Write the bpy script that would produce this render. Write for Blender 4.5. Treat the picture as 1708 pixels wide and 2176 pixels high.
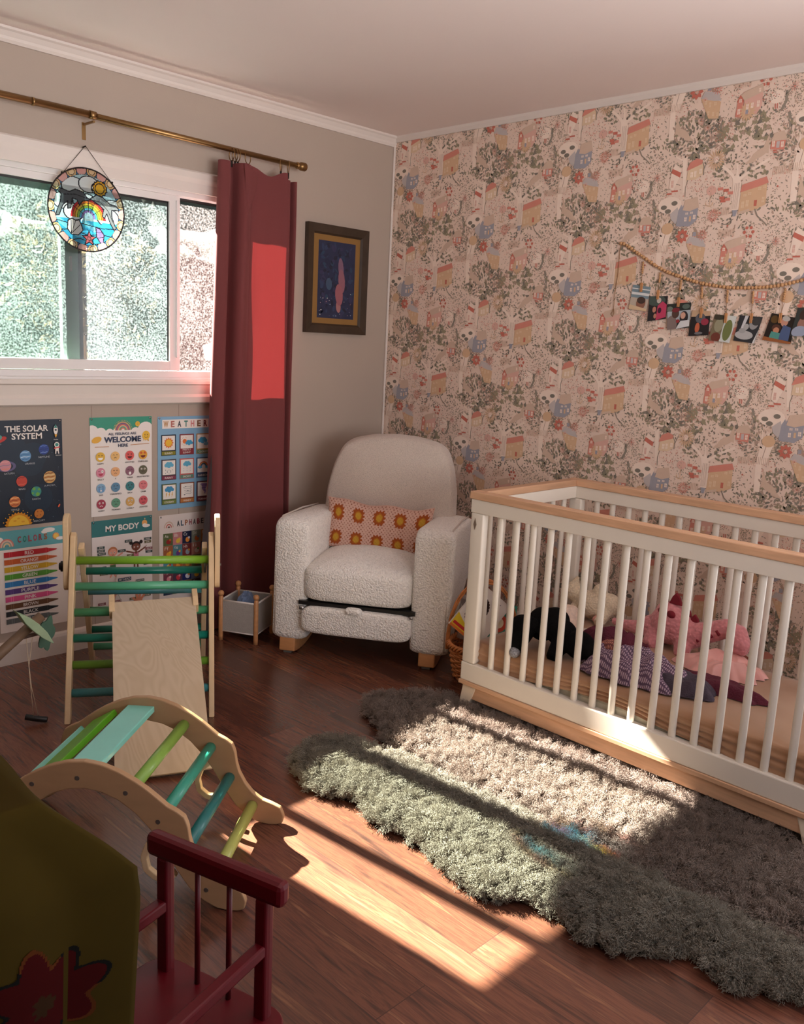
import bpy, bmesh, math, random
import numpy as np
from mathutils import Vector, Matrix, noise as mnoise

# ------------------------------------------------------------------ scene, camera, light
sc = bpy.context.scene
for o in list(bpy.data.objects):
    bpy.data.objects.remove(o)
COL = sc.collection
vs = sc.view_settings
vs.view_transform = 'Standard'; vs.look = 'None'; vs.gamma = 1.0; vs.use_curve_mapping = False
EXPO = 1.5
vs.exposure = EXPO
try:
    sc.cycles.max_bounces = 8; sc.cycles.diffuse_bounces = 5; sc.cycles.glossy_bounces = 3
    sc.cycles.transparent_max_bounces = 16; sc.cycles.transmission_bounces = 4
    sc.cycles.caustics_reflective = False; sc.cycles.caustics_refractive = False
    sc.cycles.sample_clamp_indirect = 6.0
    sc.cycles.use_denoising = True
except Exception:
    pass

def make_camera():
    f, yaw, pitch, roll = 1861.688, math.radians(45.76425), math.radians(-10.87380), math.radians(2.80615)
    cy, sy = math.cos(yaw), math.sin(yaw)
    fw = Vector((sy * math.cos(pitch), cy * math.cos(pitch), math.sin(pitch)))
    rt = Vector((cy, -sy, 0)); up = rt.cross(fw)
    c, s = math.cos(roll), math.sin(roll)
    r2 = rt * c + up * s; u2 = up * c - rt * s
    cd = bpy.data.cameras.new('camera'); co = bpy.data.objects.new('camera', cd); COL.objects.link(co)
    m = Matrix((r2, u2, -fw)).transposed().to_4x4()
    m.translation = Vector((-3.43093, -3.52569, 1.37547))
    co.matrix_world = m
    cd.sensor_fit = 'HORIZONTAL'; cd.sensor_width = 36.0; cd.lens = f * 36.0 / 1708.0
    cd.clip_start = 0.05; cd.clip_end = 100
    sc.camera = co
make_camera()

SUN_DIR = Vector((0.098, -1.0, -0.75)).normalized()
SUN_POWER = 132.0
SKY_POWER = 0.8
DOOR_FILL_POWER = 16.0     # fill lamp added at an unseen door opening in the papered wall
BACK_FILL_POWER = 19.0     # fill lamp added behind the viewer; no window is known there
ld = bpy.data.lights.new('sun', 'SUN'); ld.energy = SUN_POWER; ld.angle = math.radians(0.6); ld.color = (1.0, 0.93, 0.84)
lo = bpy.data.objects.new('sun', ld); COL.objects.link(lo)
lo.rotation_euler = SUN_DIR.to_track_quat('-Z', 'Y').to_euler(); lo.location = (-2, 6, 6)
w = bpy.data.worlds.new('world'); sc.world = w; w.use_nodes = True
nt = w.node_tree; bg = nt.nodes['Background']
bg.inputs['Color'].default_value = (0.62, 0.78, 1.0, 1); bg.inputs['Strength'].default_value = SKY_POWER

def area(name, loc, direction, sx, sy, power, color=(1, 1, 1)):
    a = bpy.data.lights.new(name, 'AREA'); a.shape = 'RECTANGLE'; a.size = sx; a.size_y = sy
    a.energy = power; a.color = color
    o = bpy.data.objects.new(name, a); COL.objects.link(o); o.location = loc
    o.rotation_euler = Vector(direction).to_track_quat('-Z', 'Y').to_euler()
    return o
area('door_fill_lamp', (0.22, -3.55, 1.12), (-1, 0, 0), 0.8, 1.9, DOOR_FILL_POWER, (1.0, 0.97, 0.95))
rear = area('rear_fill_lamp', (-2.2, -4.80, 1.45), (.22, 1, .62), 1.9, 1.2, BACK_FILL_POWER, (1.0, 0.93, 0.90))
rear.data.spread = math.radians(110)   # narrowed spread: the added fill goes up to ceiling and far walls

# ------------------------------------------------------------------ helpers
def L(c):
    r = []
    for x in c[:3]:
        x = x / 255.0
        r.append(x / 12.92 if x <= 0.04045 else ((x + 0.055) / 1.055) ** 2.4)
    return tuple(r) + (1.0,)

def new_mat(name):
    m = bpy.data.materials.new(name); m.use_nodes = True
    n = m.node_tree.nodes; l = m.node_tree.links
    return m, n, l, n['Principled BSDF']

def mapping(n, l, scale, coord='Object'):
    tc = n.new('ShaderNodeTexCoord'); mp = n.new('ShaderNodeMapping')
    mp.inputs['Scale'].default_value = scale
    l.new(tc.outputs[coord], mp.inputs['Vector'])
    return mp

def mat(name, c, rough=0.5, var=0.06, nscale=8.0, stretch=(1, 1, 1), bump=0.0, bscale=60.0, spec=0.5, sheen=0.0,
        coat=0.0, metal=0.0, attr=False, subs=0.0):
    """painted / woven / wooden surface: base colour (sRGB 0-255) with soft noise variation and optional bump"""
    m, n, l, p = new_mat(name)
    p.inputs['Roughness'].default_value = rough
    p.inputs['Specular IOR Level'].default_value = spec
    p.inputs['Metallic'].default_value = metal
    if coat: p.inputs['Coat Weight'].default_value = coat; p.inputs['Coat Roughness'].default_value = 0.12
    if sheen: p.inputs['Sheen Weight'].default_value = sheen; p.inputs['Sheen Roughness'].default_value = 0.5
    mp = mapping(n, l, stretch)
    nz = n.new('ShaderNodeTexNoise'); nz.inputs['Scale'].default_value = nscale; nz.inputs['Detail'].default_value = 4
    l.new(mp.outputs[0], nz.inputs['Vector'])
    mr = n.new('ShaderNodeMapRange'); mr.inputs['From Min'].default_value = 0.25; mr.inputs['From Max'].default_value = 0.75
    mr.inputs['To Min'].default_value = 1 - var; mr.inputs['To Max'].default_value = 1 + var
    l.new(nz.outputs['Fac'], mr.inputs['Value'])
    vm = n.new('ShaderNodeVectorMath'); vm.operation = 'SCALE'
    if attr:
        at = n.new('ShaderNodeAttribute'); at.attribute_name = 'Col'; l.new(at.outputs['Color'], vm.inputs[0])
    else:
        vm.inputs[0].default_value = L(c)[:3]
    l.new(mr.outputs[0], vm.inputs['Scale']); l.new(vm.outputs[0], p.inputs['Base Color'])
    if bump:
        nb = n.new('ShaderNodeTexNoise'); nb.inputs['Scale'].default_value = bscale; nb.inputs['Detail'].default_value = 3
        l.new(mp.outputs[0], nb.inputs['Vector'])
        b = n.new('ShaderNodeBump'); b.inputs['Strength'].default_value = bump; b.inputs['Distance'].default_value = 0.01
        l.new(nb.outputs['Fac'], b.inputs['Height']); l.new(b.outputs[0], p.inputs['Normal'])
    return m

class MB:
    """collects geometry and links it as ONE mesh object"""
    def __init__(s): s.v = []; s.f = []; s.c = []; s.s = []; s.cur = (0.8, 0.8, 0.8, 1)
    def color(s, c): s.cur = L(c); return s
    def add(s, vs_, fs, smooth=False, M=None):
        b = len(s.v)
        for p in vs_:
            p = Vector(p)
            if M is not None: p = M @ p
            s.v.append(tuple(p))
        for f in fs:
            s.f.append(tuple(b + i for i in f)); s.c.append(s.cur); s.s.append(smooth)
        return s
    def box(s, lo_, hi, M=None):
        x0, y0, z0 = lo_; x1, y1, z1 = hi
        vs_ = [(x0, y0, z0), (x1, y0, z0), (x1, y1, z0), (x0, y1, z0), (x0, y0, z1), (x1, y0, z1), (x1, y1, z1), (x0, y1, z1)]
        return s.add(vs_, [(0, 3, 2, 1), (4, 5, 6, 7), (0, 1, 5, 4), (1, 2, 6, 5), (2, 3, 7, 6), (3, 0, 4, 7)], M=M)
    def tube(s, path, r, n=10, cap=True, closed=False, M=None, rs=None):
        P = [Vector(p) for p in path]; vs_ = []; fs = []
        up = Vector((0, 0, 1))
        m = len(P)
        t0 = (P[1] - P[0]).normalized()
        nrm = t0.cross(up)
        if nrm.length < 1e-3: nrm = t0.cross(Vector((1, 0, 0)))
        nrm.normalize()
        for i in range(m):
            if closed: t = (P[(i + 1) % m] - P[i - 1]).normalized()
            else: t = (P[min(i + 1, m - 1)] - P[max(i - 1, 0)]).normalized()
            nrm = (nrm - t * nrm.dot(t)).normalized(); bn = t.cross(nrm)
            rr = rs[i] if rs else r
            for k in range(n):
                a = 2 * math.pi * k / n
                vs_.append(P[i] + (nrm * math.cos(a) + bn * math.sin(a)) * rr)
        for i in range(m if closed else m - 1):
            j = (i + 1) % m
            for k in range(n):
                fs.append((i * n + k, i * n + (k + 1) % n, j * n + (k + 1) % n, j * n + k))
        s.add(vs_, fs, True, M)
        if cap and not closed:
            b = len(s.v) - len(vs_)
            s.f.append(tuple(b + k for k in range(n))[::-1]); s.c.append(s.cur); s.s.append(False)
            s.f.append(tuple(b + (m - 1) * n + k for k in range(n))); s.c.append(s.cur); s.s.append(False)
        return s
    def cyl(s, a, b, r, n=16, r2=None, M=None): return s.tube([a, b], r, n, M=M, rs=[r, r2 if r2 is not None else r])
    def lathe(s, prof, n=24, M=None, smooth=True):
        vs_ = []; fs = []; m = len(prof)
        for r, z in prof:
            for k in range(n):
                a = 2 * math.pi * k / n; vs_.append((r * math.cos(a), r * math.sin(a), z))
        for i in range(m - 1):
            for k in range(n):
                fs.append((i * n + k, i * n + (k + 1) % n, (i + 1) * n + (k + 1) % n, (i + 1) * n + k))
        if prof[0][0] > 1e-6: fs.append(tuple(range(n))[::-1])
        if prof[-1][0] > 1e-6: fs.append(tuple((m - 1) * n + k for k in range(n)))
        return s.add(vs_, fs, smooth, M)
    def ball(s, c, r, n=14, m=9, sc_=(1, 1, 1), M=None):
        prof = []
        T = Matrix.Translation(Vector(c)) @ Matrix.Diagonal((r * sc_[0], r * sc_[1], r * sc_[2], 1))
        if M is not None: T = M @ T
        for i in range(m + 1):
            a = -math.pi / 2 + math.pi * i / m
            prof.append((max(math.cos(a), 0.0) + (1e-7 if i in (0, m) else 0), math.sin(a)))
        return s.lathe(prof, n, T)
    def prism(s, outline, d0, d1, axes=((1, 0, 0), (0, 0, 1), (0, 1, 0)), M=None, org=(0, 0, 0), smooth=False):
        """outline in (a,b), extruded along the third axis from d0 to d1"""
        A, B, D = [Vector(a) for a in axes]; O = Vector(org); n = len(outline)
        vs_ = [O + A * a + B * b + D * d0 for a, b in outline] + [O + A * a + B * b + D * d1 for a, b in outline]
        fs = [tuple(range(n))[::-1], tuple(range(n, 2 * n))] + [(i, (i + 1) % n, n + (i + 1) % n, n + i) for i in range(n)]
        return s.add(vs_, fs, smooth, M)
    def grid(s, nu, nv, fn, smooth=True, cfn=None, closeu=False):
        b = len(s.v)
        for i in range(nu + (0 if closeu else 1)):
            for j in range(nv + 1): s.v.append(tuple(fn(i / nu, j / nv)))
        R = nu if closeu else nu + 1
        for i in range(nu):
            for j in range(nv):
                i2 = (i + 1) % R
                s.f.append((b + i * (nv + 1) + j, b + i2 * (nv + 1) + j, b + i2 * (nv + 1) + j + 1, b + i * (nv + 1) + j + 1))
                s.c.append(L(cfn((i + .5) / nu, (j + .5) / nv)) if cfn else s.cur); s.s.append(smooth)
        return s
    def build(s, name, m, parent=None, bevel=0.0, bseg=2, subsurf=0, attr=False, fixn=True, remesh=0.0, solid=0.0):
        me = bpy.data.meshes.new(name); me.from_pydata(s.v, [], s.f); me.update()
        if fixn:
            bm = bmesh.new(); bm.from_mesh(me); bmesh.ops.recalc_face_normals(bm, faces=bm.faces); bm.to_mesh(me); bm.free()
        if attr:
            ca = me.color_attributes.new('Col', 'FLOAT_COLOR', 'CORNER')
            buf = []
            for poly, c in zip(me.polygons, s.c): buf.extend(list(c) * poly.loop_total)
            ca.data.foreach_set('color', buf)
        me.polygons.foreach_set('use_smooth', s.s if not remesh else [True] * len(me.polygons))
        if m is not None:
            for mm in (m if isinstance(m, (list, tuple)) else [m]): me.materials.append(mm)
        o = bpy.data.objects.new(name, me); COL.objects.link(o)
        if parent is not None: o.parent = parent
        if remesh:
            md = o.modifiers.new('remesh', 'REMESH'); md.mode = 'VOXEL'; md.voxel_size = remesh; md.use_smooth_shade = True
            md = o.modifiers.new('smooth', 'SMOOTH'); md.iterations = 6; md.factor = 0.6
        if solid:
            md = o.modifiers.new('thick', 'SOLIDIFY'); md.thickness = solid; md.offset = 0
        if bevel:
            md = o.modifiers.new('bevel', 'BEVEL'); md.width = bevel; md.segments = bseg; md.limit_method = 'ANGLE'
            md.angle_limit = math.radians(35); md.harden_normals = False
            me.polygons.foreach_set('use_smooth', [bseg > 2 or x for x in s.s])
        if subsurf:
            md = o.modifiers.new('sub', 'SUBSURF'); md.levels = subsurf; md.render_levels = subsurf
        return o

def tag(o, label=None, cat=None, group=None, kind=None):
    if label: o['label'] = label
    if cat: o['category'] = cat
    if group: o['group'] = group
    if kind: o['kind'] = kind
    return o

def thing(name, label, cat, loc=(0, 0, 0), rz=0.0, group=None, M=None):
    o = bpy.data.objects.new(name, None); COL.objects.link(o)
    o.empty_display_size = 0.05
    o.location = loc; o.rotation_euler = (0, 0, rz)
    return tag(o, label, cat, group)

def struct(o): o['kind'] = 'structure'; return o

def copy_tree(o, parent=None):
    c = o.copy(); COL.objects.link(c)
    if parent is not None: c.parent = parent
    for ch in [x for x in bpy.data.objects if x.parent == o]: copy_tree(ch, c)
    return c

rnd = random.Random(7)

# flat printing: coloured polygons stacked a hair apart on a surface
_text_cache = {}
def text_mesh(txt, bold=0.0):
    k = (txt, bold)
    if k in _text_cache: return _text_cache[k]
    cu = bpy.data.curves.new('t', 'FONT'); cu.body = txt; cu.size = 1.0; cu.resolution_u = 3; cu.offset = bold
    cu.align_x = 'CENTER'; cu.align_y = 'CENTER'
    o = bpy.data.objects.new('t', cu); COL.objects.link(o)
    dg = bpy.context.evaluated_depsgraph_get(); dg.update()
    me = bpy.data.meshes.new_from_object(o.evaluated_get(dg))
    vs_ = [(v.co.x, v.co.y) for v in me.vertices]; fs = [tuple(p.vertices) for p in me.polygons]
    bpy.data.objects.remove(o); bpy.data.curves.remove(cu); bpy.data.meshes.remove(me)
    _text_cache[k] = (vs_, fs)
    return vs_, fs

class Print(MB):
    """2D artwork; fn(x, y, h) gives the 3D point, h is a tiny lift that keeps later ink above earlier ink"""
    def __init__(s, fn, step=0.00024): super().__init__(); s.base = fn; s.h = 0.0; s.step = step; s.k = 0
    def fn(s, x, y, h): return s.base(x, y, h + (s.k % 22) * 1.0e-5)
    def tick(s): s.k += 1
    def up(s, k=1): s.h += s.step * k; return s
    def add(s, *a, **k): s.tick(); return super().add(*a, **k)
    def poly(s, pts, c=None, h=None):
        if c is not None: s.cur = L(c)
        h = s.h if h is None else h
        return s.add([s.fn(x, y, h) for x, y in pts], [tuple(range(len(pts)))])
    def rect(s, x0, y0, x1, y1, c=None): return s.poly([(x0, y0), (x1, y0), (x1, y1), (x0, y1)], c)
    def rrect(s, x0, y0, x1, y1, r, c=None):
        p = []
        for cx, cy, a0 in ((x1 - r, y1 - r, 0), (x0 + r, y1 - r, 90), (x0 + r, y0 + r, 180), (x1 - r, y0 + r, 270)):
            for k in range(4): a = math.radians(a0 + 30 * k); p.append((cx + r * math.cos(a), cy + r * math.sin(a)))
        return s.poly(p, c)
    def ell(s, cx, cy, rx, ry=None, c=None, n=20, rot=0.0, a0=0, a1=360):
        ry = rx if ry is None else ry; p = []
        cr, sr = math.cos(rot), math.sin(rot)
        full = abs(a1 - a0) >= 360
        for k in range(n if full else n + 1):
            a = math.radians(a0 + (a1 - a0) * k / n); x = rx * math.cos(a); y = ry * math.sin(a)
            p.append((cx + x * cr - y * sr, cy + x * sr + y * cr))
        return s.poly(p, c)
    def ring(s, cx, cy, r0, r1, c=None, a0=0, a1=360, n=24, sy=1.0):
        if c is not None: s.cur = L(c)
        vs_ = []; fs = []
        for k in range(n + 1):
            a = math.radians(a0 + (a1 - a0) * k / n)
            vs_.append(s.fn(cx + r0 * math.cos(a), cy + r0 * math.sin(a) * sy, s.h)); vs_.append(s.fn(cx + r1 * math.cos(a), cy + r1 * math.sin(a) * sy, s.h))
        for k in range(n): fs.append((2 * k, 2 * k + 1, 2 * k + 3, 2 * k + 2))
        return s.add(vs_, fs)
    def line(s, pts, wd, c=None):
        if c is not None: s.cur = L(c)
        for (xa, ya), (xb, yb) in zip(pts[:-1], pts[1:]):
            dx, dy = xb - xa, yb - ya; d = math.hypot(dx, dy) or 1; nx, ny = -dy / d * wd / 2, dx / d * wd / 2
            s.add([s.fn(x, y, s.h) for x, y in ((xa - nx, ya - ny), (xb - nx, yb - ny), (xb + nx, yb + ny), (xa + nx, ya + ny))], [(0, 1, 2, 3)])
        return s
    def leaf(s, x, y, ln, wd, ang, c=None):
        if c is not None: s.cur = L(c)
        ca, sa = math.cos(ang), math.sin(ang)
        pts = ((0, 0), (.3, .42), (.62, .42), (1, 0), (.62, -.42), (.3, -.42))
        return s.add([s.fn(x + ln * a * ca - wd * b * sa, y + ln * a * sa + wd * b * ca, s.h) for a, b in pts], [(0, 1, 2, 3, 4, 5)])
    def star(s, x, y, r0, r1, n, c=None, rot=0.0):
        p = []
        for k in range(2 * n):
            r = r1 if k % 2 == 0 else r0; a = rot + math.pi * k / n; p.append((x + r * math.cos(a), y + r * math.sin(a)))
        return s.poly(p, c)
    def text(s, txt, x, y, size, c=None, bold=0.0, wscale=1.0, slope=0.0):
        if c is not None: s.cur = L(c)
        vs_, fs = text_mesh(txt, bold)
        return s.add([s.fn(x + a * size * wscale, y + b * size + a * size * slope, s.h) for a, b in vs_], fs)
    def words(s, txt, x, y, width, height, c=None, bold=0.02, slope=0.0):
        vs_, fs = text_mesh(txt, bold)
        xs = [a for a, b in vs_]; ys = [b for a, b in vs_]
        w0 = max(xs) - min(xs); h0 = max(ys) - min(ys); mx = (max(xs) + min(xs)) / 2; my = (max(ys) + min(ys)) / 2
        if c is not None: s.cur = L(c)
        return s.add([s.fn(x + (a - mx) / w0 * width, y + (b - my) / h0 * height + (a - mx) / w0 * width * slope, s.h) for a, b in vs_], fs)

# ------------------------------------------------------------------ materials
M = {}
M['wall'] = mat('wall_paint', (176, 161, 148), 0.75, 0.015, 3, bump=0.04, bscale=160)
M['ceil'] = mat('ceiling_paint', (236, 222, 216), 0.8, 0.012, 2, bump=0.03, bscale=120)
M['trim'] = mat('trim_paint', (222, 212, 204), 0.45, 0.02, 6)
M['vinyl'] = mat('window_vinyl', (226, 222, 220), 0.35, 0.01, 6)
M['white'] = mat('crib_white_paint', (224, 216, 203), 0.38, 0.02, 6)
M['maple'] = mat('maple_wood', (206, 164, 130), 0.42, 0.14, 6, (14, 1.2, 14), bump=0.03, bscale=30)
M['birch'] = mat('birch_plywood', (214, 186, 146), 0.45, 0.09, 4, (10, 10, 2.0), bump=0.02, bscale=30)
M['rubwood'] = mat('rubberwood', (196, 140, 92), 0.4, 0.13, 5, (3, 12, 12))
M['boucle'] = None
M['brass'] = mat('brushed_brass', (150, 118, 78), 0.38, 0.04, 30, metal=1.0)
M['darkmetal'] = mat('dark_metal', (48, 44, 42), 0.35, 0.03, metal=0.8)
M['steel'] = mat('steel', (170, 170, 170), 0.3, 0.03, metal=1.0)
M['black'] = mat('black_plastic', (18, 18, 20), 0.35, 0.03)
M['print'] = mat('glossy_print', (255, 255, 255), 0.34, 0.0, attr=True, spec=0.5, bump=0.05, bscale=9)
M['print_matte'] = mat('matte_print', (255, 255, 255), 0.7, 0.03, 5, attr=True, spec=0.25)
M['photo'] = mat('photo_print', (255, 255, 255), 0.4, 0.0, attr=True)

def mat_floor():
    m, n, l, p = new_mat('laminate_floor')
    tc = n.new('ShaderNodeTexCoord'); sp = n.new('ShaderNodeSeparateXYZ'); l.new(tc.outputs['Object'], sp.inputs[0])
    cb = n.new('ShaderNodeCombineXYZ'); ad = n.new('ShaderNodeMath'); ad.operation = 'ADD'; ad.inputs[1].default_value = 1.85
    l.new(sp.outputs['X'], ad.inputs[0]); l.new(sp.outputs['Y'], cb.inputs['X']); l.new(ad.outputs[0], cb.inputs['Y'])
    br = n.new('ShaderNodeTexBrick'); br.offset = 0.37; br.offset_frequency = 2; br.squash = 1.0
    br.inputs['Scale'].default_value = 1.0; br.inputs['Brick Width'].default_value = 1.21; br.inputs['Row Height'].default_value = 0.15
    br.inputs['Mortar Size'].default_value = 0.0011; br.inputs['Mortar Smooth'].default_value = 0.1; br.inputs['Bias'].default_value = 0.0
    br.inputs['Color1'].default_value = (0, 0, 0, 1); br.inputs['Color2'].default_value = (1, 1, 1, 1); br.inputs['Mortar'].default_value = (0.5, 0.5, 0.5, 1)
    l.new(cb.outputs[0], br.inputs['Vector'])
    # grain, shifted per plank
    sc3 = n.new('ShaderNodeVectorMath'); sc3.operation = 'MULTIPLY'; sc3.inputs[1].default_value = (0.0, 7.3, 11.0)
    l.new(br.outputs['Color'], sc3.inputs[0])
    mp = n.new('ShaderNodeMapping'); mp.inputs['Scale'].default_value = (17, 1.5, 1)
    l.new(tc.outputs['Object'], mp.inputs['Vector'])
    av = n.new('ShaderNodeVectorMath'); av.operation = 'ADD'; l.new(mp.outputs[0], av.inputs[0]); l.new(sc3.outputs[0], av.inputs[1])
    nz = n.new('ShaderNodeTexNoise'); nz.inputs['Scale'].default_value = 1.0; nz.inputs['Detail'].default_value = 7; nz.inputs['Roughness'].default_value = 0.62; nz.inputs['Distortion'].default_value = 1.3
    l.new(av.outputs[0], nz.inputs['Vector'])
    mp2 = n.new('ShaderNodeMapping'); mp2.inputs['Scale'].default_value = (120, 6, 1); l.new(tc.outputs['Object'], mp2.inputs['Vector'])
    n2 = n.new('ShaderNodeTexNoise'); n2.inputs['Scale'].default_value = 1.0; n2.inputs['Detail'].default_value = 4
    l.new(mp2.outputs[0], n2.inputs['Vector'])
    mx = n.new('ShaderNodeMath'); mx.operation = 'MULTIPLY_ADD'; mx.inputs[1].default_value = 0.35; l.new(n2.outputs['Fac'], mx.inputs[0])
    m2 = n.new('ShaderNodeMath'); m2.operation = 'MULTIPLY'; m2.inputs[1].default_value = 0.75; l.new(nz.outputs['Fac'], m2.inputs[0])
    l.new(m2.outputs[0], mx.inputs[2])
    cr = n.new('ShaderNodeValToRGB'); e = cr.color_ramp.elements
    e[0].position = 0.34; e[0].color = L((50, 33, 30)); e[1].position = 0.74; e[1].color = L((158, 106, 76))
    for pos, c in ((0.46, (86, 54, 44)), (0.56, (120, 74, 56)), (0.62, (98, 60, 48))):
        x = e.new(pos); x.color = L(c)
    l.new(mx.outputs[0], cr.inputs['Fac'])
    # plank tone
    mr = n.new('ShaderNodeMapRange'); mr.inputs['To Min'].default_value = 0.55; mr.inputs['To Max'].default_value = 1.05
    l.new(br.outputs['Color'], mr.inputs['Value'])
    vm = n.new('ShaderNodeVectorMath'); vm.operation = 'SCALE'; l.new(cr.outputs['Color'], vm.inputs[0]); l.new(mr.outputs[0], vm.inputs['Scale'])
    mm = n.new('ShaderNodeMix'); mm.data_type = 'RGBA'; l.new(br.outputs['Fac'], mm.inputs['Factor'])
    l.new(vm.outputs[0], mm.inputs['A']); mm.inputs['B'].default_value = L((70, 44, 38))
    l.new(mm.outputs['Result'], p.inputs['Base Color'])
    p.inputs['Roughness'].default_value = 0.27; p.inputs['Specular IOR Level'].default_value = 0.8
    b = n.new('ShaderNodeBump'); b.inputs['Strength'].default_value = 0.12; b.inputs['Distance'].default_value = 0.004
    l.new(mx.outputs[0], b.inputs['Height']); l.new(b.outputs[0], p.inputs['Normal'])
    return m
M['floor'] = mat_floor()

def mat_pane(name, tint, lo, hi, amount, scale):
    """window glass with a privacy film: mostly clear to the sun, with a fine sparkling grain that scatters it"""
    m = bpy.data.materials.new(name); m.use_nodes = True; n = m.node_tree.nodes; l = m.node_tree.links; n.clear()
    out = n.new('ShaderNodeOutputMaterial')
    mp = mapping(n, l, (1, 1, 1))
    no = n.new('ShaderNodeTexNoise'); no.inputs['Scale'].default_value = scale; no.inputs['Detail'].default_value = 1.5
    l.new(mp.outputs[0], no.inputs['Vector'])
    nb = n.new('ShaderNodeTexNoise'); nb.inputs['Scale'].default_value = 5.0; nb.inputs['Detail'].default_value = 3
    l.new(mp.outputs[0], nb.inputs['Vector'])
    ad = n.new('ShaderNodeMath'); ad.operation = 'MULTIPLY_ADD'; ad.inputs[1].default_value = .35; l.new(nb.outputs['Fac'], ad.inputs[0]); l.new(no.outputs['Fac'], ad.inputs[2])
    mr = n.new('ShaderNodeMapRange'); mr.inputs['From Min'].default_value = 0.56; mr.inputs['From Max'].default_value = 0.84
    l.new(ad.outputs[0], mr.inputs['Value'])
    mc = n.new('ShaderNodeMix'); mc.data_type = 'RGBA'; mc.inputs['A'].default_value = lo; mc.inputs['B'].default_value = hi; l.new(mr.outputs[0], mc.inputs['Factor'])
    tr = n.new('ShaderNodeBsdfTransparent'); tr.inputs['Color'].default_value = tint
    tl = n.new('ShaderNodeBsdfTranslucent'); l.new(mc.outputs['Result'], tl.inputs['Color'])
    m1 = n.new('ShaderNodeMixShader'); m1.inputs[0].default_value = amount; l.new(tr.outputs[0], m1.inputs[1]); l.new(tl.outputs[0], m1.inputs[2])
    gl = n.new('ShaderNodeBsdfGlossy'); gl.inputs['Roughness'].default_value = 0.15
    m2 = n.new('ShaderNodeMixShader'); m2.inputs[0].default_value = 0.04
    l.new(m1.outputs[0], m2.inputs[1]); l.new(gl.outputs[0], m2.inputs[2]); l.new(m2.outputs[0], out.inputs[0])
    return m
M['pane_clear'] = mat_pane('frosted_pane', (0.94, 0.93, 0.92, 1), (.0025, .0025, .0026, 1), (.040, .037, .037, 1), .45, 135)
M['pane_green'] = mat_pane('frosted_pane_green', (0.95, 0.97, 0.95, 1), (.0022, .003, .003, 1), (.031, .039, .040, 1), .45, 135)

# ------------------------------------------------------------------ room shell
H = 2.44; XL = -4.5; YB = -4.75
WX0, WX1, WZ0, WZ1 = -2.40, -0.79, 1.165, 1.99      # window opening in wall Y = 0
struct(MB().box((XL, YB, -0.06), (0, 0.0, 0)).build('floor', M['floor']))
struct(MB().box((XL - .1, YB - .1, H), (0.1, 0.12, H + 0.08)).build('ceiling', M['ceil']))
b = MB()
b.box((XL, 0, 0), (WX0, .12, H)); b.box((WX1, 0, 0), (0.0, .12, H)); b.box((WX0, 0, 0), (WX1, .12, WZ0)); b.box((WX0, 0, WZ1), (WX1, .12, H))
wl = struct(b.build('wall_left', M['wall']))
g = MB().color((120, 105, 95))
for x in (-1.712, -1.295, -2.13): g.box((x - .0012, -.0006, .09), (x + .0012, 0.0005, 1.06))
g.build('panel_groove', mat('groove_dark', (150, 132, 120), 0.9), wl)
b = MB()
DY0, DY1 = -4.0, -3.1                              # unseen door opening in the papered wall, added for the fill lamp
b.box((0, DY1, 0), (.12, 0.12, H)); b.box((0, YB, 0), (.12, DY0, H)); b.box((0, DY0, 2.1), (.12, DY1, H)); b.box((0, DY0, 0), (.12, DY1, .12))
wr = struct(b.build('wall_right', M['wall']))
b = MB()
b.box((XL, YB - .12, 0), (-3.2, YB, H)); b.box((-1.2, YB - .12, 0), (.12, YB, H)); b.box((-3.2, YB - .12, 0), (-1.2, YB, .8)); b.box((-3.2, YB - .12, 2.1), (-1.2, YB, H))
struct(b.build('wall_back', M['wall']))
struct(MB().box((XL - .12, YB, 0), (XL, .12, H)).build('wall_far_left', M['wall']))

# crown strips, baseboards, corner bead
def profile_run(name, prof, p0, p1, nrm, m):
    """prof in (out, z); runs from p0 to p1 on a wall whose inward normal is nrm"""
    p0 = Vector(p0); p1 = Vector(p1); nn = Vector(nrm); k = len(prof)
    vs_ = [p0 + nn * a + Vector((0, 0, z)) for a, z in prof] + [p1 + nn * a + Vector((0, 0, z)) for a, z in prof]
    fs = [(i, (i + 1) % k, k + (i + 1) % k, k + i) for i in range(k)] + [tuple(range(k))[::-1], tuple(range(k, 2 * k))]
    return struct(MB().add(vs_, fs).build(name, m))
crown = [(0, H), (0, H - .05), (.008, H - .05), (.014, H - .04), (.016, H - .03), (.026, H - .014), (.034, H - .008), (.036, H)]
profile_run('trim_1', crown, (XL, 0, 0), (0, 0, 0), (0, -1, 0), M['trim'])
crown2 = [(0, H), (0, H - .028), (.01, H - .028), (.02, H - .012), (.022, H)]
profile_run('trim_2', crown2, (0, -0.0, 0), (0, YB, 0), (-1, 0, 0), M['trim'])
base = [(0, 0), (.016, 0), (.016, .078), (.012, .09), (.006, .096), (0, .096)]
profile_run('baseboard_left', base, (XL, 0, 0), (0, 0, 0), (0, -1, 0), M['trim'])
profile_run('baseboard_right', base, (0, 0, 0), (0, DY1, 0), (-1, 0, 0), M['trim'])
struct(MB().box((-.012, -.012, .09), (0, 0, H - .04)).build('trim_3', M['trim'], bevel=.004))

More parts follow.
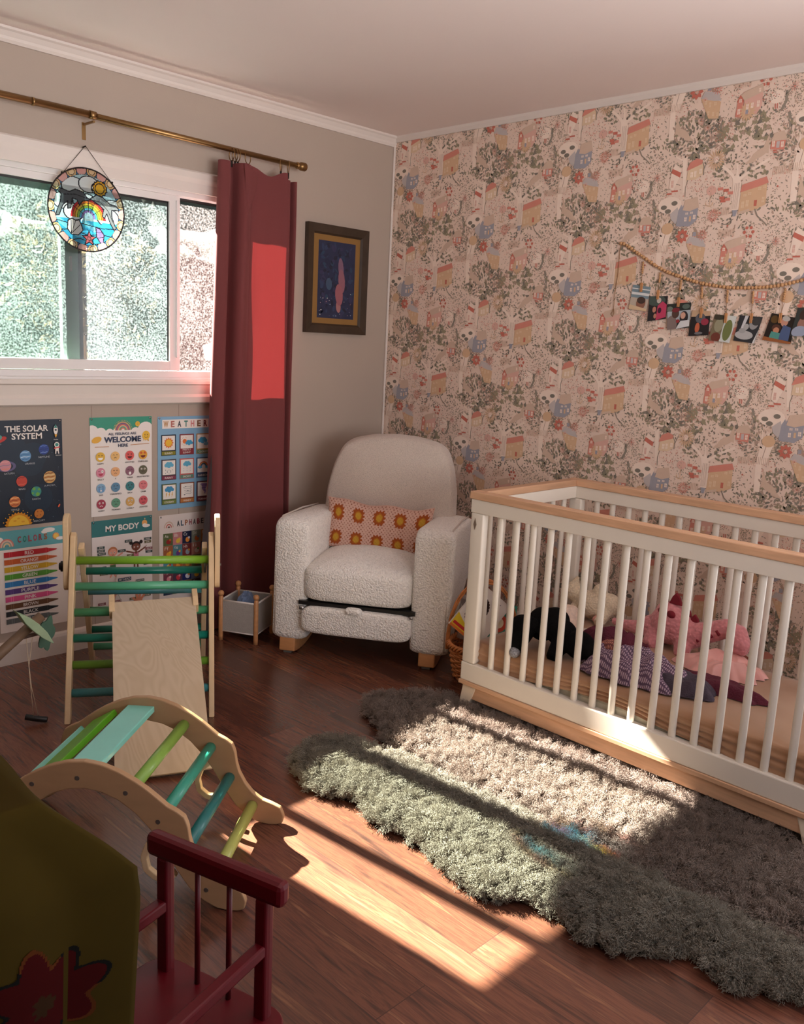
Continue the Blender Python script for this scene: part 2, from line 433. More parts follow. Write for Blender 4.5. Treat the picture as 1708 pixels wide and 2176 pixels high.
# window
win = MB()
fy0, fy1 = 0.012, 0.10
F = .055
win.box((WX0, fy0, WZ0), (WX1, fy1, WZ0 + .038)); win.box((WX0, fy0, WZ1 - .03), (WX1, fy1, WZ1))
win.box((WX0, fy0 - .0006, WZ0), (WX0 + .03, fy1 + .0006, WZ1)); win.box((WX1 - .03, fy0 - .0006, WZ0), (WX1, fy1 + .0006, WZ1))
win.box((WX0, -.012, WZ0 + .0), (WX1, fy0, WZ0 + .012))
w1 = struct(win.build('window_1', M['vinyl'], bevel=.003))
# inner sliding sash
s = MB(); SX1 = -1.278; SZ0 = WZ0 + .04; SZ1 = WZ1 - .03
s.box((WX0 + .03, .018, SZ0), (SX1, .045, SZ0 + .042)); s.box((WX0 + .03, .018, SZ1 - .028), (SX1, .045, SZ1))
s.box((SX1 - .052, .0172, SZ0 - .0006), (SX1, .0458, SZ1 + .0006)); s.box((WX0 + .03, .0172, SZ0 - .0006), (WX0 + .085, .0458, SZ1 + .0006))
s.box((SX1 - .022, .008, SZ0 + .06), (SX1 - .012, .018, SZ1 - .02))
sash = s.build('sash', M['vinyl'], w1, bevel=.002)
MB().box((WX0 + .085, .0295, SZ0 + .042), (SX1 - .052, .0325, SZ1 - .028)).build('pane', M['pane_green'], sash)
# outer sash, left of the stile
s = MB()
s.box((-1.80, .058, SZ0), (-1.728, .088, SZ1)); s.box((WX0 + .03, .058, SZ0), (-1.80, .088, SZ0 + .03)); s.box((WX0 + .03, .058, SZ1 - .02), (-1.80, .088, SZ1))
s.box((-2.13, .058, SZ0), (-2.085, .088, SZ1))
s2 = s.build('sash', mat('outer_sash', (176, 214, 200), 0.4), w1, bevel=.002)
MB().box((-1.728, .056, SZ0), (-1.714, .09, SZ1)).build('weather_strip', M['black'], s2)
MB().box((WX0 + .03, .071, SZ0 + .03), (-1.80, .074, SZ1 - .02)).build('pane', mat_pane('outer_pane', (0.95, 0.99, 0.96, 1), (.002, .006, .005, 1), (.010, .026, .022, 1), .08, 135), s2)
MB().box((-1.768, .05, 1.60), (-1.758, .058, 1.66)).build('latch', M['vinyl'], s2)
MB().box((SX1, .062, WZ0 + .038), (WX1 - .03, .065, WZ1 - .03)).build('pane', M['pane_clear'], w1)
g = MB(); g.box((SX1, .060, WZ1 - .042), (WX1 - .03, .067, WZ1 - .03)); g.box((WX0 + .085, .028, SZ1 - .036), (SX1 - .052, .034, SZ1 - .028)); g.box((SX1 - .058, .028, SZ0 + .04), (SX1 - .052, .034, SZ1 - .028))
g.build('glazing_gasket', M['black'], w1)
# casing
CX0, CX1 = WX0 - .09, WX1 + .07
cas = [(0, WZ1 - .01), (.012, WZ1 - .01), (.014, WZ1 + .03), (.02, WZ1 + .05), (.022, WZ1 + .075), (.016, WZ1 + .082), (0, WZ1 + .082)]
profile_run('trim_4', cas, (CX0, 0, 0), (CX1, 0, 0), (0, -1, 0), M['trim'])
struct(MB().box((CX0, -.016, WZ0 - .02), (WX0, 0, WZ1 + .0)).build('trim_5', M['trim'], bevel=.004))
struct(MB().box((WX1, -.016, WZ0 - .02), (CX1, 0, WZ1 + .0)).build('trim_6', M['trim'], bevel=.004))
sill = [(-.012, WZ0 + .002), (.030, WZ0 + .002), (.034, WZ0 - .004), (.034, WZ0 - .016), (.022, WZ0 - .022), (.014, WZ0 - .062), (.022, WZ0 - .075), (.020, WZ0 - .10), (.006, WZ0 - .108), (0, WZ0 - .108), (0, WZ0 - .02), (-.012, WZ0 - .02)]
profile_run('trim_7', sill, (CX0, 0, 0), (CX1, 0, 0), (0, -1, 0), M['trim'])

# unseen door and window frames, added to go with the two fill lamps
d = MB(); d.box((.03, DY0, .12), (.07, DY0 + .09, 2.1)); d.box((.03, DY1 - .09, .12), (.07, DY1, 2.1)); d.box((.03, DY0, .12), (.07, DY1, .3)); d.box((.03, DY0, 2.0), (.07, DY1, 2.1))
struct(d.build('added_door_frame', M['trim']))
d = MB(); d.box((-3.2, YB - .07, .8), (-3.14, YB - .03, 2.1)); d.box((-1.26, YB - .07, .8), (-1.2, YB - .03, 2.1)); d.box((-3.2, YB - .07, .8), (-1.2, YB - .03, .86)); d.box((-3.2, YB - .07, 2.04), (-1.2, YB - .03, 2.1)); d.box((-2.23, YB - .07, .8), (-2.17, YB - .03, 2.1))
struct(d.build('added_window_frame', M['vinyl']))

# outside: planted bank beyond the glass
def bank(u, v):
    x = -9 + 12 * u; y = 1.6 + 7 * v; z = -0.6 + 3.9 * min(1, v * 1.5) ** .7
    n1 = mnoise.noise(Vector((x * 1.3, y * 1.3, 0))) * .35 + mnoise.noise(Vector((x * 4, y * 4, 3))) * .12
    return (x, y, z + n1)
def mat_bank():
    m, n, l, p = new_mat('hedge_bank')
    mp = mapping(n, l, (1, 1, 1)); nz = n.new('ShaderNodeTexNoise'); nz.inputs['Scale'].default_value = 3.2; nz.inputs['Detail'].default_value = 8; nz.inputs['Roughness'].default_value = .7
    l.new(mp.outputs[0], nz.inputs['Vector'])
    cr = n.new('ShaderNodeValToRGB'); e = cr.color_ramp.elements
    e[0].position = .32; e[0].color = L((8, 18, 12)); e[1].position = .68; e[1].color = L((52, 52, 40))
    x = e.new(.44); x.color = L((22, 40, 27)); x = e.new(.56); x.color = L((40, 54, 36))
    l.new(nz.outputs['Fac'], cr.inputs[0]); l.new(cr.outputs[0], p.inputs['Base Color']); p.inputs['Roughness'].default_value = .9
    return m
o = MB().grid(90, 50, bank).build('planted_bank', mat_bank()); struct(o)
bank_o = o
# leafy shrubs on the bank
def mat_leafy():
    m, n, l, p = new_mat('shrub_leaves')
    at = n.new('ShaderNodeAttribute'); at.attribute_name = 'Col'
    l.new(at.outputs['Color'], p.inputs['Base Color']); p.inputs['Roughness'].default_value = .6
    tl = n.new('ShaderNodeBsdfTranslucent'); l.new(at.outputs['Color'], tl.inputs['Color'])
    ms = n.new('ShaderNodeMixShader'); ms.inputs[0].default_value = .45
    out = [x for x in n if x.type == 'OUTPUT_MATERIAL'][0]
    l.new(p.outputs[0], ms.inputs[1]); l.new(tl.outputs[0], ms.inputs[2]); l.new(ms.outputs[0], out.inputs[0])
    return m
M['leafy'] = mat_leafy()
rl = random.Random(3)
for k, (sx, sy, sz, rr, cc, lab) in enumerate((
        (-2.9, 2.6, 1.75, .75, (26, 56, 34), 'green shrub on the bank outside, behind the left window pane'),
        (-1.75, 3.9, 1.75, .6, (48, 64, 38), 'yellow-green shrub on the bank outside, behind the middle window pane'),
        (-0.35, 2.9, 1.7, .6, (62, 58, 44), 'pale dry shrub outside, behind the narrow right window pane'))):
    b = MB()
    for _ in range(1500):
        a, e_ = rl.uniform(0, 6.283), rl.gauss(0, .6); r = rr * rl.uniform(.35, 1)
        c = Vector((sx + r * math.cos(a) * math.cos(e_), sy + r * math.sin(a) * math.cos(e_) * .7, sz + r * math.sin(e_) * 1.1))
        d1 = Vector((rl.gauss(0, 1), rl.gauss(0, 1), rl.gauss(0, 1))).normalized(); d2 = d1.cross(Vector((rl.gauss(0, 1), rl.gauss(0, 1), rl.gauss(0, 1)))).normalized()
        f_ = rl.uniform(.7, 1.3); b.color(tuple(min(255, x * f_) for x in cc)); s_ = rl.uniform(.03, .06)
        b.add([c - d1 * s_, c + d2 * s_ * .4, c + d1 * s_, c - d2 * s_ * .4], [(0, 1, 2, 3)])
    o = b.build('garden_shrub', M['leafy'], attr=True, fixn=False)
    tag(o, lab, 'shrub')
    st = MB(); st.cyl((sx, sy, sz - 1.4), (sx, sy, sz), .04, 8, .015); st.build('stem', mat('bark', (96, 78, 62), .9), o)

# ------------------------------------------------------------------ crib
def cribpt(a, bb, z): return (-0.9756 + bb, -1.489 - a, z)
def make_crib():
    t = thing('baby_crib', 'white slatted baby crib with light maple top rail, beside the wallpapered wall', 'crib', (-0.64, -2.15, 0))
    off = Vector((0.64, 2.15, 0)); O = Matrix.Translation(off)
    Lc, Wd = 1.345, .672
    def bx(mb, a0, a1, b0, b1, z0, z1):
        x0, y1, _ = cribpt(a0, b0, 0); x1, y0, _ = cribpt(a1, b1, 0)
        return mb.box((x0, y0, z0), (x1, y1, z1), O)
    HC = .856
    # maple top rail: four mitred bars
    b = MB(); bx(b, -.006, Lc + .006, -.004, .042, HC - .028, HC); b.build('top_rail', M['maple'], t, bevel=.003)
    b = MB(); bx(b, -.006, Lc + .006, Wd - .042, Wd + .004, HC - .028, HC); b.build('top_rail', M['maple'], t, bevel=.003)
    for a in (-.006, Lc - .036): b = MB(); bx(b, a, a + .042, .042, Wd - .042, HC - .028, HC - .0004); b.build('top_rail', M['maple_end'], t, bevel=.003)
    for b0 in (0.0, Wd - .034):
        b = MB(); bx(b, 0, Lc, b0, b0 + .034, HC - .078, HC - .028); b.build('side_rail', M['white'], t, bevel=.002)
        b = MB(); bx(b, 0, Lc, b0 - .001, b0 + .034, .128, .1994); b.build('bottom_rail', M['white'], t, bevel=.004)
    for a in (0.0, Lc - .034):
        b = MB(); bx(b, a, a + .034, .034, Wd - .034, HC - .078, HC - .028); b.build('end_rail', M['white'], t, bevel=.002)
        b = MB(); bx(b, a, a + .034, .034, Wd - .034, .128, .1994); b.build('end_rail', M['white'], t, bevel=.004)
    for a in (0.001, Lc - .061):
        for b0 in (0.0, Wd - .034):
            b = MB(); bx(b, a, a + .06, b0, b0 + .034, .1994, HC - .078); b.build('post', M['white'], t, bevel=.007, bseg=3)
    # slats: long sides and ends
    pr = []
    for k in range(8): pr.append((math.cos(math.radians(45 * k)), math.sin(math.radians(45 * k))))
    def slat(ca, cb_, horiz):
        n = 12; ra, rb = (.0125, .0095) if horiz else (.0095, .0125)
        x, y, _ = cribpt(ca, cb_, 0)
        vs_ = []; fs = []
        for z in (.1994, HC - .078):
            for k in range(n):
                a = 2 * math.pi * k / n
                vs_.append((x + rb * math.cos(a), y + ra * math.sin(a), z))
        for k in range(n): fs.append((k, (k + 1) % n, n + (k + 1) % n, n + k))
        MB().add(vs_, fs, True, O).build('slat', M['white'], t)
    for cb_ in (.018, Wd - .018):
        for k in range(16): slat(.1327 + k * .07339 - .004, cb_, True)
    for ca in (.018, Lc - .018):
        for k in range(7): slat(ca, .095 + k * .0802, False)
    # maple base, recessed under a lip
    b = MB(); bx(b, -.004, Lc + .004, -.006, Wd + .006, .112, .128); b.build('base_lip', M['maple'], t, bevel=.002)
    for (a0, a1, b0, b1) in ((.03, Lc - .03, .004, .03), (.03, Lc - .03, Wd - .03, Wd - .004), (.03, .055, .03, Wd - .03), (Lc - .055, Lc - .03, .03, Wd - .03)):
        b = MB(); bx(b, a0, a1, b0, b1, .060, .112); b.build('base_apron', M['maple'], t, bevel=.002)
    # splayed feet
    for a, sa in ((.045, -1), (Lc - .045, 1)):
        for cb_, sb in ((.02, -1), (Wd - .02, 1)):
            x, y, _ = cribpt(a, cb_, 0); b = MB()
            q = [(-.016, -.034), (.016, -.034), (.016, .034), (-.016, .034)]
            top = [(x + px, y + py * 1.0, .112) for px, py in q]; bot = [(x + px * .9 + sb * .014, y + py * .52 - sa * .026, .004) for px, py in q]
            b.add(bot + top, [(0, 1, 2, 3), (4, 5, 6, 7), (0, 1, 5, 4), (1, 2, 6, 5), (2, 3, 7, 6), (3, 0, 4, 7)], M=O)
            b.build('foot', M['crib_foot'], t, bevel=.004)
    # mattress support
    b = MB(); bx(b, .045, Lc - .045, .045, Wd - .045, .140, .152); b.build('mattress_board', M['white'], t)
    # chipped mark on the near-left post, cap screw on the back-left post
    x, y, _ = cribpt(.024, 0, 0)
    MB().prism([(-.007, 0), (0, -.02), (.007, 0), (0, .024)], -.0012, 0.002, axes=((0, 1, 0), (0, 0, 1), (1, 0, 0)), M=O, org=(x, y, .735)).build('post_mark', M['scuff'], t)
    x, y, _ = cribpt(.0, Wd - .034, 0)
    MB().cyl((x + -.0015, y - .03, .62), (x + .002, y - .03, .62), .006, 14, M=O).build('screw_cap', M['steel'], t)
    return t
M['maple_end'] = mat('maple_wood_end', (190, 150, 118), 0.42, 0.12, 6, (1.2, 14, 14))
M['crib_foot'] = mat('crib_foot_paint', (226, 210, 186), 0.4, 0.04, 6)
M['scuff'] = mat('scuffed_wood', (120, 104, 90), 0.7)
make_crib()

# mattress + satin sheet
def satin_mat():
    m = mat('satin_sheet', (162, 122, 90), 0.33, 0.05, 5, (2, 1, 6), sheen=0.3, spec=.5)
    return m
M['satin'] = satin_mat()
t = thing('crib_mattress', 'crib mattress in a fitted tan satin sheet, inside the baby crib', 'mattress', (-.64, -2.15, .152))
MX0, MX1, MY0, MY1 = -.952, -.330, -2.80, -1.512
def mattress_core():
    b = MB(); b.box((MX0 + .012 + .64, MY0 + .01 + 2.15, .002), (MX1 - .01 + .64, MY1 - .012 + 2.15, .075)); return b
mattress_core().build('mattress_core', M['mcore'] if 'mcore' in M else mat('mattress_ticking', (206, 200, 180), .8, .05, 160), t, bevel=.012)
def sheet_side(u, v):
    # u around perimeter, v from top edge (0) down
    per = [(MX0, MY0), (MX1, MY0), (MX1, MY1), (MX0, MY1)]
    lens = [MX1 - MX0, MY1 - MY0, MX1 - MX0, MY1 - MY0]; tot = sum(lens); d = u * tot
    k = 0
    while d > lens[k] and k < 3: d -= lens[k]; k += 1
    a = per[k]; bb = per[(k + 1) % 4]; f = min(1, d / lens[k])
    x = a[0] + (bb[0] - a[0]) * f; y = a[1] + (bb[1] - a[1]) * f
    # round corners inwards
    cx, cy = (MX0 + MX1) / 2, (MY0 + MY1) / 2; r = .05
    qx = max(abs(x - cx) - ((MX1 - MX0) / 2 - r), 0); qy = max(abs(y - cy) - ((MY1 - MY0) / 2 - r), 0)
    if qx > 0 and qy > 0:
        l_ = math.hypot(qx, qy)
        if l_ > r:
            x = cx + math.copysign((MX1 - MX0) / 2 - r + qx / l_ * r, x - cx); y = cy + math.copysign((MY1 - MY0) / 2 - r + qy / l_ * r, y - cy)
    return x, y
def sheet(u, v):
    x, y = sheet_side(u, v); cx, cy = (MX0 + MX1) / 2, (MY0 + MY1) / 2
    zt = .292; drop = .100 - .048 * max(0, 1 - ((y + 2.12) / .42) ** 2) + .012 * mnoise.noise(Vector((x * 5, y * 5, 1)))
    if v < .35:                                   # top, from the centre outwards
        f = v / .35; f = f ** .9
        px = cx + (x - cx) * f * .965; py = cy + (y - cy) * f * .985
        z = zt - .012 * f ** 6 + .003 * mnoise.noise(Vector((px * 9, py * 4, 0))) + .004 * mnoise.noise(Vector((px * 3, py * 16, 4))) * f
        return (px + .64, py + 2.15, z - .152)
    g_ = (v - .35) / .65
    n1 = mnoise.noise(Vector((x * 3, y * 7, g_ * 2))) * .006
    rip = .0035 * math.sin(g_ * 24 + 4 * mnoise.noise(Vector((x * 2, y * 3, 0)))) * min(1, g_ * 3)
    bul = math.sin(min(1, g_ * 3) * math.pi / 2)
    px = cx + (x - cx) * (.965 + .035 * bul); py = cy + (y - cy) * (.985 + .015 * bul)
    nx, ny = (px - cx), (py - cy); l_ = math.hypot(nx * 2, ny) or 1
    px += nx * 2 / l_ * (n1 + rip); py += ny / l_ * (n1 + rip)
    px = max(px, MX0 - .002)
    z = zt - .012 - drop * g_
    return (px + .64, py + 2.15, z - .152)
sh = MB().grid(520, 60, sheet, closeu=True).build('fitted_sheet', M['satin'], t)

# ------------------------------------------------------------------ rocking armchair
def mat_boucle(name, c, sc_=210, strength=.9):
    m, n, l, p = new_mat(name)
    mp = mapping(n, l, (1, 1, 1))
    vo = n.new('ShaderNodeTexVoronoi'); vo.inputs['Scale'].default_value = sc_; vo.feature = 'SMOOTH_F1'
    nz = n.new('ShaderNodeTexNoise'); nz.inputs['Scale'].default_value = 40; nz.inputs['Detail'].default_value = 3
    l.new(mp.outputs[0], nz.inputs['Vector'])
    vmx = n.new('ShaderNodeVectorMath'); vmx.operation = 'MULTIPLY_ADD'; vmx.inputs[1].default_value = (.012, .012, .012)
    l.new(nz.outputs['Color'], vmx.inputs[0]); l.new(mp.outputs[0], vmx.inputs[2]); l.new(vmx.outputs[0], vo.inputs['Vector'])
    cr = n.new('ShaderNodeMapRange'); cr.inputs['From Max'].default_value = .8; cr.inputs['To Min'].default_value = 1.04; cr.inputs['To Max'].default_value = .74
    l.new(vo.outputs['Distance'], cr.inputs['Value'])
    vm = n.new('ShaderNodeVectorMath'); vm.operation = 'SCALE'; vm.inputs[0].default_value = L(c)[:3]; l.new(cr.outputs[0], vm.inputs['Scale'])
    l.new(vm.outputs[0], p.inputs['Base Color']); p.inputs['Roughness'].default_value = .95; p.inputs['Specular IOR Level'].default_value = .15
    p.inputs['Sheen Weight'].default_value = .35
    b = n.new('ShaderNodeBump'); b.inputs['Strength'].default_value = strength; b.inputs['Distance'].default_value = .006; b.invert = True
    l.new(vo.outputs['Distance'], b.inputs['Height']); l.new(b.outputs[0], p.inputs['Normal'])
    return m
M['boucle'] = mat_boucle('boucle_fabric', (250, 245, 238), 150, 1.0)
M['boucle_fine'] = mat_boucle('boucle_fabric_fine', (214, 200, 188), 330, .45)
CHY = math.radians(-57)
ch = thing('rocking_armchair', 'cream boucle rocking armchair on pale wooden runners, in the room corner', 'chair', (-.95, -.87, 0), CHY)
def rounded(pts, r, n=5):
    out = []; m = len(pts)
    for i in range(m):
        p = Vector(pts[i]); a = Vector(pts[i - 1]); b = Vector(pts[(i + 1) % m])
        da = (a - p); db = (b - p); rr = min(r, da.length * .45, db.length * .45)
        A = p + da.normalized() * rr; B = p + db.normalized() * rr
        for k in range(n + 1):
            t_ = k / n; q = A * (1 - t_) ** 2 + p * 2 * t_ * (1 - t_) + B * t_ ** 2; out.append((q.x, q.y))
    return out
def arm(w0, w1, name='arm'):
    prof = rounded([(-.008, .066), (.01, .595), (.08, .615), (.62, .575), (.64, .32), (.46, .25), (.24, .165), (.10, .064)], .04, 6)
    n = len(prof); b = MB(); W = 10
    # sides bulge softly towards the middle of the thickness
    vs_ = []; fs = []
    cxx = sum(p[0] for p in prof) / n; czz = sum(p[1] for p in prof) / n
    for j in range(W + 1):
        s_ = j / W; th = math.pi * s_
        w_ = w0 + (w1 - w0) * (0.5 - 0.5 * math.cos(th)); inset = .036 * (1 - math.sin(th) ** .55)
        for (d_, z_) in prof:
            v_ = Vector((cxx - d_, czz - z_)); l_ = v_.length; v_ = v_ / l_ * min(inset, l_ * .9)
            vs_.append((w_, d_ + v_.x, z_ + v_.y))
    for j in range(W):
        for i in range(n): fs.append((j * n + i, j * n + (i + 1) % n, (j + 1) * n + (i + 1) % n, (j + 1) * n + i))
    fs.append(tuple(range(n))[::-1]); fs.append(tuple(W * n + i for i in range(n)))
    b.add(vs_, fs, True); return b.build(name, M['boucle'], ch)
arm(-.388, -.232); arm(.232, .405)
def seam(pts): MB().tube(pts, .004, 6).build('piping', M['boucle_fine'], ch)
for w_ in (-.372, .385):
    seam([(w_, .0, .09), (w_, .012, .35), (w_, .03, .57), (w_, .08, .607), (w_, .35, .598), (w_, .6, .575)])
# backrest
bo = [(-.30, .33), (-.318, .55), (-.312, .68), (-.285, .80), (-.245, .885), (-.20, .915), (-.10, .937), (0.01, .944), (.12, .937), (.22, .915), (.265, .885), (.30, .80), (.322, .68), (.326, .55), (.31, .33)]
bo = rounded(bo, .03, 3)
def backrest():
    n = len(bo); W = 12; vs_ = []; fs = []; cx, cz = .005, .60
    for j in range(W + 1):
        th = math.pi * j / W; d_ = .455 + .15 * (.5 - .5 * math.cos(th)); ins = .045 * (1 - math.sin(th) ** .5)
        for (x, z) in bo:
            v_ = Vector((cx - x, cz - z)); v_ = v_.normalized() * ins
            lean = (z - .33) * .16
            vs_.append((x + v_.x, d_ + lean, z + v_.y))
    for j in range(W):
        for i in range(n): fs.append((j * n + i, j * n + (i + 1) % n, (j + 1) * n + (i + 1) % n, (j + 1) * n + i))
    # pillowed front: centre fan rings
    b0 = len(vs_)
    rings = 8
    for r in range(1, rings + 1):
        f = 1 - r / rings
        for (x, z) in bo:
            v_ = Vector((cx - x, cz - z)).normalized() * .045; px = x + v_.x; pz = z + v_.y
            px = cx + (px - cx) * f; pz = cz + (pz - cz) * f
            bulge = .035 * (1 - f ** 2.2)
            vs_.append((px, .455 + (pz - .33) * .16 - bulge, pz))
    for i in range(n): fs.append((i, (i + 1) % n, b0 + (i + 1) % n, b0 + i))
    for r in range(rings - 1):
        for i in range(n): fs.append((b0 + r * n + i, b0 + r * n + (i + 1) % n, b0 + (r + 1) * n + (i + 1) % n, b0 + (r + 1) * n + i))
    fs.append(tuple(W * n + i for i in range(n)))
    MB().add(vs_, fs, True).build('backrest', M['boucle_fine'], ch)
backrest()
def cushion(name, c, s, e=.35, bulge=0.0, m=None, parent=None, n=40, k=22, M_=None):
    """rounded box cushion (superellipsoid) with an optional domed top"""
    def f(u, v):
        a = -math.pi + 2 * math.pi * u; b_ = -math.pi / 2 + math.pi * v
        sg = lambda x, p: math.copysign(abs(x) ** p, x)
        x = sg(math.cos(b_), e) * sg(math.cos(a), e); y = sg(math.cos(b_), e) * sg(math.sin(a), e); z = sg(math.sin(b_), e)
        zz = z * s[2]
        if z > 0: zz += bulge * (1 - x * x) * (1 - y * y)
        p = Vector((c[0] + x * s[0], c[1] + y * s[1], c[2] + zz))
        return M_ @ p if M_ is not None else p
    return MB().grid(n, k, f, closeu=True).build(name, m, parent)
cushion('seat_cushion', (-.01, .235, .335), (.25, .265, .08), .3, .05, M['boucle'], ch)
cushion('seat_base', (-.005, .30, .21), (.232, .27, .075), .25, 0, M['boucle_fine'], ch)
cushion('footrest_panel', (.0, -.012, .182), (.243, .035, .060), .35, 0, M['boucle'], ch)
cushion('pull_tab', (-.005, -.048, .246), (.036, .02, .014), .6, 0, M['boucle'], ch)
MB().box((-.262, -.012, .241), (.255, .06, .257)).build('footrest_gap_shade', M['black'], ch)  # black strip put in for the dark of the gap above the footrest
MB().cyl((-.25, -.03, .232), (-.23, -.03, .232), .009, 10).build('footrest_bolt', M['steel'], ch)
MB().cyl((.236, -.03, .238), (.25, -.03, .238), .007, 10).build('footrest_bolt', M['steel'], ch)
for w_ in (-.315, .312):                            # curved wooden runners
    b = MB(); top = []; bot = []
    for i in range(17):
        d_ = .0 + .60 * i / 16; zc = .012 + .17 * ((d_ - .13) / .5) ** 2 if d_ > .13 else .012 + .016 * ((.13 - d_) / .13) ** 2
        bot.append((d_, zc - .012)); th = .062 if i < 1 else (.062 - .018 * min(1, i / 4)); top.append((d_, zc + th - .012))
    top[0] = (0.004, .080)
    b.prism(bot + top[::-1], w_ - .036, w_ + .036, axes=((0, 1, 0), (0, 0, 1), (1, 0, 0)))
    b.build('rocker_runner', M['rubwood'], ch, bevel=.006, bseg=3)
    MB().box((w_ - .022, .018, 0.0), (w_ + .016, .05, .012)).build('floor_pad', M['clear'] if 'clear' in M else mat('clear_pad', (120, 118, 112), .15), ch, bevel=.003)

# crochet lumbar pillow
def pcol(u, v):
    # 5 x 2 squares, a yellow-centred orange flower in each
    cu, cv = u * 5 - .1, v * 2; i, j = math.floor(cu), math.floor(cv); x, y = cu - i - .5, (cv - j - .5) * .92
    r = math.hypot(x, y) ; a = math.atan2(y, x)
    jag = .035 * math.cos(12 * a)
    rr = max(abs(x), abs(y)) * .55 + r * .45
    if r < .13: return (192, 150, 56)
    if r < .17: return (180, 116, 42)
    if rr < .27 + jag: return (162, 84, 42)
    h = math.sin(u * 5 * 2 * math.pi * 6) * math.sin(v * 2 * 2 * math.pi * 6)
    return (214, 176, 160) if h < .62 else (160, 108, 92)
pil = thing('lumbar_pillow', 'pink crochet pillow with orange and yellow flowers, on the armchair seat', 'pillow', (-.95, -.87, 0), CHY)
def pil_f(side):
    def f(u, v):
        x = (u - .5) * 2; y = (v - .5) * 2
        sh_ = 1 - .06 * (1 - abs(x) ** 2) * (abs(y) ** 3)
        X = x * .243 * (1 - .05 * (1 - y * y)); Z = y * .112 * (1 + .10 * abs(x) ** 4 - .0) * sh_
        th = .055 * ((1 - x ** 4) * (1 - y ** 4)) ** .5
        Z += .006 * math.sin(x * 7.5) * max(y, 0)
        st = .0018 * math.sin(u * 5 * 2 * math.pi * 6) * math.sin(v * 4 * math.pi * 6)
        Y = .385 - side * (th + st) + (Z) * .30
        return (X * 1.06 - .010, Y, .524 + Z * .96 - X * .05)
    return f
b = MB(); b.grid(170, 84, pil_f(1), cfn=pcol); b.build('crochet_front', mat('crochet_yarn', (0, 0, 0), .9, .06, 60, attr=True, bump=.4, bscale=260, spec=.1), pil, attr=True)
b = MB().color((176, 112, 100)); b.grid(60, 30, pil_f(-1)); b.build('pillow_back', mat('pillow_backing', (180, 118, 104), .9, .05), pil)

# ------------------------------------------------------------------ toy bin beside the armchair
tb = thing('toy_bin', 'small grey fabric bin with four wooden corner posts, between curtain and armchair', 'bin', (-1.1, -.30, 0))
A0 = Vector((-1.157, -.425)); e1 = Vector((.155, .088)); e2 = Vector((-.085, .152))
cor = [A0, A0 + e1, A0 + e1 + e2, A0 + e2]; lc = [c - Vector((-1.1, -.30)) for c in cor]
for c in lc:
    b = MB(); b.lathe([(.0, 0), (.0095, 0), (.0105, .02), (.0105, .205), (.007, .212), (0, .212)], 14, Matrix.Translation((c.x, c.y, 0))); p_ = b.build('corner_post', M['rubwood'], tb)
    MB().ball((c.x, c.y, .222), .014, 14, 9).build('knob', M['rubwood'], p_)
M['hem'] = mat('white_hem', (220, 214, 208), .8)
M['greyfelt'] = mat('grey_felt', (172, 166, 160), .95, .05, 60, bump=.2, bscale=200, spec=.1)
for i in range(4):
    a, c = lc[i], lc[(i + 1) % 4]; d_ = (c - a).normalized(); nrm = Vector((-d_.y, d_.x)) * .003
    b = MB(); q = [a + nrm, c + nrm, c - nrm, a - nrm]
    b.add([(p.x, p.y, .045) for p in q] + [(p.x, p.y, .19) for p in q], [(3, 2, 1, 0), (4, 5, 6, 7), (0, 1, 5, 4), (1, 2, 6, 5), (2, 3, 7, 6), (3, 0, 4, 7)])
    pn = b.build('side_panel', M['greyfelt'], tb)
    for z_ in (.19, .046): MB().tube([(a.x, a.y, z_), (c.x, c.y, z_)], .0045, 6).build('hem', M['hem'], pn)
MB().prism([tuple(c) for c in lc], .046, .052, axes=((1, 0, 0), (0, 1, 0), (0, 0, 1))).build('bottom_panel', M['greyfelt'], tb)
def mound(name, c, rx, ry, h, m, parent=None, seed=0, fold=.3, zc=0.0, n=90, k=26, edge=.15, freq=3.0):
    """a crumpled heap of cloth"""
    def f(u, v):
        a = 2 * math.pi * u; r = v
        e_ = 1 + edge * mnoise.noise(Vector((math.cos(a) * 1.6, math.sin(a) * 1.6, seed)))+ edge * .4 * mnoise.noise(Vector((math.cos(a) * 5, math.sin(a) * 5, seed + 9)))
        x = c[0] + rx * r * e_ * math.cos(a); y = c[1] + ry * r * e_ * math.sin(a)
        n1 = abs(mnoise.noise(Vector((x * freq * 6 + seed, y * freq * 6, 0)))) * 1.4 + .5 * abs(mnoise.noise(Vector((x * freq * 14, y * freq * 14, seed))))
        prof = (1 - r ** 3.2)
        z = c[2] + h * prof * (1 - fold + fold * (1.3 - n1)) + .003
        return (x, y, z)
    return MB().grid(n, k, f, closeu=True).build(name, m, parent)
bc = A0 + (e1 + e2) / 2
o = mound('folded_cloth', (bc.x, bc.y, .12), .064, .060, .085, mat('blue_cotton', (104, 124, 158), .85, .1, 12, sheen=.3), seed=4, fold=.5, freq=4)
tag(o, 'crumpled blue cloth lying in the small grey bin', 'cloth')
mound('cloth_underside', (bc.x, bc.y, .055), .064, .06, .05, mat('navy_cotton', (60, 70, 96), .9), o, seed=7)

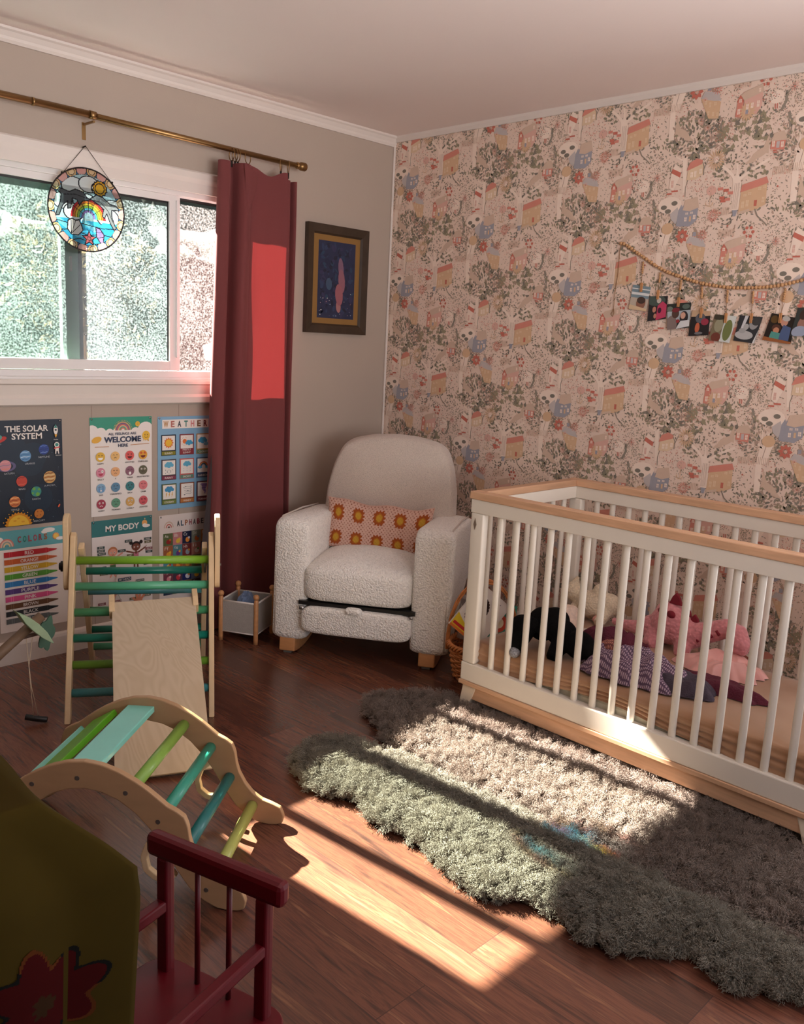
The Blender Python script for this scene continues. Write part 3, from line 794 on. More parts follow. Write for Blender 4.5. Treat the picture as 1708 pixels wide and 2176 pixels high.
# ------------------------------------------------------------------ climbing triangle
TR = math.radians(-32)
tri = thing('climbing_triangle', 'wooden folding climbing triangle with green and teal rungs, below the posters', 'climbing frame', (-1.937, -.81, 0), TR)
def paint(name, c): return mat(name, c, .35, .03, 20, coat=.15)
G = dict(lime=paint('lime_paint', (118, 168, 44)), sea=paint('seafoam_paint', (86, 172, 134)), green=paint('green_paint', (72, 150, 104)),
         teal=paint('teal_paint', (20, 122, 104)), steel=paint('steel_blue_paint', (70, 142, 148)), mint=paint('mint_paint', (128, 204, 190)), olive=paint('olive_paint', (104, 150, 48)), yg=paint('yellow_green_paint', (176, 182, 96)), dteal=paint('dark_teal_paint', (24, 110, 110)))
AP = (.27, .575)
def bar(mb, p, q, w0, w1, wd, th):
    """flat plywood bar from p to q in the (d,z) plane, between w0 and w1"""
    d = Vector(q) - Vector(p); d.normalize(); nn = Vector((-d.y, d.x)) * wd / 2
    P, Q = Vector(p), Vector(q)
    pts = [tuple(P - nn), tuple(P + nn), tuple(Q + nn), tuple(Q - nn)]
    return mb.prism(pts, w0, w1, axes=((0, 1, 0), (0, 0, 1), (1, 0, 0)))
for sx in (-1, 1):
    b = MB(); x0 = sx * .248; x1 = sx * .230
    if sx < 0: x0, x1 = -.262, -.242
    else: x0, x1 = .236, .256
    prof = [(-.024, 0.0), (.022, 0.0), (.292, .60), (.285, .622), (.262, .632), (.240, .622), (.232, .605)]
    b.prism(prof, x0, x1, axes=((0, 1, 0), (0, 0, 1), (1, 0, 0))); b.build('front_leg', M['birch'], tri, bevel=.003)
    b = MB(); y0 = x0 + .024 * (1 if sx < 0 else -1); y1 = x1 + .024 * (1 if sx < 0 else -1)
    prof = [(.563, 0), (.603, 0), (.300, .585), (.262, .57)]
    b.prism(prof, y0, y1, axes=((0, 1, 0), (0, 0, 1), (1, 0, 0))); b.build('rear_leg', M['birch'], tri, bevel=.003)
    b = MB(); z0 = x0 + (-.0225 if sx < 0 else .0225); z1 = x1 + (-.0225 if sx < 0 else .0225)
    prof = rounded([(.20, .42), (.285, .42), (.31, .60), (.31, .70), (.22, .70), (.215, .60)], .04, 5)
    b.prism(prof, z0, z1, axes=((0, 1, 0), (0, 0, 1), (1, 0, 0))); b.build('hinge_plate', M['birch'], tri, bevel=.003)
b = MB(); b.cyl((-.284, .27, .50), (-.306, .27, .50), .014, 8).cyl((-.29, .27, .50), (-.30, .27, .50), .02, 14); b.build('locking_knob', M['black'], tri)
MB().cyl((.23, .27, .50), (.285, .27, .50), .005, 8).cyl((.224, .27, .47), (.224, .27, .53), .004, 8).build('hinge_bolt', M['steel'], tri)
RUNG_F = [(.527, 'lime'), (.439, 'sea'), (.352, 'green'), (.267, 'teal'), (.18, 'olive'), (.09, 'steel')]
for z_, c_ in RUNG_F:
    d_ = .47 * z_
    MB().cyl((-.243, d_, z_), (.238, d_, z_), .0155, 18).build('rung', G[c_], tri)
for z_, c_ in [(.463, 'teal'), (.368, 'steel'), (.275, 'green'), (.178, 'teal'), (.088, 'sea')]:
    d_ = .583 - .533 * z_
    MB().cyl((-.22, d_, z_), (.214, d_, z_), .0145, 18).build('rung', G[c_], tri)

# ramp board hooked on the third rung
Rz = Matrix.Rotation(TR, 3, 'Z')
def triw(w_, d_, z_): v_ = Rz @ Vector((w_, d_, 0)); return Vector((-1.937 + v_.x, -.81 + v_.y, z_))
topc = triw(.038, .150, .395); botc = Vector((-2.105, -1.252, .010))
ramp = thing('ramp_board', 'pale birch plywood ramp board leaning on the climbing triangle', 'ramp', (botc.x, botc.y, 0))
ax = (topc - botc).normalized(); wdir = (triw(1, 0, 0) - triw(0, 0, 0)); wdir = (wdir - ax * wdir.dot(ax)).normalized(); nn = wdir.cross(ax)
if nn.z < 0: nn = -nn
LR = (topc - botc).length
MR = Matrix(((wdir.x, ax.x, nn.x, 0), (wdir.y, ax.y, nn.y, 0), (wdir.z, ax.z, nn.z, botc.z), (0, 0, 0, 1)))
def mat_birchface():
    m, n, l, p = new_mat('birch_face')
    mp = mapping(n, l, (5.0, 1.6, 2))
    nz = n.new('ShaderNodeTexNoise'); nz.inputs['Scale'].default_value = 1.2; nz.inputs['Detail'].default_value = 2; nz.inputs['Distortion'].default_value = 1.2
    l.new(mp.outputs[0], nz.inputs['Vector'])
    mu = n.new('ShaderNodeMath'); mu.operation = 'MULTIPLY'; mu.inputs[1].default_value = 26; l.new(nz.outputs['Fac'], mu.inputs[0])
    fr = n.new('ShaderNodeMath'); fr.operation = 'PINGPONG'; fr.inputs[1].default_value = 1.0; l.new(mu.outputs[0], fr.inputs[0])
    cr = n.new('ShaderNodeValToRGB'); e = cr.color_ramp.elements; e[0].color = L((198, 180, 155)); e[1].color = L((190, 171, 145)); e[0].position = .2; e[1].position = .9
    l.new(fr.outputs[0], cr.inputs[0]); l.new(cr.outputs[0], p.inputs['Base Color']); p.inputs['Roughness'].default_value = .42
    return m
M['birchface'] = mat_birchface()
MB().box((-.148, 0, 0), (.148, LR, .009), MR).build('board', M['birchface'], ramp, bevel=.0015)
for sx in (-1, 1):
    b = MB(); x0 = sx * .158
    pr_ = [(LR - .045, -.03), (LR - .02, -.045), (LR + .012, -.038), (LR + .035, -.005), (LR + .03, .02), (LR - .01, .024), (LR - .045, .012)]
    b.prism(pr_, min(x0, x0 - sx * .02), max(x0, x0 - sx * .02), axes=((0, 1, 0), (0, 0, 1), (1, 0, 0)), M=MR); b.build('hook', M['birch'], ramp, bevel=.002)
MB().box((-.13, .02, -.016), (.13, .04, 0), MR).build('end_batten', M['birch'], ramp)

# ------------------------------------------------------------------ rocking arch climber
AY = math.radians(-51)
arch = thing('rocking_arch', 'curved birch rocking arch with green and mint slats, in front of the ramp board', 'climbing frame', (-2.0, -1.70, 0), AY)
half_out = [(0.010, .0), (.014, .022), (.003, .046), (-.022, .057), (-.052, .067), (-.078, .085), (-.100, .112), (-.118, .145), (-.127, .175), (-.131, .205), (-.140, .228), (-.160, .242), (-.182, .252), (-.202, .268), (-.228, .288), (-.262, .310), (-.302, .330), (-.345, .344), (-.388, .349)]
half_in = [(-.388, .278), (-.345, .272), (-.305, .256), (-.262, .226), (-.222, .184), (-.190, .138), (-.160, .088), (-.128, .042), (-.092, .012), (-.060, -.004), (-.03, -.008), (-.006, -.006)]
CXA = -.388
mir = lambda p: (2 * CXA - p[0], p[1])
outer = half_out + [mir(p) for p in half_out[::-1][1:]]
inner_l = [mir(p) for p in half_in[::-1]][:-1]
outline = outer + inner_l + half_in
outline = [(x, z + .008) for x, z in outline]
M['screw'] = mat('screw_steel', (120, 112, 106), .4, metal=.6)
M['arch'] = mat('birch_plywood_shaded', (176, 140, 104), .45, .06, 4, (3, 10, 10))  # same birch ply, darkened: shade on the side panels painted into the colour
for d0 in (0.0, -.395):
    b = MB(); n = len(outline)
    # triangulated as a strip between outer and inner edges
    no = len(outer); out_ = [(x, z + .008) for x, z in outer]; inn = [(x, z + .008) for x, z in (half_in[::-1] + [mir(p) for p in half_in][1:])]
    def resample(P, m_):
        cum = [0]
        for a_, b_ in zip(P[:-1], P[1:]): cum.append(cum[-1] + math.hypot(b_[0] - a_[0], b_[1] - a_[1]))
        res = []; k = 0
        for i in range(m_ + 1):
            t_ = cum[-1] * i / m_
            while k < len(P) - 2 and cum[k + 1] < t_: k += 1
            f_ = (t_ - cum[k]) / (cum[k + 1] - cum[k] or 1); res.append((P[k][0] + (P[k + 1][0] - P[k][0]) * f_, P[k][1] + (P[k + 1][1] - P[k][1]) * f_))
        return res
    m_ = 120; ro, ri = resample(out_, m_), resample(inn, m_)
    vs_ = []; fs = []
    for i in range(m_ + 1):
        for (x, z) in (ro[i], ri[i]):
            vs_.append((x, d0, z)); vs_.append((x, d0 + .018, z))
    for i in range(m_):
        a = 4 * i; c = 4 * (i + 1)
        fs += [(a, a + 2, c + 2, c), (a + 1, c + 1, c + 3, a + 3), (a, c, c + 1, a + 1), (a + 2, a + 3, c + 3, c + 2)]
    fs += [(0, 1, 3, 2), (4 * m_, 4 * m_ + 2, 4 * m_ + 3, 4 * m_ + 1)]
    b.add(vs_, fs); side = b.build('side_panel', M['arch'], arch, bevel=.003)
    # loop handle on the inside of the curve
    lp = [(-.205, .175), (-.232, .150), (-.243, .118), (-.236, .085), (-.212, .066), (-.186, .066), (-.165, .082)]
    for mirr in (False, True):
        pts = [mir(p) for p in lp] if mirr else lp
        b = MB(); q = resample(pts, 20); vs_ = []; fs = []
        for i, (x, z) in enumerate(q):
            j0 = q[max(i - 1, 0)]; j1 = q[min(i + 1, 20)]; t_ = Vector((j1[0] - j0[0], j1[1] - j0[1])).normalized(); nx, nz_ = -t_.y * .008, t_.x * .008
            vs_ += [(x + nx, d0 + .001, z + nz_), (x + nx, d0 + .017, z + nz_), (x - nx, d0 + .017, z - nz_), (x - nx, d0 + .001, z - nz_)]
        for i in range(20):
            for k in range(4): fs.append((4 * i + k, 4 * i + (k + 1) % 4, 4 * i + 4 + (k + 1) % 4, 4 * i + 4 + k))
        b.add(vs_, fs); b.build('loop_handle', M['birch'], side, bevel=.002)
    for (x, z) in ((-.285, .285), (-.205, .218), (-.155, .128), (-.405, .312), (-.52, .285), (-.085, .05)):
        y_ = d0 - .001 if d0 < 0 else d0 + .019
        MB().cyl((x, y_, z), (x, y_ + .001, z), .006, 12).build('screw', M['screw'], side)
def archrung(x, z, r, m): MB().cyl((x, -.378, z), (x, .001, z), r, 18).build('rung', m, arch)
def archslat(x, z, wd, ang, m):
    T = Matrix.Translation((x, -.1885, z)) @ Matrix.Rotation(ang, 4, 'Y')
    MB().box((-wd / 2, -.189, -.009), (wd / 2, .189, .009), T).build('slat', m, arch, bevel=.003)
archrung(-.280, .283, .0155, G['olive2'] if 'olive2' in G else paint('moss_paint', (128, 168, 70)))
archrung(-.202, .222, .0155, paint('turquoise_paint', (48, 150, 128)))
archrung(-.146, .135, .0155, G['dteal']); archrung(-.078, .055, .0155, G['yg'])
archslat(-.405, .322, .078, math.radians(-2), G['mint'])
archslat(-.512, .285, .078, math.radians(-32), paint('bright_green_paint', (96, 178, 40)))
archslat(-.600, .222, .070, math.radians(-48), G['mint'])
archrung(-.69, .07, .0155, G['dteal'])

# ------------------------------------------------------------------ wallpaper: houses, trees, flowers and leaves in a half-drop repeat
WPC = dict(base=(230, 207, 191), cream=(240, 220, 204), dark=(128, 121, 110), olive=(156, 145, 120), taupe=(178, 153, 137), gray=(147, 138, 125),
           red=(190, 92, 76), brick=(206, 122, 106), pink=(218, 168, 154), ochre=(210, 172, 134), ylw=(222, 194, 160), blue=(142, 146, 160), bluel=(184, 178, 178), tan=(210, 184, 164), green=(139, 132, 112))
for k_ in ('red', 'brick', 'pink', 'ochre', 'blue', 'bluel', 'ylw'): WPC[k_] = tuple(a * .80 + b * .20 for a, b in zip(WPC[k_], WPC['base']))
def build_tile(P, ox, oz):
    """one repeat; ox is the distance right of the room corner, z up; P.fn works in (u, z)"""
    S = .00046
    X = lambda px: ox + (px - 490) * S
    Z = lambda py: oz - (py - 1270) * S
    r = random.Random(21)
    C = WPC
    h = lambda: None
    P.h = .0003
    def clip_ok(x, y): return True
    def leaves(cx, cy, rx, ry, n, ln, wd, cols, radial=True, jitter=.5, hole=None):
        for _ in range(n):
            a = r.uniform(0, 6.283); q = math.sqrt(r.uniform(0.02, 1)); x = cx + rx * q * math.cos(a); y = cy + ry * q * math.sin(a)
            an = (math.atan2((cy + ry * .8 - y), x - cx) if radial else r.uniform(0, 6.28)) + r.gauss(0, jitter)
            if radial: an = math.atan2(-(y - cy) + ry * .5, x - cx) + r.gauss(0, jitter)
            s_ = r.uniform(.75, 1.2)
            P.leaf(X(x), Z(y), ln * S * s_, wd * S * s_, an, C[r.choice(cols)])
    def dots(cx, cy, rx, ry, n, rad, cols):
        for _ in range(n):
            x = cx + rx * r.uniform(-1, 1); y = cy + ry * r.uniform(-1, 1); P.leaf(X(x), Z(y), rad * 2 * S, rad * 1.5 * S, r.uniform(0, 6), C[r.choice(cols)])
    def trunk(pts, w_, c):
        P.line([(X(a), Z(b_)) for a, b_ in pts], w_ * S, C[c])
    def flower(cx, cy, r0, r1, n, wd, c, cc, cr_):
        for k in range(n):
            a = 6.283 * k / n; P.leaf(X(cx) + r0 * S * math.cos(a), Z(cy) + r0 * S * math.sin(a) * 1.15, (r1 - r0) * S, wd * S, a, C[c])
        P.up(); P.ell(X(cx), Z(cy), cr_ * S, None, C[cc], 10)
        for k in range(7): P.ell(X(cx) + cr_ * S * .55 * math.cos(k * .9), Z(cy) + cr_ * S * .55 * math.sin(k * .9), 3 * S, None, C['red'], 6)
        P.h -= P.step
    # background texture of tiny leaves and specks, drifting in direction like foliage
    for _ in range(1700):
        u_, v_ = r.uniform(-.262, .262), r.uniform(-.275, .275)
        d_ = mnoise.noise(Vector((u_ * 14, v_ * 14, 5))) * 4; t_ = mnoise.noise(Vector((u_ * 8, v_ * 8, 11)))
        cols = ('olive', 'gray', 'taupe', 'dark', 'green') if t_ > .05 else ('pink', 'tan', 'taupe', 'brick') if t_ < -.28 else ('gray', 'taupe', 'olive', 'tan')
        big = 1.0 + max(0, t_) * 1.6
        P.leaf(ox + u_, oz + v_, r.uniform(13, 21) * S * big, r.uniform(6, 10) * S * big, d_ + r.gauss(0, .45), C[r.choice(cols)])
    P.up()
    # trees with fine foliage
    trunk([(640, 1420), (650, 1330), (630, 1260), (600, 1210)], 24, 'taupe'); trunk([(648, 1330), (690, 1250), (730, 1190)], 12, 'taupe'); trunk([(645, 1340), (660, 1240)], 10, 'taupe')
    trunk([(1240, 330), (1275, 260), (1270, 180)], 22, 'gray'); trunk([(1272, 220), (1320, 140)], 10, 'gray')
    trunk([(180, 1160), (200, 1090), (190, 1010), (170, 940)], 22, 'gray')
    leaves(1300, 80, 130, 120, 120, 16, 7, ('gray', 'olive', 'taupe'))
    leaves(180, 880, 110, 110, 110, 16, 7, ('gray', 'olive', 'taupe'))
    leaves(660, 1180, 110, 90, 80, 14, 6, ('taupe', 'olive', 'pink'))
    P.up()
    # big pale trunks
    trunk([(290, 1640), (280, 1400), (300, 1250)], 52, 'cream'); trunk([(300, 1300), (230, 1180)], 16, 'cream'); trunk([(300, 1290), (330, 1150), (420, 1080)], 16, 'cream'); trunk([(290, 1300), (280, 1120)], 12, 'cream')
    leaves(300, 1180, 210, 200, 400, 30, 14, ('gray', 'taupe', 'dark', 'olive', 'tan'))
    trunk([(950, 1080), (945, 900), (930, 800)], 70, 'cream'); trunk([(930, 840), (860, 760), (790, 710)], 24, 'cream'); trunk([(960, 830), (1060, 760), (1200, 690)], 22, 'cream'); trunk([(935, 800), (925, 700)], 18, 'cream')
    for k in range(9): trunk([(922 + k * 7, 1070), (922 + k * 7 + r.uniform(-5, 5), 860)], 2, 'taupe')
    # leaf tree with ochre bird
    leaves(520, 430, 250, 175, 330, 42, 20, ('green', 'dark', 'olive', 'gray', 'taupe'), jitter=.8)
    trunk([(470, 900), (450, 720), (440, 620), (470, 560)], 38, 'cream'); trunk([(450, 640), (350, 590)], 12, 'cream'); trunk([(460, 600), (590, 500)], 12, 'cream')
    for k in range(7): a = math.pi * (1.02 + .155 * k); P.leaf(X(515), Z(590), 58 * S, 22 * S, a, C['dark' if k % 2 else 'green'])
    # ginkgo tree: fan leaves in rings
    for _ in range(110):
        a = r.uniform(-.2, 3.4); q = math.sqrt(r.uniform(.05, 1)); x = 965 + 215 * q * math.cos(a); y = 560 - 250 * q * math.sin(a)
        an = a + r.gauss(0, .5); c = C[r.choice(('dark', 'olive', 'olive', 'green', 'taupe'))]; u_, v_ = X(x), Z(y); L_ = r.uniform(34, 52) * S
        pts = [(u_, v_)] + [(u_ + L_ * math.cos(an + d_) * (1 if abs(d_) > .1 else .86), v_ + L_ * math.sin(an + d_) * (1 if abs(d_) > .1 else .86)) for d_ in (-.45, -.2, 0, .2, .45)]
        P.poly(pts, c)
    leaves(1080, 770, 120, 40, 22, 38, 22, ('dark', 'olive', 'green'), False); leaves(800, 760, 60, 60, 18, 36, 20, ('olive', 'green', 'dark'), False)
    # pale dove-like birds
    for bx_, by_, m_ in ((1110, 640, 1), (390, 400, -1)):
        P.up(); P.ell(X(bx_), Z(by_), 78 * S, 32 * S, C['tan'], 14, .5 * m_); P.poly([(X(bx_ + 10 * m_), Z(by_ - 10)), (X(bx_ + 62 * m_), Z(by_ - 150)), (X(bx_ + 70 * m_), Z(by_ + 10))], C['tan'])
        P.poly([(X(bx_ - 60 * m_), Z(by_ + 20)), (X(bx_ - 120 * m_), Z(by_ + 80)), (X(bx_ - 20 * m_), Z(by_ + 60))], C['tan'])
    P.up()
    # umbrella tree, round bushes, nest, pond
    P.poly([(X(1425), Z(800)), (X(1440), Z(600)), (X(1530), Z(600)), (X(1480), Z(800))], C['cream']); trunk([(1440, 770), (1465, 640)], 6, 'taupe'); P.ell(X(1478), Z(605), 56 * S, 50 * S, C['ochre'], 16)
    P.ell(X(720), Z(905), 45 * S, 40 * S, C['pink'], 14); trunk([(715, 1035), (718, 900)], 4, 'ochre'); P.ring(X(712), Z(1000), 30 * S, 36 * S, C['ochre'], 180, 360, 10)
    P.ell(X(1195), Z(220), 60 * S, 52 * S, C['cream'], 16); dots(1195, 220, 40, 20, 5, 5, ('dark', 'red')); trunk([(1188, 270), (1192, 310)], 7, 'red'); trunk([(1205, 270), (1208, 310)], 7, 'red')
    P.ell(X(340), Z(1000), 115 * S, 72 * S, C['cream'], 22); P.up()
    for a_, b_ in ((285, 1015), (385, 985), (328, 1050)): P.ell(X(a_), Z(b_), 30 * S, 20 * S, C['dark'], 12)
    for _ in range(60): a = r.uniform(0, 6.28); P.leaf(X(860 + 48 * math.cos(a)), Z(640 + 52 * math.sin(a)), 16 * S, 5 * S, a + 1.2 * r.choice((-1, 1)), C['dark'])
    for _ in range(70): a = r.uniform(0, 6.28); q = r.uniform(.3, 1); P.leaf(X(1110 + 78 * q * math.cos(a)), Z(1400 + 58 * q * math.sin(a)), 12 * S, 6 * S, a, C[r.choice(('dark', 'red', 'gray'))])
    # fences and dot fields
    for fx, fy in ((830, 1230), (760, 1050), (230, 150), (1240, 760)):
        for k in range(10): trunk([(fx + k * 15, fy), (fx + k * 15, fy + 62)], 5, 'tan')
    dots(760, 450, 110, 90, 110, 4, ('red', 'dark', 'brick')); dots(880, 1330, 120, 60, 40, 4, ('pink', 'brick')); dots(1240, 400, 70, 90, 34, 4, ('brick', 'taupe')); dots(120, 1240, 80, 60, 30, 4, ('brick', 'pink'))
    dots(640, 880, 100, 60, 50, 4, ('dark', 'taupe')); dots(1580, 720, 50, 120, 46, 5, ('dark', 'green'))
    for hx, hy in ((900, 1205), (600, 1268), (820, 1095), (1290, 915)): P.star(X(hx), Z(hy), 6 * S, 11 * S, 3, C['red'])
    P.up()
    # houses
    def house(wall, roof, wins, wc, doors=()):
        P.poly([(X(a), Z(b_)) for a, b_ in wall[0]], C[wall[1]]); 
        P.up(); P.poly([(X(a), Z(b_)) for a, b_ in roof[0]], C[roof[1]]); P.up()
        for a, b_, w_, h_ in wins:
            P.rect(X(a), Z(b_ + h_), X(a + w_), Z(b_), C[wc])
        for a, b_, w_, h_, c in doors: P.rect(X(a), Z(b_ + h_), X(a + w_), Z(b_), C[c])
        P.up()
        for a, b_, w_, h_ in wins:
            P.line([(X(a + w_ / 2), Z(b_)), (X(a + w_ / 2), Z(b_ + h_))], 2.5 * S, C[wall[1]]); P.line([(X(a), Z(b_ + h_ / 2)), (X(a + w_), Z(b_ + h_ / 2))], 2.5 * S, C[wall[1]])
        P.h -= 3 * P.step
    house(([(980, 1110), (985, 930), (1200, 860), (1205, 1050), (1120, 1090)], 'ochre'), ([(978, 940), (990, 880), (1190, 830), (1212, 880), (1130, 905)], 'brick'),
          [(1010, 955, 26, 20), (1050, 945, 26, 20), (1130, 910, 26, 22), (1172, 900, 22, 20), (1000, 1015, 24, 52), (1038, 1005, 24, 52), (1170, 990, 22, 42)], 'ylw', [(1108, 1010, 24, 48, 'red')])
    P.poly([(X(975), Z(1120)), (X(980), Z(1098)), (X(1075), Z(1075)), (X(1075), Z(1098))], C['tan'])
    house(([(475, 800), (490, 690), (620, 660), (625, 760), (560, 800)], 'ylw'), ([(470, 720), (495, 655), (560, 625), (612, 645), (610, 675), (500, 712)], 'brick'),
          [(510, 735, 24, 44), (545, 728, 20, 50), (590, 715, 24, 40)], 'cream')
    house(([(315, 850), (330, 700), (360, 650), (420, 700), (410, 760), (360, 880)], 'cream'), ([(325, 725), (335, 690), (420, 730), (412, 770)], 'red'),
          [(335, 790, 20, 60)], 'pink', [(300, 895, 50, 14, 'red'), (345, 875, 60, 14, 'red')])
    house(([(460, 1185), (450, 1050), (470, 1010), (615, 1030), (612, 1140), (550, 1190)], 'blue'), ([(470, 1050), (490, 965), (600, 945), (622, 1035), (540, 1062)], 'tan'),
          [(495, 1110, 22, 36), (575, 1095, 24, 36), (500, 1072, 26, 16), (545, 1068, 26, 16)], 'cream', [(540, 1105, 18, 44, 'ochre')])
    P.poly([(X(352), Z(1075)), (X(420), Z(1020)), (X(440), Z(1080)), (X(415), Z(1165)), (X(365), Z(1120))], C['bluel']); P.poly([(X(420), Z(1180)), (X(430), Z(1050)), (X(455), Z(1000)), (X(475), Z(1060)), (X(470), Z(1190))], C['blue'])
    house(([(858, 330), (870, 190), (885, 165), (920, 220), (910, 340)], 'brick'), ([(862, 210), (888, 160), (922, 212), (918, 225), (888, 180), (868, 222)], 'red'), [(880, 195, 22, 26), (875, 270, 22, 44)], 'cream')
    house(([(920, 320), (925, 205), (1010, 180), (1075, 160), (1078, 270), (1040, 330)], 'pink'), ([(890, 165), (925, 140), (1070, 100), (1085, 160), (925, 210)], 'tan'), [(945, 240, 22, 42), (985, 235, 22, 42), (1035, 225, 22, 50), (1040, 130, 16, 30)], 'cream', [(945, 285, 22, 34, 'blue')])
    house(([(540, 150), (560, 110), (720, 190), (710, 320), (620, 310)], 'ochre'), ([(535, 140), (565, 85), (690, 110), (722, 180), (660, 175)], 'bluel'), [(575, 160, 18, 34), (615, 180, 18, 40), (660, 185, 22, 26), (605, 250, 18, 34), (650, 262, 18, 34), (690, 270, 16, 30)], 'ylw')
    P.rect(X(590), Z(85), X(620), Z(50), C['blue'])
    house(([(1190, 620), (1195, 540), (1312, 560), (1305, 635)], 'brick'), ([(1190, 560), (1210, 500), (1290, 485), (1318, 545), (1310, 560)], 'tan'), [(1202, 560, 22, 44), (1275, 570, 22, 44)], 'cream', [(1238, 565, 26, 50, 'bluel'), (1215, 630, 34, 8, 'red'), (1220, 644, 34, 8, 'red')])
    # checked rug-like garden, tulips
    for i_, (a, b_) in enumerate(((778, 885), (830, 900), (870, 925), (800, 960), (850, 975), (812, 985))): P.rect(X(a), Z(b_ + 24), X(a + 46), Z(b_), C['brick' if i_ % 2 == 0 else 'red'])
    P.poly([(X(925), Z(1080)), (X(970), Z(1080)), (X(960), Z(1130)), (X(935), Z(1130))], C['blue'])
    P.up()
    flower(490, 1270, 14, 62, 8, 34, 'red', 'cream', 12)
    flower(960, 1490, 18, 78, 16, 20, 'ochre', 'ylw', 20); flower(735, 655, 22, 88, 18, 12, 'ochre', 'cream', 20)
    flower(760, 1112, 16, 58, 16, 8, 'brick', 'pink', 12); flower(680, 80, 14, 50, 12, 8, 'brick', 'pink', 10)
    flower(1092, 1265, 22, 52, 6, 32, 'red', 'cream', 16)
    flower(575, 1345, 6, 24, 8, 8, 'pink', 'brick', 5); flower(1330, 1350, 8, 40, 9, 10, 'pink', 'brick', 8); flower(560, 325, 10, 34, 12, 7, 'pink', 'ochre', 7); flower(625, 385, 8, 30, 10, 7, 'pink', 'ochre', 6)
    trunk([(850, 1190), (890, 1190), (945, 1150)], 5, 'dark'); trunk([(1010, 1200), (1060, 1160), (1110, 1200), (1160, 1210)], 3, 'taupe'); trunk([(1120, 1080), (1150, 1140), (1210, 1190), (1240, 1220)], 9, 'gray')
    trunk([(480, 940), (475, 860), (490, 800)], 5, 'dark'); trunk([(630, 770), (632, 700), (600, 640)], 7, 'gray'); trunk([(632, 720), (665, 640)], 5, 'gray')

proto = Print(lambda u, z, h: (u, z, h)); build_tile(proto, 0.0, 0.0)
PV = np.array(proto.v); PF = proto.f; PC = proto.c
wp = MB()
WB = MB().color(WPC['base']); WB.box((-.0012, -3.1, .09), (.0, -.008, H - .02))
TW, TH = .5235, .5475
U_MAX, ZMAX, ZMIN = 3.08, H - .024, .10
allv = []; allf = []; allc = []
off = 0
for i in range(-1, 7):
    for j in range(-1, 6):
        ou = .131 + i * TW; oz = 2.133 - j * TH + (.5 * TH if i % 2 else 0)
        V = PV + np.array([ou, oz, 0])
        if V[:, 0].min() > U_MAX or V[:, 0].max() < .01 or V[:, 1].min() > ZMAX or V[:, 1].max() < ZMIN: continue
        inside = (V[:, 0] > .012) & (V[:, 0] < U_MAX) & (V[:, 1] < ZMAX) & (V[:, 1] > ZMIN)
        W3 = np.stack([-.0012 - V[:, 2] * 1.0, -V[:, 0], V[:, 1]], 1)
        ui = np.clip(V[:, 0], .012, U_MAX); zi = np.clip(V[:, 1], ZMIN, ZMAX); W3[:, 1] = -ui; W3[:, 2] = zi
        for f_, c_ in zip(PF, PC):
            if any(inside[k] for k in f_): allf.append(tuple(k + off for k in f_)); allc.append(c_)
        allv.append(W3); off += len(V)
wp.v = [tuple(p) for p in np.concatenate(allv)]; wp.f = allf; wp.c = allc; wp.s = [False] * len(allf)
M['wallpaper'] = mat('wallpaper_print', (255, 255, 255), .75, .02, 40, attr=True, spec=.2)
paper = WB.build('wallpaper', M['wallpaper'], wr, attr=True)
struct(paper)
o = wp.build('wallpaper_motifs', M['wallpaper'], paper, attr=True, fixn=False); struct(o)

# ------------------------------------------------------------------ curtain rod, rings, curtain
rod = thing('curtain_rod', 'brass telescoping curtain rod above the window', 'curtain rod', (-1.73, -.09, 2.183))
RZ = lambda x: 0.0
b = MB(); b.tube([(-2.9 + 1.73, 0, .004), (.012, 0, .004)], .0135, 16); b.build('outer_tube', M['brass'], rod)
b = MB(); b.tube([(0, 0, 0.002), (-.72 + 1.73, 0, -.012)], .0115, 16); b.build('inner_tube', M['brass'], rod)
MB().cyl((-.012, 0, .004), (.014, 0, .003), .0155, 16).build('collar', M['brass'], rod)
MB().cyl((-.235, 0, .004), (-.225, 0, .004), .0148, 16).build('collar', M['brass'], rod)
MB().lathe([(.0, 0), (.0135, 0), (.0155, .006), (.0145, .014), (.0135, .018), (.0185, .024), (.0195, .03), (.0195, .05), (.0175, .054), (0, .054)], 20,
           Matrix.Translation((1.005, 0, -.012)) @ Matrix.Rotation(math.radians(90), 4, 'Y')).build('finial', M['brass'], rod)
bk = MB(); bk.box((.0, .088, -.075), (.016, .0905, -.01)); bk.box((.004, .0, -.022), (.012, .089, -.014)); bk.build('wall_bracket', M['brass'], rod, bevel=.001)
def ring(x, ang, lab, clipdx=0):
    t = thing('curtain_ring', lab, 'curtain ring', (x, -.09, 2.165), 0, 'brass rings with clips on the curtain rod')
    z0 = .183 - .165 - .012 * (x + 1.73)
    b = MB(); pts = []
    for k in range(24):
        a = 2 * math.pi * k / 24; pts.append((.026 * math.sin(a) * math.sin(ang), .026 * math.sin(a) * math.cos(ang), -.009 + .026 * math.cos(a)))
    b.tube(pts, .0022, 8, closed=True); b.build('loop', M['brass'], t)
    b = MB(); b.box((-.0045, -.002, -.062), (.0045, .002, -.034)); b.build('clip', M['darkmetal'], t, bevel=.001)
    return t
ring(-1.085, .15, 'leftmost brass clip ring of the cluster on the curtain rod'); ring(-1.068, .1, 'second brass clip ring of the left cluster on the curtain rod'); ring(-1.053, .2, 'third brass clip ring of the left cluster on the curtain rod')
ring(-1.0, 1.1, 'brass clip ring turned face-on, just right of the ring cluster'); ring(-.815, .8, 'brass clip ring, second from the right end of the rod'); ring(-.772, .5, 'brass clip ring nearest the rod finial')

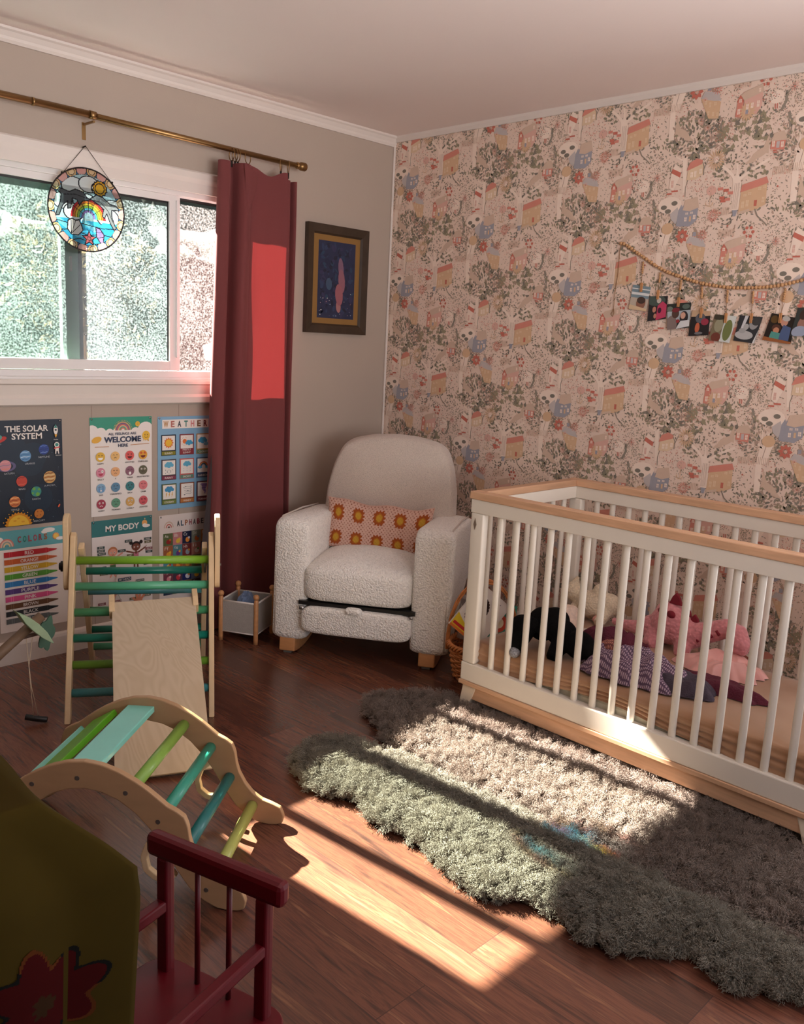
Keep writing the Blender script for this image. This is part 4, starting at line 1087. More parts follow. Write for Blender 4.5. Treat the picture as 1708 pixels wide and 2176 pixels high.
def mat_curtain():
    m, n, l, p = new_mat('rose_velvet')
    p.inputs['Base Color'].default_value = L((114, 60, 60)); p.inputs['Roughness'].default_value = .85; p.inputs['Specular IOR Level'].default_value = .2
    p.inputs['Sheen Weight'].default_value = .25; p.inputs['Sheen Tint'].default_value = L((220, 150, 150))
    mp = mapping(n, l, (300, 300, 40)); nz = n.new('ShaderNodeTexNoise'); nz.inputs['Scale'].default_value = 1; l.new(mp.outputs[0], nz.inputs['Vector'])
    b = n.new('ShaderNodeBump'); b.inputs['Strength'].default_value = .12; b.inputs['Distance'].default_value = .002; l.new(nz.outputs['Fac'], b.inputs['Height']); l.new(b.outputs[0], p.inputs['Normal'])
    tl = n.new('ShaderNodeBsdfTranslucent'); tl.inputs['Color'].default_value = (1.0, .085, .085, 1)
    ms = n.new('ShaderNodeMixShader'); ms.inputs[0].default_value = .0155
    out = [x for x in n if x.type == 'OUTPUT_MATERIAL'][0]
    l.new(p.outputs[0], ms.inputs[1]); l.new(tl.outputs[0], ms.inputs[2]); l.new(ms.outputs[0], out.inputs[0])
    return m
M['curtain'] = mat_curtain()
CP = [(-.985, -.060), (-1.06, -.056), (-1.13, -.062), (-1.158, -.090), (-1.162, -.118), (-1.145, -.132), (-1.12, -.130), (-1.100, -.104), (-1.088, -.074), (-1.074, -.080), (-1.066, -.128), (-1.045, -.152), (-1.02, -.140), (-1.00, -.122), (-.985, -.118),
      (-.96, -.124), (-.92, -.127), (-.87, -.124), (-.82, -.128), (-.79, -.130), (-.779, -.112), (-.774, -.066), (-.764, -.064), (-.757, -.114), (-.748, -.128), (-.736, -.112), (-.730, -.095)]
def catmull(P, t_):
    n = len(P) - 1; f_ = t_ * n; i = min(int(f_), n - 1); s_ = f_ - i
    g = lambda k: Vector(P[max(0, min(n, k))])
    p0, p1, p2, p3 = g(i - 1), g(i), g(i + 1), g(i + 2)
    return .5 * ((2 * p1) + (p2 - p0) * s_ + (2 * p0 - 5 * p1 + 4 * p2 - p3) * s_ ** 2 + (3 * p1 - p0 - 3 * p2 + p3) * s_ ** 3)
def curt(u, v):
    p = catmull(CP, u); z = 2.120 - v * 2.104
    x, y = p.x, p.y
    f_ = 1 - z / 2.12
    top = max(0, 1 - v * 9)
    # sag of the hem between clips
    sag = .030 * top * (math.sin((x + 1.0) / .19 * math.pi) if -1.0 < x < -.81 else 0) ** 2
    z -= sag + (.03 * top if x > -.80 else 0)
    y = -.11 + (y + .11) * (1 - .15 * top)
    x = -.95 + (x + .95) * (1 + .12 * f_) - .035 * f_ - .02 * math.sin(v * 3.0)*f_
    y -= .03 * f_
    wv = .015 * mnoise.noise(Vector((u * 9, v * 3.5, 2))) * min(1, v * 4); 
    x += wv * .6; y += wv + .012 * f_ * math.sin(u * 22)
    return (x + .95, y + .11, max(z, .012))
cu = thing('window_curtain', 'dusty rose velvet curtain hanging from the rod, right of the window', 'curtain', (-.95, -.11, 0))
MB().grid(190, 110, curt).build('drape', M['curtain'], cu, fixn=False)
def lining(u, v):
    z = 1.06 - v * 1.05; f_ = 1 - z / 2.12; x = -1.165 - (.015 + .075 * min(1, v * 1.6)) * u * (.6 + .4 * f_) + .02 * f_ ; 
    x = -.95 + (x + .95) - .035 * f_
    y = -.075 - .03 * u - .05 * f_ + .012 * math.sin(u * 6 + v * 2)
    if v > .93: x -= 0.0; y -= .02
    return (x + .95, y + .11, max(z, .008))
lm_ = mat('curtain_lining', (58, 48, 49), .9, .05, 30)
MB().grid(14, 60, lining).build('lining', lm_, cu, fixn=False)
# a fold flopping over at the top
def flop(u, v):
    x = -1.06 + .075 * u * (1 - v) + .02 * v + .03*u*v*(1-v); z = 2.115 - .045 * u - v * .19 + 0.02 * u * v; y = -.150 - .012 * math.sin(u * 3.14) * (1 - v)
    return (x + .95, y + .11, z)
MB().grid(16, 16, flop).build('folded_corner', M['curtain'], cu, fixn=False)

# ------------------------------------------------------------------ stained-glass suncatcher
SX, SZ, SR = -1.7285, 1.838, .160
sun = thing('sun_catcher', 'round stained-glass sun catcher with dolphins and rainbow, hanging before the window', 'sun catcher', (SX, -.03, SZ))
N = 190
ys, xs = np.mgrid[0:N, 0:N]; gx = (xs + .5) / N * 2 - 1; gy = (ys + .5) / N * 2 - 1
img = np.zeros((N, N, 3)); LEAD = np.array([.02, .02, .03])
def pint(mask, c): img[mask] = np.array(L(c)[:3])
def e_(cx, cy, rx, ry=None, rot=0):
    ry = rx if ry is None else ry; c_, s_ = math.cos(rot), math.sin(rot); dx = gx - cx; dy = gy - cy
    return ((dx * c_ + dy * s_) / rx) ** 2 + ((-dx * s_ + dy * c_) / ry) ** 2
def pie(cx, cy, rx, ry=None, rot=0, c=(255, 255, 255), lw=.012):
    q = np.sqrt(e_(cx, cy, rx, ry, rot)); m_ = min(rx, ry or rx); img[q < 1 + lw / m_] = LEAD; pint(q < 1 - lw / m_, c)
def ppoly(P, c, lw=.013):
    P = np.array(P); n = len(P); ins = np.zeros(gx.shape, bool); dist = np.full(gx.shape, 9.)
    for i in range(n):
        x1, y1 = P[i]; x2, y2 = P[(i + 1) % n]
        cond = ((y1 > gy) != (y2 > gy)); xi = (x2 - x1) * (gy - y1) / ((y2 - y1) or 1e-9) + x1; ins ^= cond & (gx < xi)
        t_ = np.clip(((gx - x1) * (x2 - x1) + (gy - y1) * (y2 - y1)) / ((x2 - x1) ** 2 + (y2 - y1) ** 2 + 1e-9), 0, 1)
        dist = np.minimum(dist, np.hypot(gx - x1 - t_ * (x2 - x1), gy - y1 - t_ * (y2 - y1)))
    pint(ins, c); img[dist < lw] = LEAD
def pline(P, lw=.012):
    for (x1, y1), (x2, y2) in zip(P[:-1], P[1:]):
        t_ = np.clip(((gx - x1) * (x2 - x1) + (gy - y1) * (y2 - y1)) / ((x2 - x1) ** 2 + (y2 - y1) ** 2 + 1e-9), 0, 1)
        img[np.hypot(gx - x1 - t_ * (x2 - x1), gy - y1 - t_ * (y2 - y1)) < lw] = LEAD
pint(gx < 9, (176, 214, 226)); pint(gy < -.25, (60, 170, 215)); pint((gy < -.25) & (np.sin(gx * 9 + gy * 14) > .6), (120, 205, 235))
for a_, b_, r_ in ((-.35, .52, .30), (.05, .62, .26), (.32, .55, .2), (-.62, .15, .26), (.68, .1, .3), (-.35, -.08, .26), (.55, -.12, .3), (0, .2, .25)): pie(a_, b_, r_, r_ * .75, 0, (226, 236, 240))
pint((gy < -.25) & (e_(-.35, -.08, .26, .2) > 9) , (60, 170, 215))
for k, c in enumerate(((205, 50, 60), (230, 130, 50), (240, 205, 70), (150, 205, 80), (90, 190, 230), (140, 120, 190))):
    q = np.hypot(gx - .03, gy + .18); r_ = .46 - k * .055; mk = (q < r_) & (gy > -.20); img[mk] = LEAD; pint((q < r_ - .010) & (gy > -.20), c)
q = np.hypot(gx - .03, gy + .18); pint((q < .125) & (gy > -.2), (170, 215, 235))
for a_ in (35, 65, 90, 118, 148): pline([(.03 + .13 * math.cos(math.radians(a_)), -.18 + .13 * math.sin(math.radians(a_))), (.03 + .46 * math.cos(math.radians(a_)), -.18 + .46 * math.sin(math.radians(a_)))], .007)
P_ = []
for k in range(24): a_ = 6.283 * k / 24; r_ = .20 if k % 2 else .165; P_.append((.34 + r_ * math.cos(a_), .56 + r_ * math.sin(a_)))
ppoly(P_, (226, 180, 50)); pie(.34, .56, .12, None, 0, (232, 190, 60))
gr1 = (96, 102, 108); gr2 = (140, 146, 150)
ppoly([(-.84, .46), (-.62, .42), (-.45, .38), (-.3, .46), (-.1, .42), (.0, .30), (.1, .26), (-.12, .2), (-.2, .1), (-.26, .22), (-.38, .24), (-.42, .0), (-.5, -.02), (-.5, .16), (-.62, .05), (-.72, -.2), (-.82, -.22), (-.68, .14), (-.66, .3)], gr1)
ppoly([(.08, .28), (.25, .40), (.42, .36), (.62, .22), (.78, .2), (.86, .1), (.66, .08), (.66, -.08), (.74, -.3), (.86, -.42), (.74, -.44), (.62, -.26), (.52, -.02), (.46, -.14), (.40, -.1), (.44, .08), (.32, .16)], gr2)
pline([(-.6, .3), (-.3, .34), (0, .28)], .008); pline([(.1, .26), (.35, .24), (.55, .06), (.68, -.2)], .008)
for P_ in ([(-.9, -.3), (-.5, -.36), (-.1, -.34), (.4, -.4), (.9, -.36)], [(-.8, -.55), (-.4, -.5), (0, -.6), (.4, -.55), (.8, -.6)], [(-.6, -.8), (-.2, -.7), (.2, -.8), (.6, -.72)]): pline(P_, .010)
ppoly([(-.50, -.30), (-.40, -.24), (-.30, -.28), (-.22, -.26), (-.16, -.36), (-.12, -.5), (-.24, -.62), (-.42, -.62), (-.52, -.5)], (240, 236, 232)); pline([(-.42, -.6), (-.42, -.28)], .007); pline([(-.42, -.6), (-.3, -.28)], .007); pline([(-.42, -.6), (-.18, -.36)], .007)
ppoly([(.22, -.38), (.34, -.42), (.44, -.55), (.42, -.72), (.52, -.86), (.34, -.76), (.24, -.62)], (150, 132, 190)); pline([(.22, -.5), (.42, -.5)], .008); pline([(.26, -.64), (.44, -.6)], .008)
P_ = []
for k in range(10): a_ = math.pi / 2 + 6.283 * k / 10; r_ = .19 if k % 2 == 0 else .08; P_.append((.04 + r_ * math.cos(a_), -.68 + r_ * math.sin(a_)))
ppoly(P_, (222, 110, 116)); pie(.04, -.68, .045, None, 0, (236, 140, 140), .008)
q = np.hypot(gx, gy); ring_m = q > .845; img[ring_m] = np.array(L((70, 130, 175))[:3]); img[(q > .838) & (q < .858)] = LEAD
for k in range(22):
    a_ = 6.283 * k / 22; cx, cy = .945 * math.cos(a_), .945 * math.sin(a_); c1, c2 = ((222, 176, 172), (232, 206, 180)) if k % 2 == 0 else ((224, 190, 140), (236, 214, 176))
    qq = np.hypot(gx - cx, gy - cy); mk = (qq < .135) & ring_m; img[mk] = LEAD; pint((qq < .123) & ring_m, c1)
    if k % 2: img[(qq < .088) & ring_m] = LEAD; pint((qq < .074) & ring_m, c2)
img[q > .975] = LEAD
b = MB(); vid = {}
def vg(i, j):
    if (i, j) not in vid:
        x = j / N * 2 - 1; y = i / N * 2 - 1; r_ = math.hypot(x, y)
        if r_ > 1: x /= r_; y /= r_
        vid[(i, j)] = len(b.v); b.v.append((x * SR, 0, y * SR))
    return vid[(i, j)]
for i in range(N):
    for j in range(N):
        if q[i, j] < 1.0: b.f.append((vg(i, j), vg(i, j + 1), vg(i + 1, j + 1), vg(i + 1, j))); b.c.append((*img[i, j], 1)); b.s.append(False)
def mat_stained():
    m = bpy.data.materials.new('stained_glass'); m.use_nodes = True; n = m.node_tree.nodes; l = m.node_tree.links; n.clear()
    out = n.new('ShaderNodeOutputMaterial'); at = n.new('ShaderNodeAttribute'); at.attribute_name = 'Col'
    tr = n.new('ShaderNodeBsdfTransparent'); tl = n.new('ShaderNodeBsdfTranslucent'); df = n.new('ShaderNodeBsdfPrincipled'); df.inputs['Roughness'].default_value = .2
    for x in (tr, tl): l.new(at.outputs['Color'], x.inputs['Color'])
    l.new(at.outputs['Color'], df.inputs['Base Color'])
    a_ = n.new('ShaderNodeMixShader'); a_.inputs[0].default_value = .10; l.new(tr.outputs[0], a_.inputs[1]); l.new(tl.outputs[0], a_.inputs[2])
    c_ = n.new('ShaderNodeMixShader'); c_.inputs[0].default_value = .30; l.new(a_.outputs[0], c_.inputs[1]); l.new(df.outputs[0], c_.inputs[2]); l.new(c_.outputs[0], out.inputs[0])
    return m
b.build('glass_disc', mat_stained(), sun, attr=True, fixn=False)
pts = [(SR * math.cos(6.2832 * k / 64), 0, SR * math.sin(6.2832 * k / 64)) for k in range(64)]
MB().tube(pts, .0022, 6, closed=True).build('rim', M['darkmetal'], sun)
MB().tube([(-.098, -.001, .126), (-.003, .006, .240), (.0, .008, .242), (.004, .006, .240), (.106, -.001, .120)], .0011, 6).build('hanging_chain', M['darkmetal'], sun)
MB().cyl((0, .028, .241), (0, .003, .242), .0028, 10).build('nail', M['darkmetal'], sun)
for x, z in ((-.10, .127), (.108, .121)): MB().ball((x, 0, z), .005, 8, 6).build('chain_knob', M['darkmetal'], sun)

# ------------------------------------------------------------------ posters under the window
def poster_fn(x0, z1, wd=.289, ht=.428, seed=0):
    """unit coordinates: x 0..100 from the left, y 0..148 from the bottom"""
    def fn(x, y, h):
        X = x0 + wd * min(100, max(0, x)) / 100; Z = z1 - ht * (1 - y / 148)
        wave = .0
        return (X, -.0025 - wave - h, Z)
    return fn
def sheet_of(P, c, r=2.5):
    """paper sheet with rounded corners, divided so that it can curl"""
    nx, ny = 12, 16; P.cur = L(c)
    vs_ = [P.fn(min(100, 100 * i / nx), 148 * j / ny, 0) for i in range(nx + 1) for j in range(ny + 1)]
    fs = [(i * (ny + 1) + j, (i + 1) * (ny + 1) + j, (i + 1) * (ny + 1) + j + 1, i * (ny + 1) + j + 1) for i in range(nx) for j in range(ny)]
    P.add(vs_, fs, True); P.h = .0004
def finish_poster(P, label, x0, z1):
    o = P.build('wall_poster', M['print'], None, attr=True, fixn=False)
    tag(o, label, 'poster', 'learning posters pinned below the window')
    b = MB()
    for k, (x, y) in enumerate(((3, 145.5), (97, 145.5))):
        q = P.fn(x, y, .0022); MB().lathe([(0, -.0008), (.0042, -.0006), (.0036, .0008), (0, .0012)], 12, Matrix.Translation(q) @ Matrix.Rotation(math.radians(90), 4, 'X')).build('pin', M['steel'], o)
    return o
W_ = (236, 228, 220)
# solar system
P = Print(poster_fn(-2.131, 1.004, seed=.5)); sheet_of(P, (18, 34, 52))
rs = random.Random(5)
for _ in range(60): P.ell(rs.uniform(3, 97), rs.uniform(3, 145), rs.uniform(.15, .4), None, (150, 170, 190), 5)
for _ in range(5): P.ell(rs.uniform(20, 80), rs.uniform(20, 120), rs.uniform(14, 22), None, (20, 42, 62), 16)
P.up()
P.words('THE SOLAR', 50, 136, 60, 8.6, W_, .02); P.words('SYSTEM', 50, 125.5, 42, 8.6, W_, .02)
def planet(x, y, r, c, bands, name, nx=None, ny=None):
    P.up(); P.ell(x, y, r, None, c, 24); P.up()
    for k, bc_ in enumerate(bands):
        yy = y + r * (.62 - 1.24 * k / max(1, len(bands) - 1)) if len(bands) > 1 else y; hw = math.sqrt(max(0, r * r - (yy - y) ** 2)) * .93
        P.poly([(x - hw, yy - 1.3), (x - hw * .3, yy + .1), (x + hw * .3, yy - .5), (x + hw, yy + .9), (x + hw * .9, yy + 1.5), (x + hw * .2, yy + .7), (x - hw * .3, yy + 1.3), (x - hw * .95, yy)], bc_)
    P.words(name, nx or x, ny or y - r - 3.4, len(name) * 2.3, 2.6, (170, 175, 180), .01)
planet(47, 98, 7.8, (96, 146, 190), [(170, 205, 230), (60, 110, 160), (190, 215, 235), (60, 110, 160)], 'URANUS', 53, 87)
planet(73, 106, 7.3, (40, 66, 140), [(90, 120, 190), (30, 50, 110), (110, 140, 200)], 'NEPTUNE')
P.up(); P.ring(20, 85, 9.5, 13.5, (96, 90, 130), 0, 360, 30, .55)
planet(19, 86, 7.9, (206, 140, 150), [(225, 165, 160), (150, 130, 150), (222, 140, 110)], 'SATURN', 24, 75)
planet(80, 66, 8.8, (206, 160, 96), [(120, 60, 34), (226, 200, 150), (150, 80, 40), (226, 200, 160), (130, 70, 40)], 'JUPITER')
planet(40.5, 63, 7.5, (200, 70, 56), [(150, 40, 36), (220, 100, 80)], 'MARS'); planet(30, 35, 7.8, (206, 120, 66), [(240, 190, 130), (150, 60, 34), (236, 180, 120), (150, 66, 40)], 'VENUS')
planet(60, 47, 7.3, (60, 140, 130), [], 'EARTH'); P.up()
for a, b_, r_ in ((57, 51, 2.6), (62, 43, 3.4), (64, 50, 2), (55, 45, 1.8)): P.star(a, b_, r_ * .7, r_, 5, (110, 170, 70), a)
planet(63, 15, 6.8, (196, 120, 50), [], 'MERCURY'); P.up()
for a, b_ in ((61, 18), (65, 13), (60, 12), (66, 18)): P.ell(a, b_, 1, None, (150, 80, 34), 8)
P_ = []
for k in range(27): a_ = math.pi * (k / 26); r_ = 19.5 if k % 2 else 17; P_.append((34 + r_ * math.cos(a_), 1 + r_ * math.sin(a_)))
P.up(); P.poly(P_, (214, 140, 30)); P.up(); P.ell(34, 1, 14.5, None, (238, 190, 60), 24, 0, 0, 180); P.up()
for a, b_ in ((29, 8), (40, 6), (34, 11)): P.ell(a, b_, 2.4, 1.2, (226, 160, 50), 10)
for k in range(9): a_ = .3 + k * .32; P.ell(34 + 21.5 * math.cos(a_), 1 + 21.5 * math.sin(a_), .8, None, (230, 170, 50), 6)
P.ell(90, 133, 3.1, 6.5, W_, 14); P.poly([(87.5, 136), (92.5, 136), (90, 141)], (40, 130, 120)); P.up(); P.ell(90, 133, 1.5, None, (24, 36, 60), 10); P.poly([(88, 126.5), (92, 126.5), (90, 122)], (236, 170, 50))
P.words('Rocket', 90, 119.5, 6, 1.6, W_, .01)
P.ell(91, 112, 3.8, None, W_, 12); P.up(); P.ell(91, 112, 2.5, None, (60, 140, 130), 10); P.rect(88.6, 103, 93.8, 109, W_); P.line([(87, 107), (95.5, 108.5)], 1.6, (220, 80, 80)); P.line([(89.6, 104), (89, 99)], 1.6, W_); P.line([(92.6, 104), (93.6, 99)], 1.6, W_)
P.words('Astronaut', 93, 97, 8.5, 1.5, W_, .01)
P.ell(13, 122, 9, 3.6, (190, 50, 44), 16, .35); P.up(); P.ell(11, 125, 4.6, 3.6, (80, 150, 140), 12, .35); P.ell(92, 24, 1.2, 2.6, (222, 100, 60), 10, -.5); P.words('UFO', 12, 116, 4, 1.6, (150, 160, 170), .01)
finish_poster(P, 'dark navy THE SOLAR SYSTEM poster with planets, leftmost in the upper row', 0, 0)

# feelings
P = Print(poster_fn(-1.7225, 1.006, seed=1.7)); sheet_of(P, (238, 230, 224))
P.rect(0, 128, 100, 148, (54, 150, 124)); P.up()
for x, r_ in ((3, 11), (17, 9), (31, 7), (43, 8), (60, 7), (73, 8), (90, 14)): P.ell(x, 126 - (2 if r_ < 10 else 0), r_, None, (238, 230, 224), 18)
P.up(); 
for k, c in enumerate(((206, 160, 110), (120, 96, 130), (196, 100, 100), (214, 180, 140), (90, 160, 140), (206, 120, 90), (240, 232, 226))): P.ell(52, 128, 13 - k * 1.75, None, c, 22, 0, 0, 180); P.up()
for k in range(17): a_ = math.radians(12 + k * 9.8); P.line([(52 + 14 * math.cos(a_), 128 + 14 * math.sin(a_)), (52 + 15.6 * math.cos(a_), 128 + 15.6 * math.sin(a_))], .7, (230, 170, 110))
P.ell(76, 137, 4, None, (222, 178, 60), 14); P.up(); P.words('C', 76, 137, 2, 3, (190, 130, 40), .0)
NV = (44, 56, 86)
P.words('ALL FEELINGS ARE', 51, 123, 45, 3.8, NV, .02); P.words('WELCOME', 51.5, 114.5, 60, 8.8, NV, .035); P.words('HERE', 52, 105.5, 16, 4.6, NV, .03)
P.line([(7, 104.5), (29, 104.5)], .9, (190, 130, 70)); P.line([(64, 105.5), (95, 106.5)], .9, (190, 130, 70))
P.ell(10, 115, 8, 4.6, (232, 176, 66), 14, .3); P.ell(90, 119, 6.5, 7, (234, 186, 60), 16); P.up(); P.ell(88, 120, .6, 1.1, (60, 40, 30), 8); P.ell(92, 120, .6, 1.1, (60, 40, 30), 8); P.ring(90, 118, 2.4, 3, (60, 40, 30), 200, 340, 8)
for x in (86, 89, 92, 94): P.line([(x, 113), (x, 109 + (x % 3))], 1.1, (234, 186, 60))
fc = [(228, 182, 66), (236, 190, 120), (222, 92, 88), (230, 170, 64), (220, 140, 160), (232, 176, 126), (146, 100, 116), (100, 96, 76), (136, 176, 206), (96, 140, 170), (60, 128, 134), (226, 130, 134), (166, 62, 82), (100, 156, 128), (214, 168, 96), (208, 92, 100)]
fnm = ['HAPPY', '', 'EXCITED', 'THRILLED', 'SILLY', 'A', 'TIRED', 'FRUSTRATED', 'SAD', 'TERRIFIED', 'SICK', 'CALM', 'ANGRY', 'WORRIED', 'LONELY', 'ANNOYED']
for k in range(16):
    x = (15.5, 39, 62.5, 84.5)[k % 4]; y = (89.5, 66, 42.5, 18.5)[k // 4]
    P.ell(x, y, 7.2, None, fc[k], 22); P.up(); dk = (60, 34, 36)
    if k in (0, 2, 3): P.ell(x, y - 1, 4, 3.6, (120, 40, 40) if k else (250, 246, 240), 12, 0, 180, 360)
    elif k in (4,): P.ell(x, y - 1.5, 3.4, 3.4, (190, 70, 90), 12, 0, 180, 360); P.ell(x + 2.6, y + 1.8, 2, None, (250, 246, 240), 10)
    elif k == 6: P.ell(x, y - 3.6, 2, 2.4, (250, 246, 240), 12)
    elif k in (12, 14): P.ring(x, y - 5, 2.2, 2.9, (250, 240, 235), 30, 150, 8)
    elif k == 11: P.ring(x, y - 1.6, 1.8, 2.2, dk, 210, 330, 8)
    elif k == 15: P.line([(x - 2.4, y - 3.2), (x + 2.4, y - 3.2)], .8, dk)
    elif k in (8,): P.line([(x - 3, y + 1), (x - 3, y - 5)], 1.4, (80, 130, 190)); P.line([(x + 3, y + 1), (x + 3, y - 5)], 1.4, (80, 130, 190)); P.ell(x, y - 3.4, 1.5, 1.2, W_, 8)
    else: P.ring(x, y - 3.6, 1.6, 2.2, dk, 20, 160, 8)
    if k == 3: P.star(x - 3, y + 3, 1.3, 3, 5, (214, 90, 50), .3); P.star(x + 3, y + 3, 1.3, 3, 5, (214, 90, 50), .3)
    elif k in (7, 12, 14): P.ell(x - 2.6, y + 1.6, 1.5, None, W_, 8); P.ell(x + 2.6, y + 1.6, 1.5, None, W_, 8); P.up(); P.ell(x - 2.4, y + 1.4, .7, None, dk, 6); P.ell(x + 2.4, y + 1.4, .7, None, dk, 6)
    elif k in (2, 10, 15):
        for sx in (-1, 1): P.line([(x + sx * 3.8, y + 3), (x + sx * 1.6, y + 1.8), (x + sx * 3.8, y + .8)], .7, dk)
    else: P.ring(x - 2.6, y + 1, 1.1, 1.7, dk, 20, 160, 6); P.ring(x + 2.6, y + 1, 1.1, 1.7, dk, 20, 160, 6)
    if fnm[k]: P.words(fnm[k], x, y - 10.2, len(fnm[k]) * 2.05, 2.2, (60, 56, 62), .01)
    P.h -= P.step
finish_poster(P, 'white ALL FEELINGS ARE WELCOME HERE poster with rows of coloured faces, upper row', 0, 0)

# weather
P = Print(poster_fn(-1.404, 1.002, .288, .426, 3.1)); sheet_of(P, (132, 176, 206))
P.rect(8, 129, 92, 143, (240, 232, 224)); P.up()
for k, (ch_, c) in enumerate(zip('WEATHER', ((190, 140, 80), (180, 110, 100), (60, 66, 76), (60, 130, 120), (214, 140, 140), (130, 90, 60), (120, 56, 56)))): P.words(ch_, 14.5 + k * 11.9, 136, 8.6 if k == 0 else 6.6, 10, c, .04)
labs = ['SUNNY', 'PARTLY|SUNNY', 'CLOUDY', 'RAINY', 'SNOWY', 'RAINBOW', 'STORMY', 'WINDY', 'TORNADO']
fcs = [(34, 40, 56), (130, 50, 56), (180, 130, 70), (70, 60, 66), (200, 100, 96), (70, 90, 120), (84, 96, 60), (140, 80, 56), (90, 40, 50)]
lcs = [(132, 128, 40), (140, 56, 64), (96, 130, 100), (130, 56, 80), (96, 136, 120), (80, 90, 112), (116, 130, 56), (180, 120, 66), (110, 50, 60)]
CB = (76, 160, 200)
def cloud(x, y, s, c=CB):
    for dx, dy, r_ in ((-5, -.5, 3), (-2, 1.5, 3.6), (2.5, 1.2, 3.8), (5.6, -.6, 2.8), (0, -1.5, 3.6)): P.ell(x + dx * s, y + dy * s, r_ * s, None, c, 12)
for k in range(9):
    x0_, y0_ = (6, 38.5, 69)[k % 3], (86.5, 47.5, 8.5)[k // 3]
    P.rect(x0_, y0_, x0_ + 26, y0_ + 33, fcs[k]); P.up(); P.rect(x0_ + 1.8, y0_ + 8.5, x0_ + 24.2, y0_ + 31.2, (238, 230, 222)); P.rect(x0_ + 1, y0_ + .8, x0_ + 25, y0_ + 6.6, lcs[k]); P.up()
    if '|' in labs[k]: P.rect(x0_ + 1, y0_ + .8, x0_ + 25, y0_ + 10, lcs[k]); P.up(); P.words('PARTLY', x0_ + 13, y0_ + 8, 15, 3, W_, .01); P.words('SUNNY', x0_ + 13, y0_ + 3.4, 14, 3, W_, .01)
    else: P.words(labs[k], x0_ + 13, y0_ + 3.6, min(20, len(labs[k]) * 2.9), 3.1, W_, .01)
    cx, cy = x0_ + 13, y0_ + 20
    if k == 0: P.star(cx, cy, 6.6, 8.8, 12, (226, 120, 50)); P.up(); P.ell(cx, cy, 5.6, None, (240, 190, 60), 18)
    if k == 1:
        P.ell(cx - 4, cy + 1.5, 3.8, None, (230, 120, 60), 14)
        for q_ in range(11): a_ = 1 + q_ * .42; P.line([(cx - 4 + 5.4 * math.cos(a_), cy + 1.5 + 5.4 * math.sin(a_)), (cx - 4 + 7.4 * math.cos(a_), cy + 1.5 + 7.4 * math.sin(a_))], .5, (220, 140, 60))
        P.up(); cloud(cx + 4, cy - 1, .85)
    if k == 2: cloud(cx - 1.5, cy + 2, 1.05); cloud(cx + 5, cy - 4, .6, (130, 190, 216))
    if k in (3, 4, 6): cloud(cx, cy + 4, 1.0 if k != 4 else .9, (100, 176, 206) if k != 6 else (70, 146, 190))
    if k == 3:
        for q_ in range(9): P.ell(cx - 6 + (q_ % 5) * 3, cy - 4 - (q_ // 5) * 3.5 - (q_ % 2) * 1.5, .5, 1.1, (80, 110, 120), 6)
    if k == 4:
        for q_ in range(6): P.star(cx - 6 + (q_ % 3) * 6, cy - 3 - (q_ // 3) * 4, .4, 1.5, 6, (190, 196, 204))
    if k == 6:
        for q_ in (-5, 0, 5): P.poly([(cx + q_, cy - 1), (cx + q_ + 1.6, cy - 1), (cx + q_ + .3, cy - 4), (cx + q_ + 1.4, cy - 4), (cx + q_ - 1.2, cy - 9), (cx + q_ - .4, cy - 5), (cx + q_ - 1.3, cy - 5)], (222, 170, 60))
    if k == 5:
        for q_, c in enumerate(((210, 90, 80), (226, 160, 90), (80, 80, 90), (90, 140, 190), (238, 230, 222))): P.ell(cx, cy - 2, 8.4 - q_ * 1.3, None, c, 20, 0, 0, 180); P.up()
        cloud(cx - 7, cy - 3, .5); cloud(cx + 7, cy - 3, .5)
    if k == 7:
        for q_, yy in enumerate((5, 2.6, -.4, -3, -6)): P.line([(cx - 8 + q_, cy + yy), (cx - 2, cy + yy + .8), (cx + 5, cy + yy), (cx + 7.6, cy + yy + 1.6), (cx + 6, cy + yy + 2.6)], .4, (80, 90, 100))
        for a_, b_ in ((-3, 6), (1, -.5), (-5, -7)): P.ell(cx + a_, cy + b_, 1.4, .7, (70, 76, 80), 8)
    if k == 8:
        for q_ in range(8): P.ell(cx + math.sin(q_ * 1.3) * 1.0 + q_ * .3, cy + 8 - q_ * 2.1, 6.6 - q_ * .8, 1.5, (130, 110, 170) if q_ % 2 else (160, 140, 196), 14)
finish_poster(P, 'light blue WEATHER poster with nine framed weather pictures, rightmost in the upper row', 0, 0)

# colours
P = Print(poster_fn(-2.118, .560, .290, .425, 4.2)); sheet_of(P, (234, 222, 214))
P.rect(0, 121, 100, 148, (96, 166, 172)); P.up()
P.ell(72, 143, 9, 3.5, (230, 226, 220), 16); P.ell(66, 141, 5, 2.6, (230, 226, 220), 14); P.ell(2, 136, 6, 4, (230, 226, 220), 14); P.up()
for k, c in enumerate(((206, 130, 120), (226, 190, 170), (150, 160, 150), (226, 196, 150), (96, 166, 172))): P.ell(12.5, 125, 10 - k * 1.7, 12 - k * 2, c, 20, 0, 0, 180); P.up()
P.ell(11, 126.5, .6, None, (90, 60, 60), 6); P.ell(14, 126.5, .6, None, (90, 60, 60), 6)
for k, (ch_, c) in enumerate(zip('COLORS', ((150, 60, 66), (50, 140, 120), (160, 70, 80), (180, 60, 80), (150, 50, 60), (160, 90, 60)))): P.words(ch_, 30 + k * 7.4, 134, 4.8, 9, c, .03)
P.star(82, 133, 4.4, 5.6, 12, (226, 150, 90)); P.up(); P.ell(82, 133, 3.6, None, (240, 196, 90), 14); P.ell(88, 129, 6, 2.6, (236, 230, 224), 12)
cn = ['RED', 'ORANGE', 'YELLOW', 'GREEN', 'BLUE', 'PURPLE', 'PINK', 'BROWN', 'BLACK', 'GRAY']
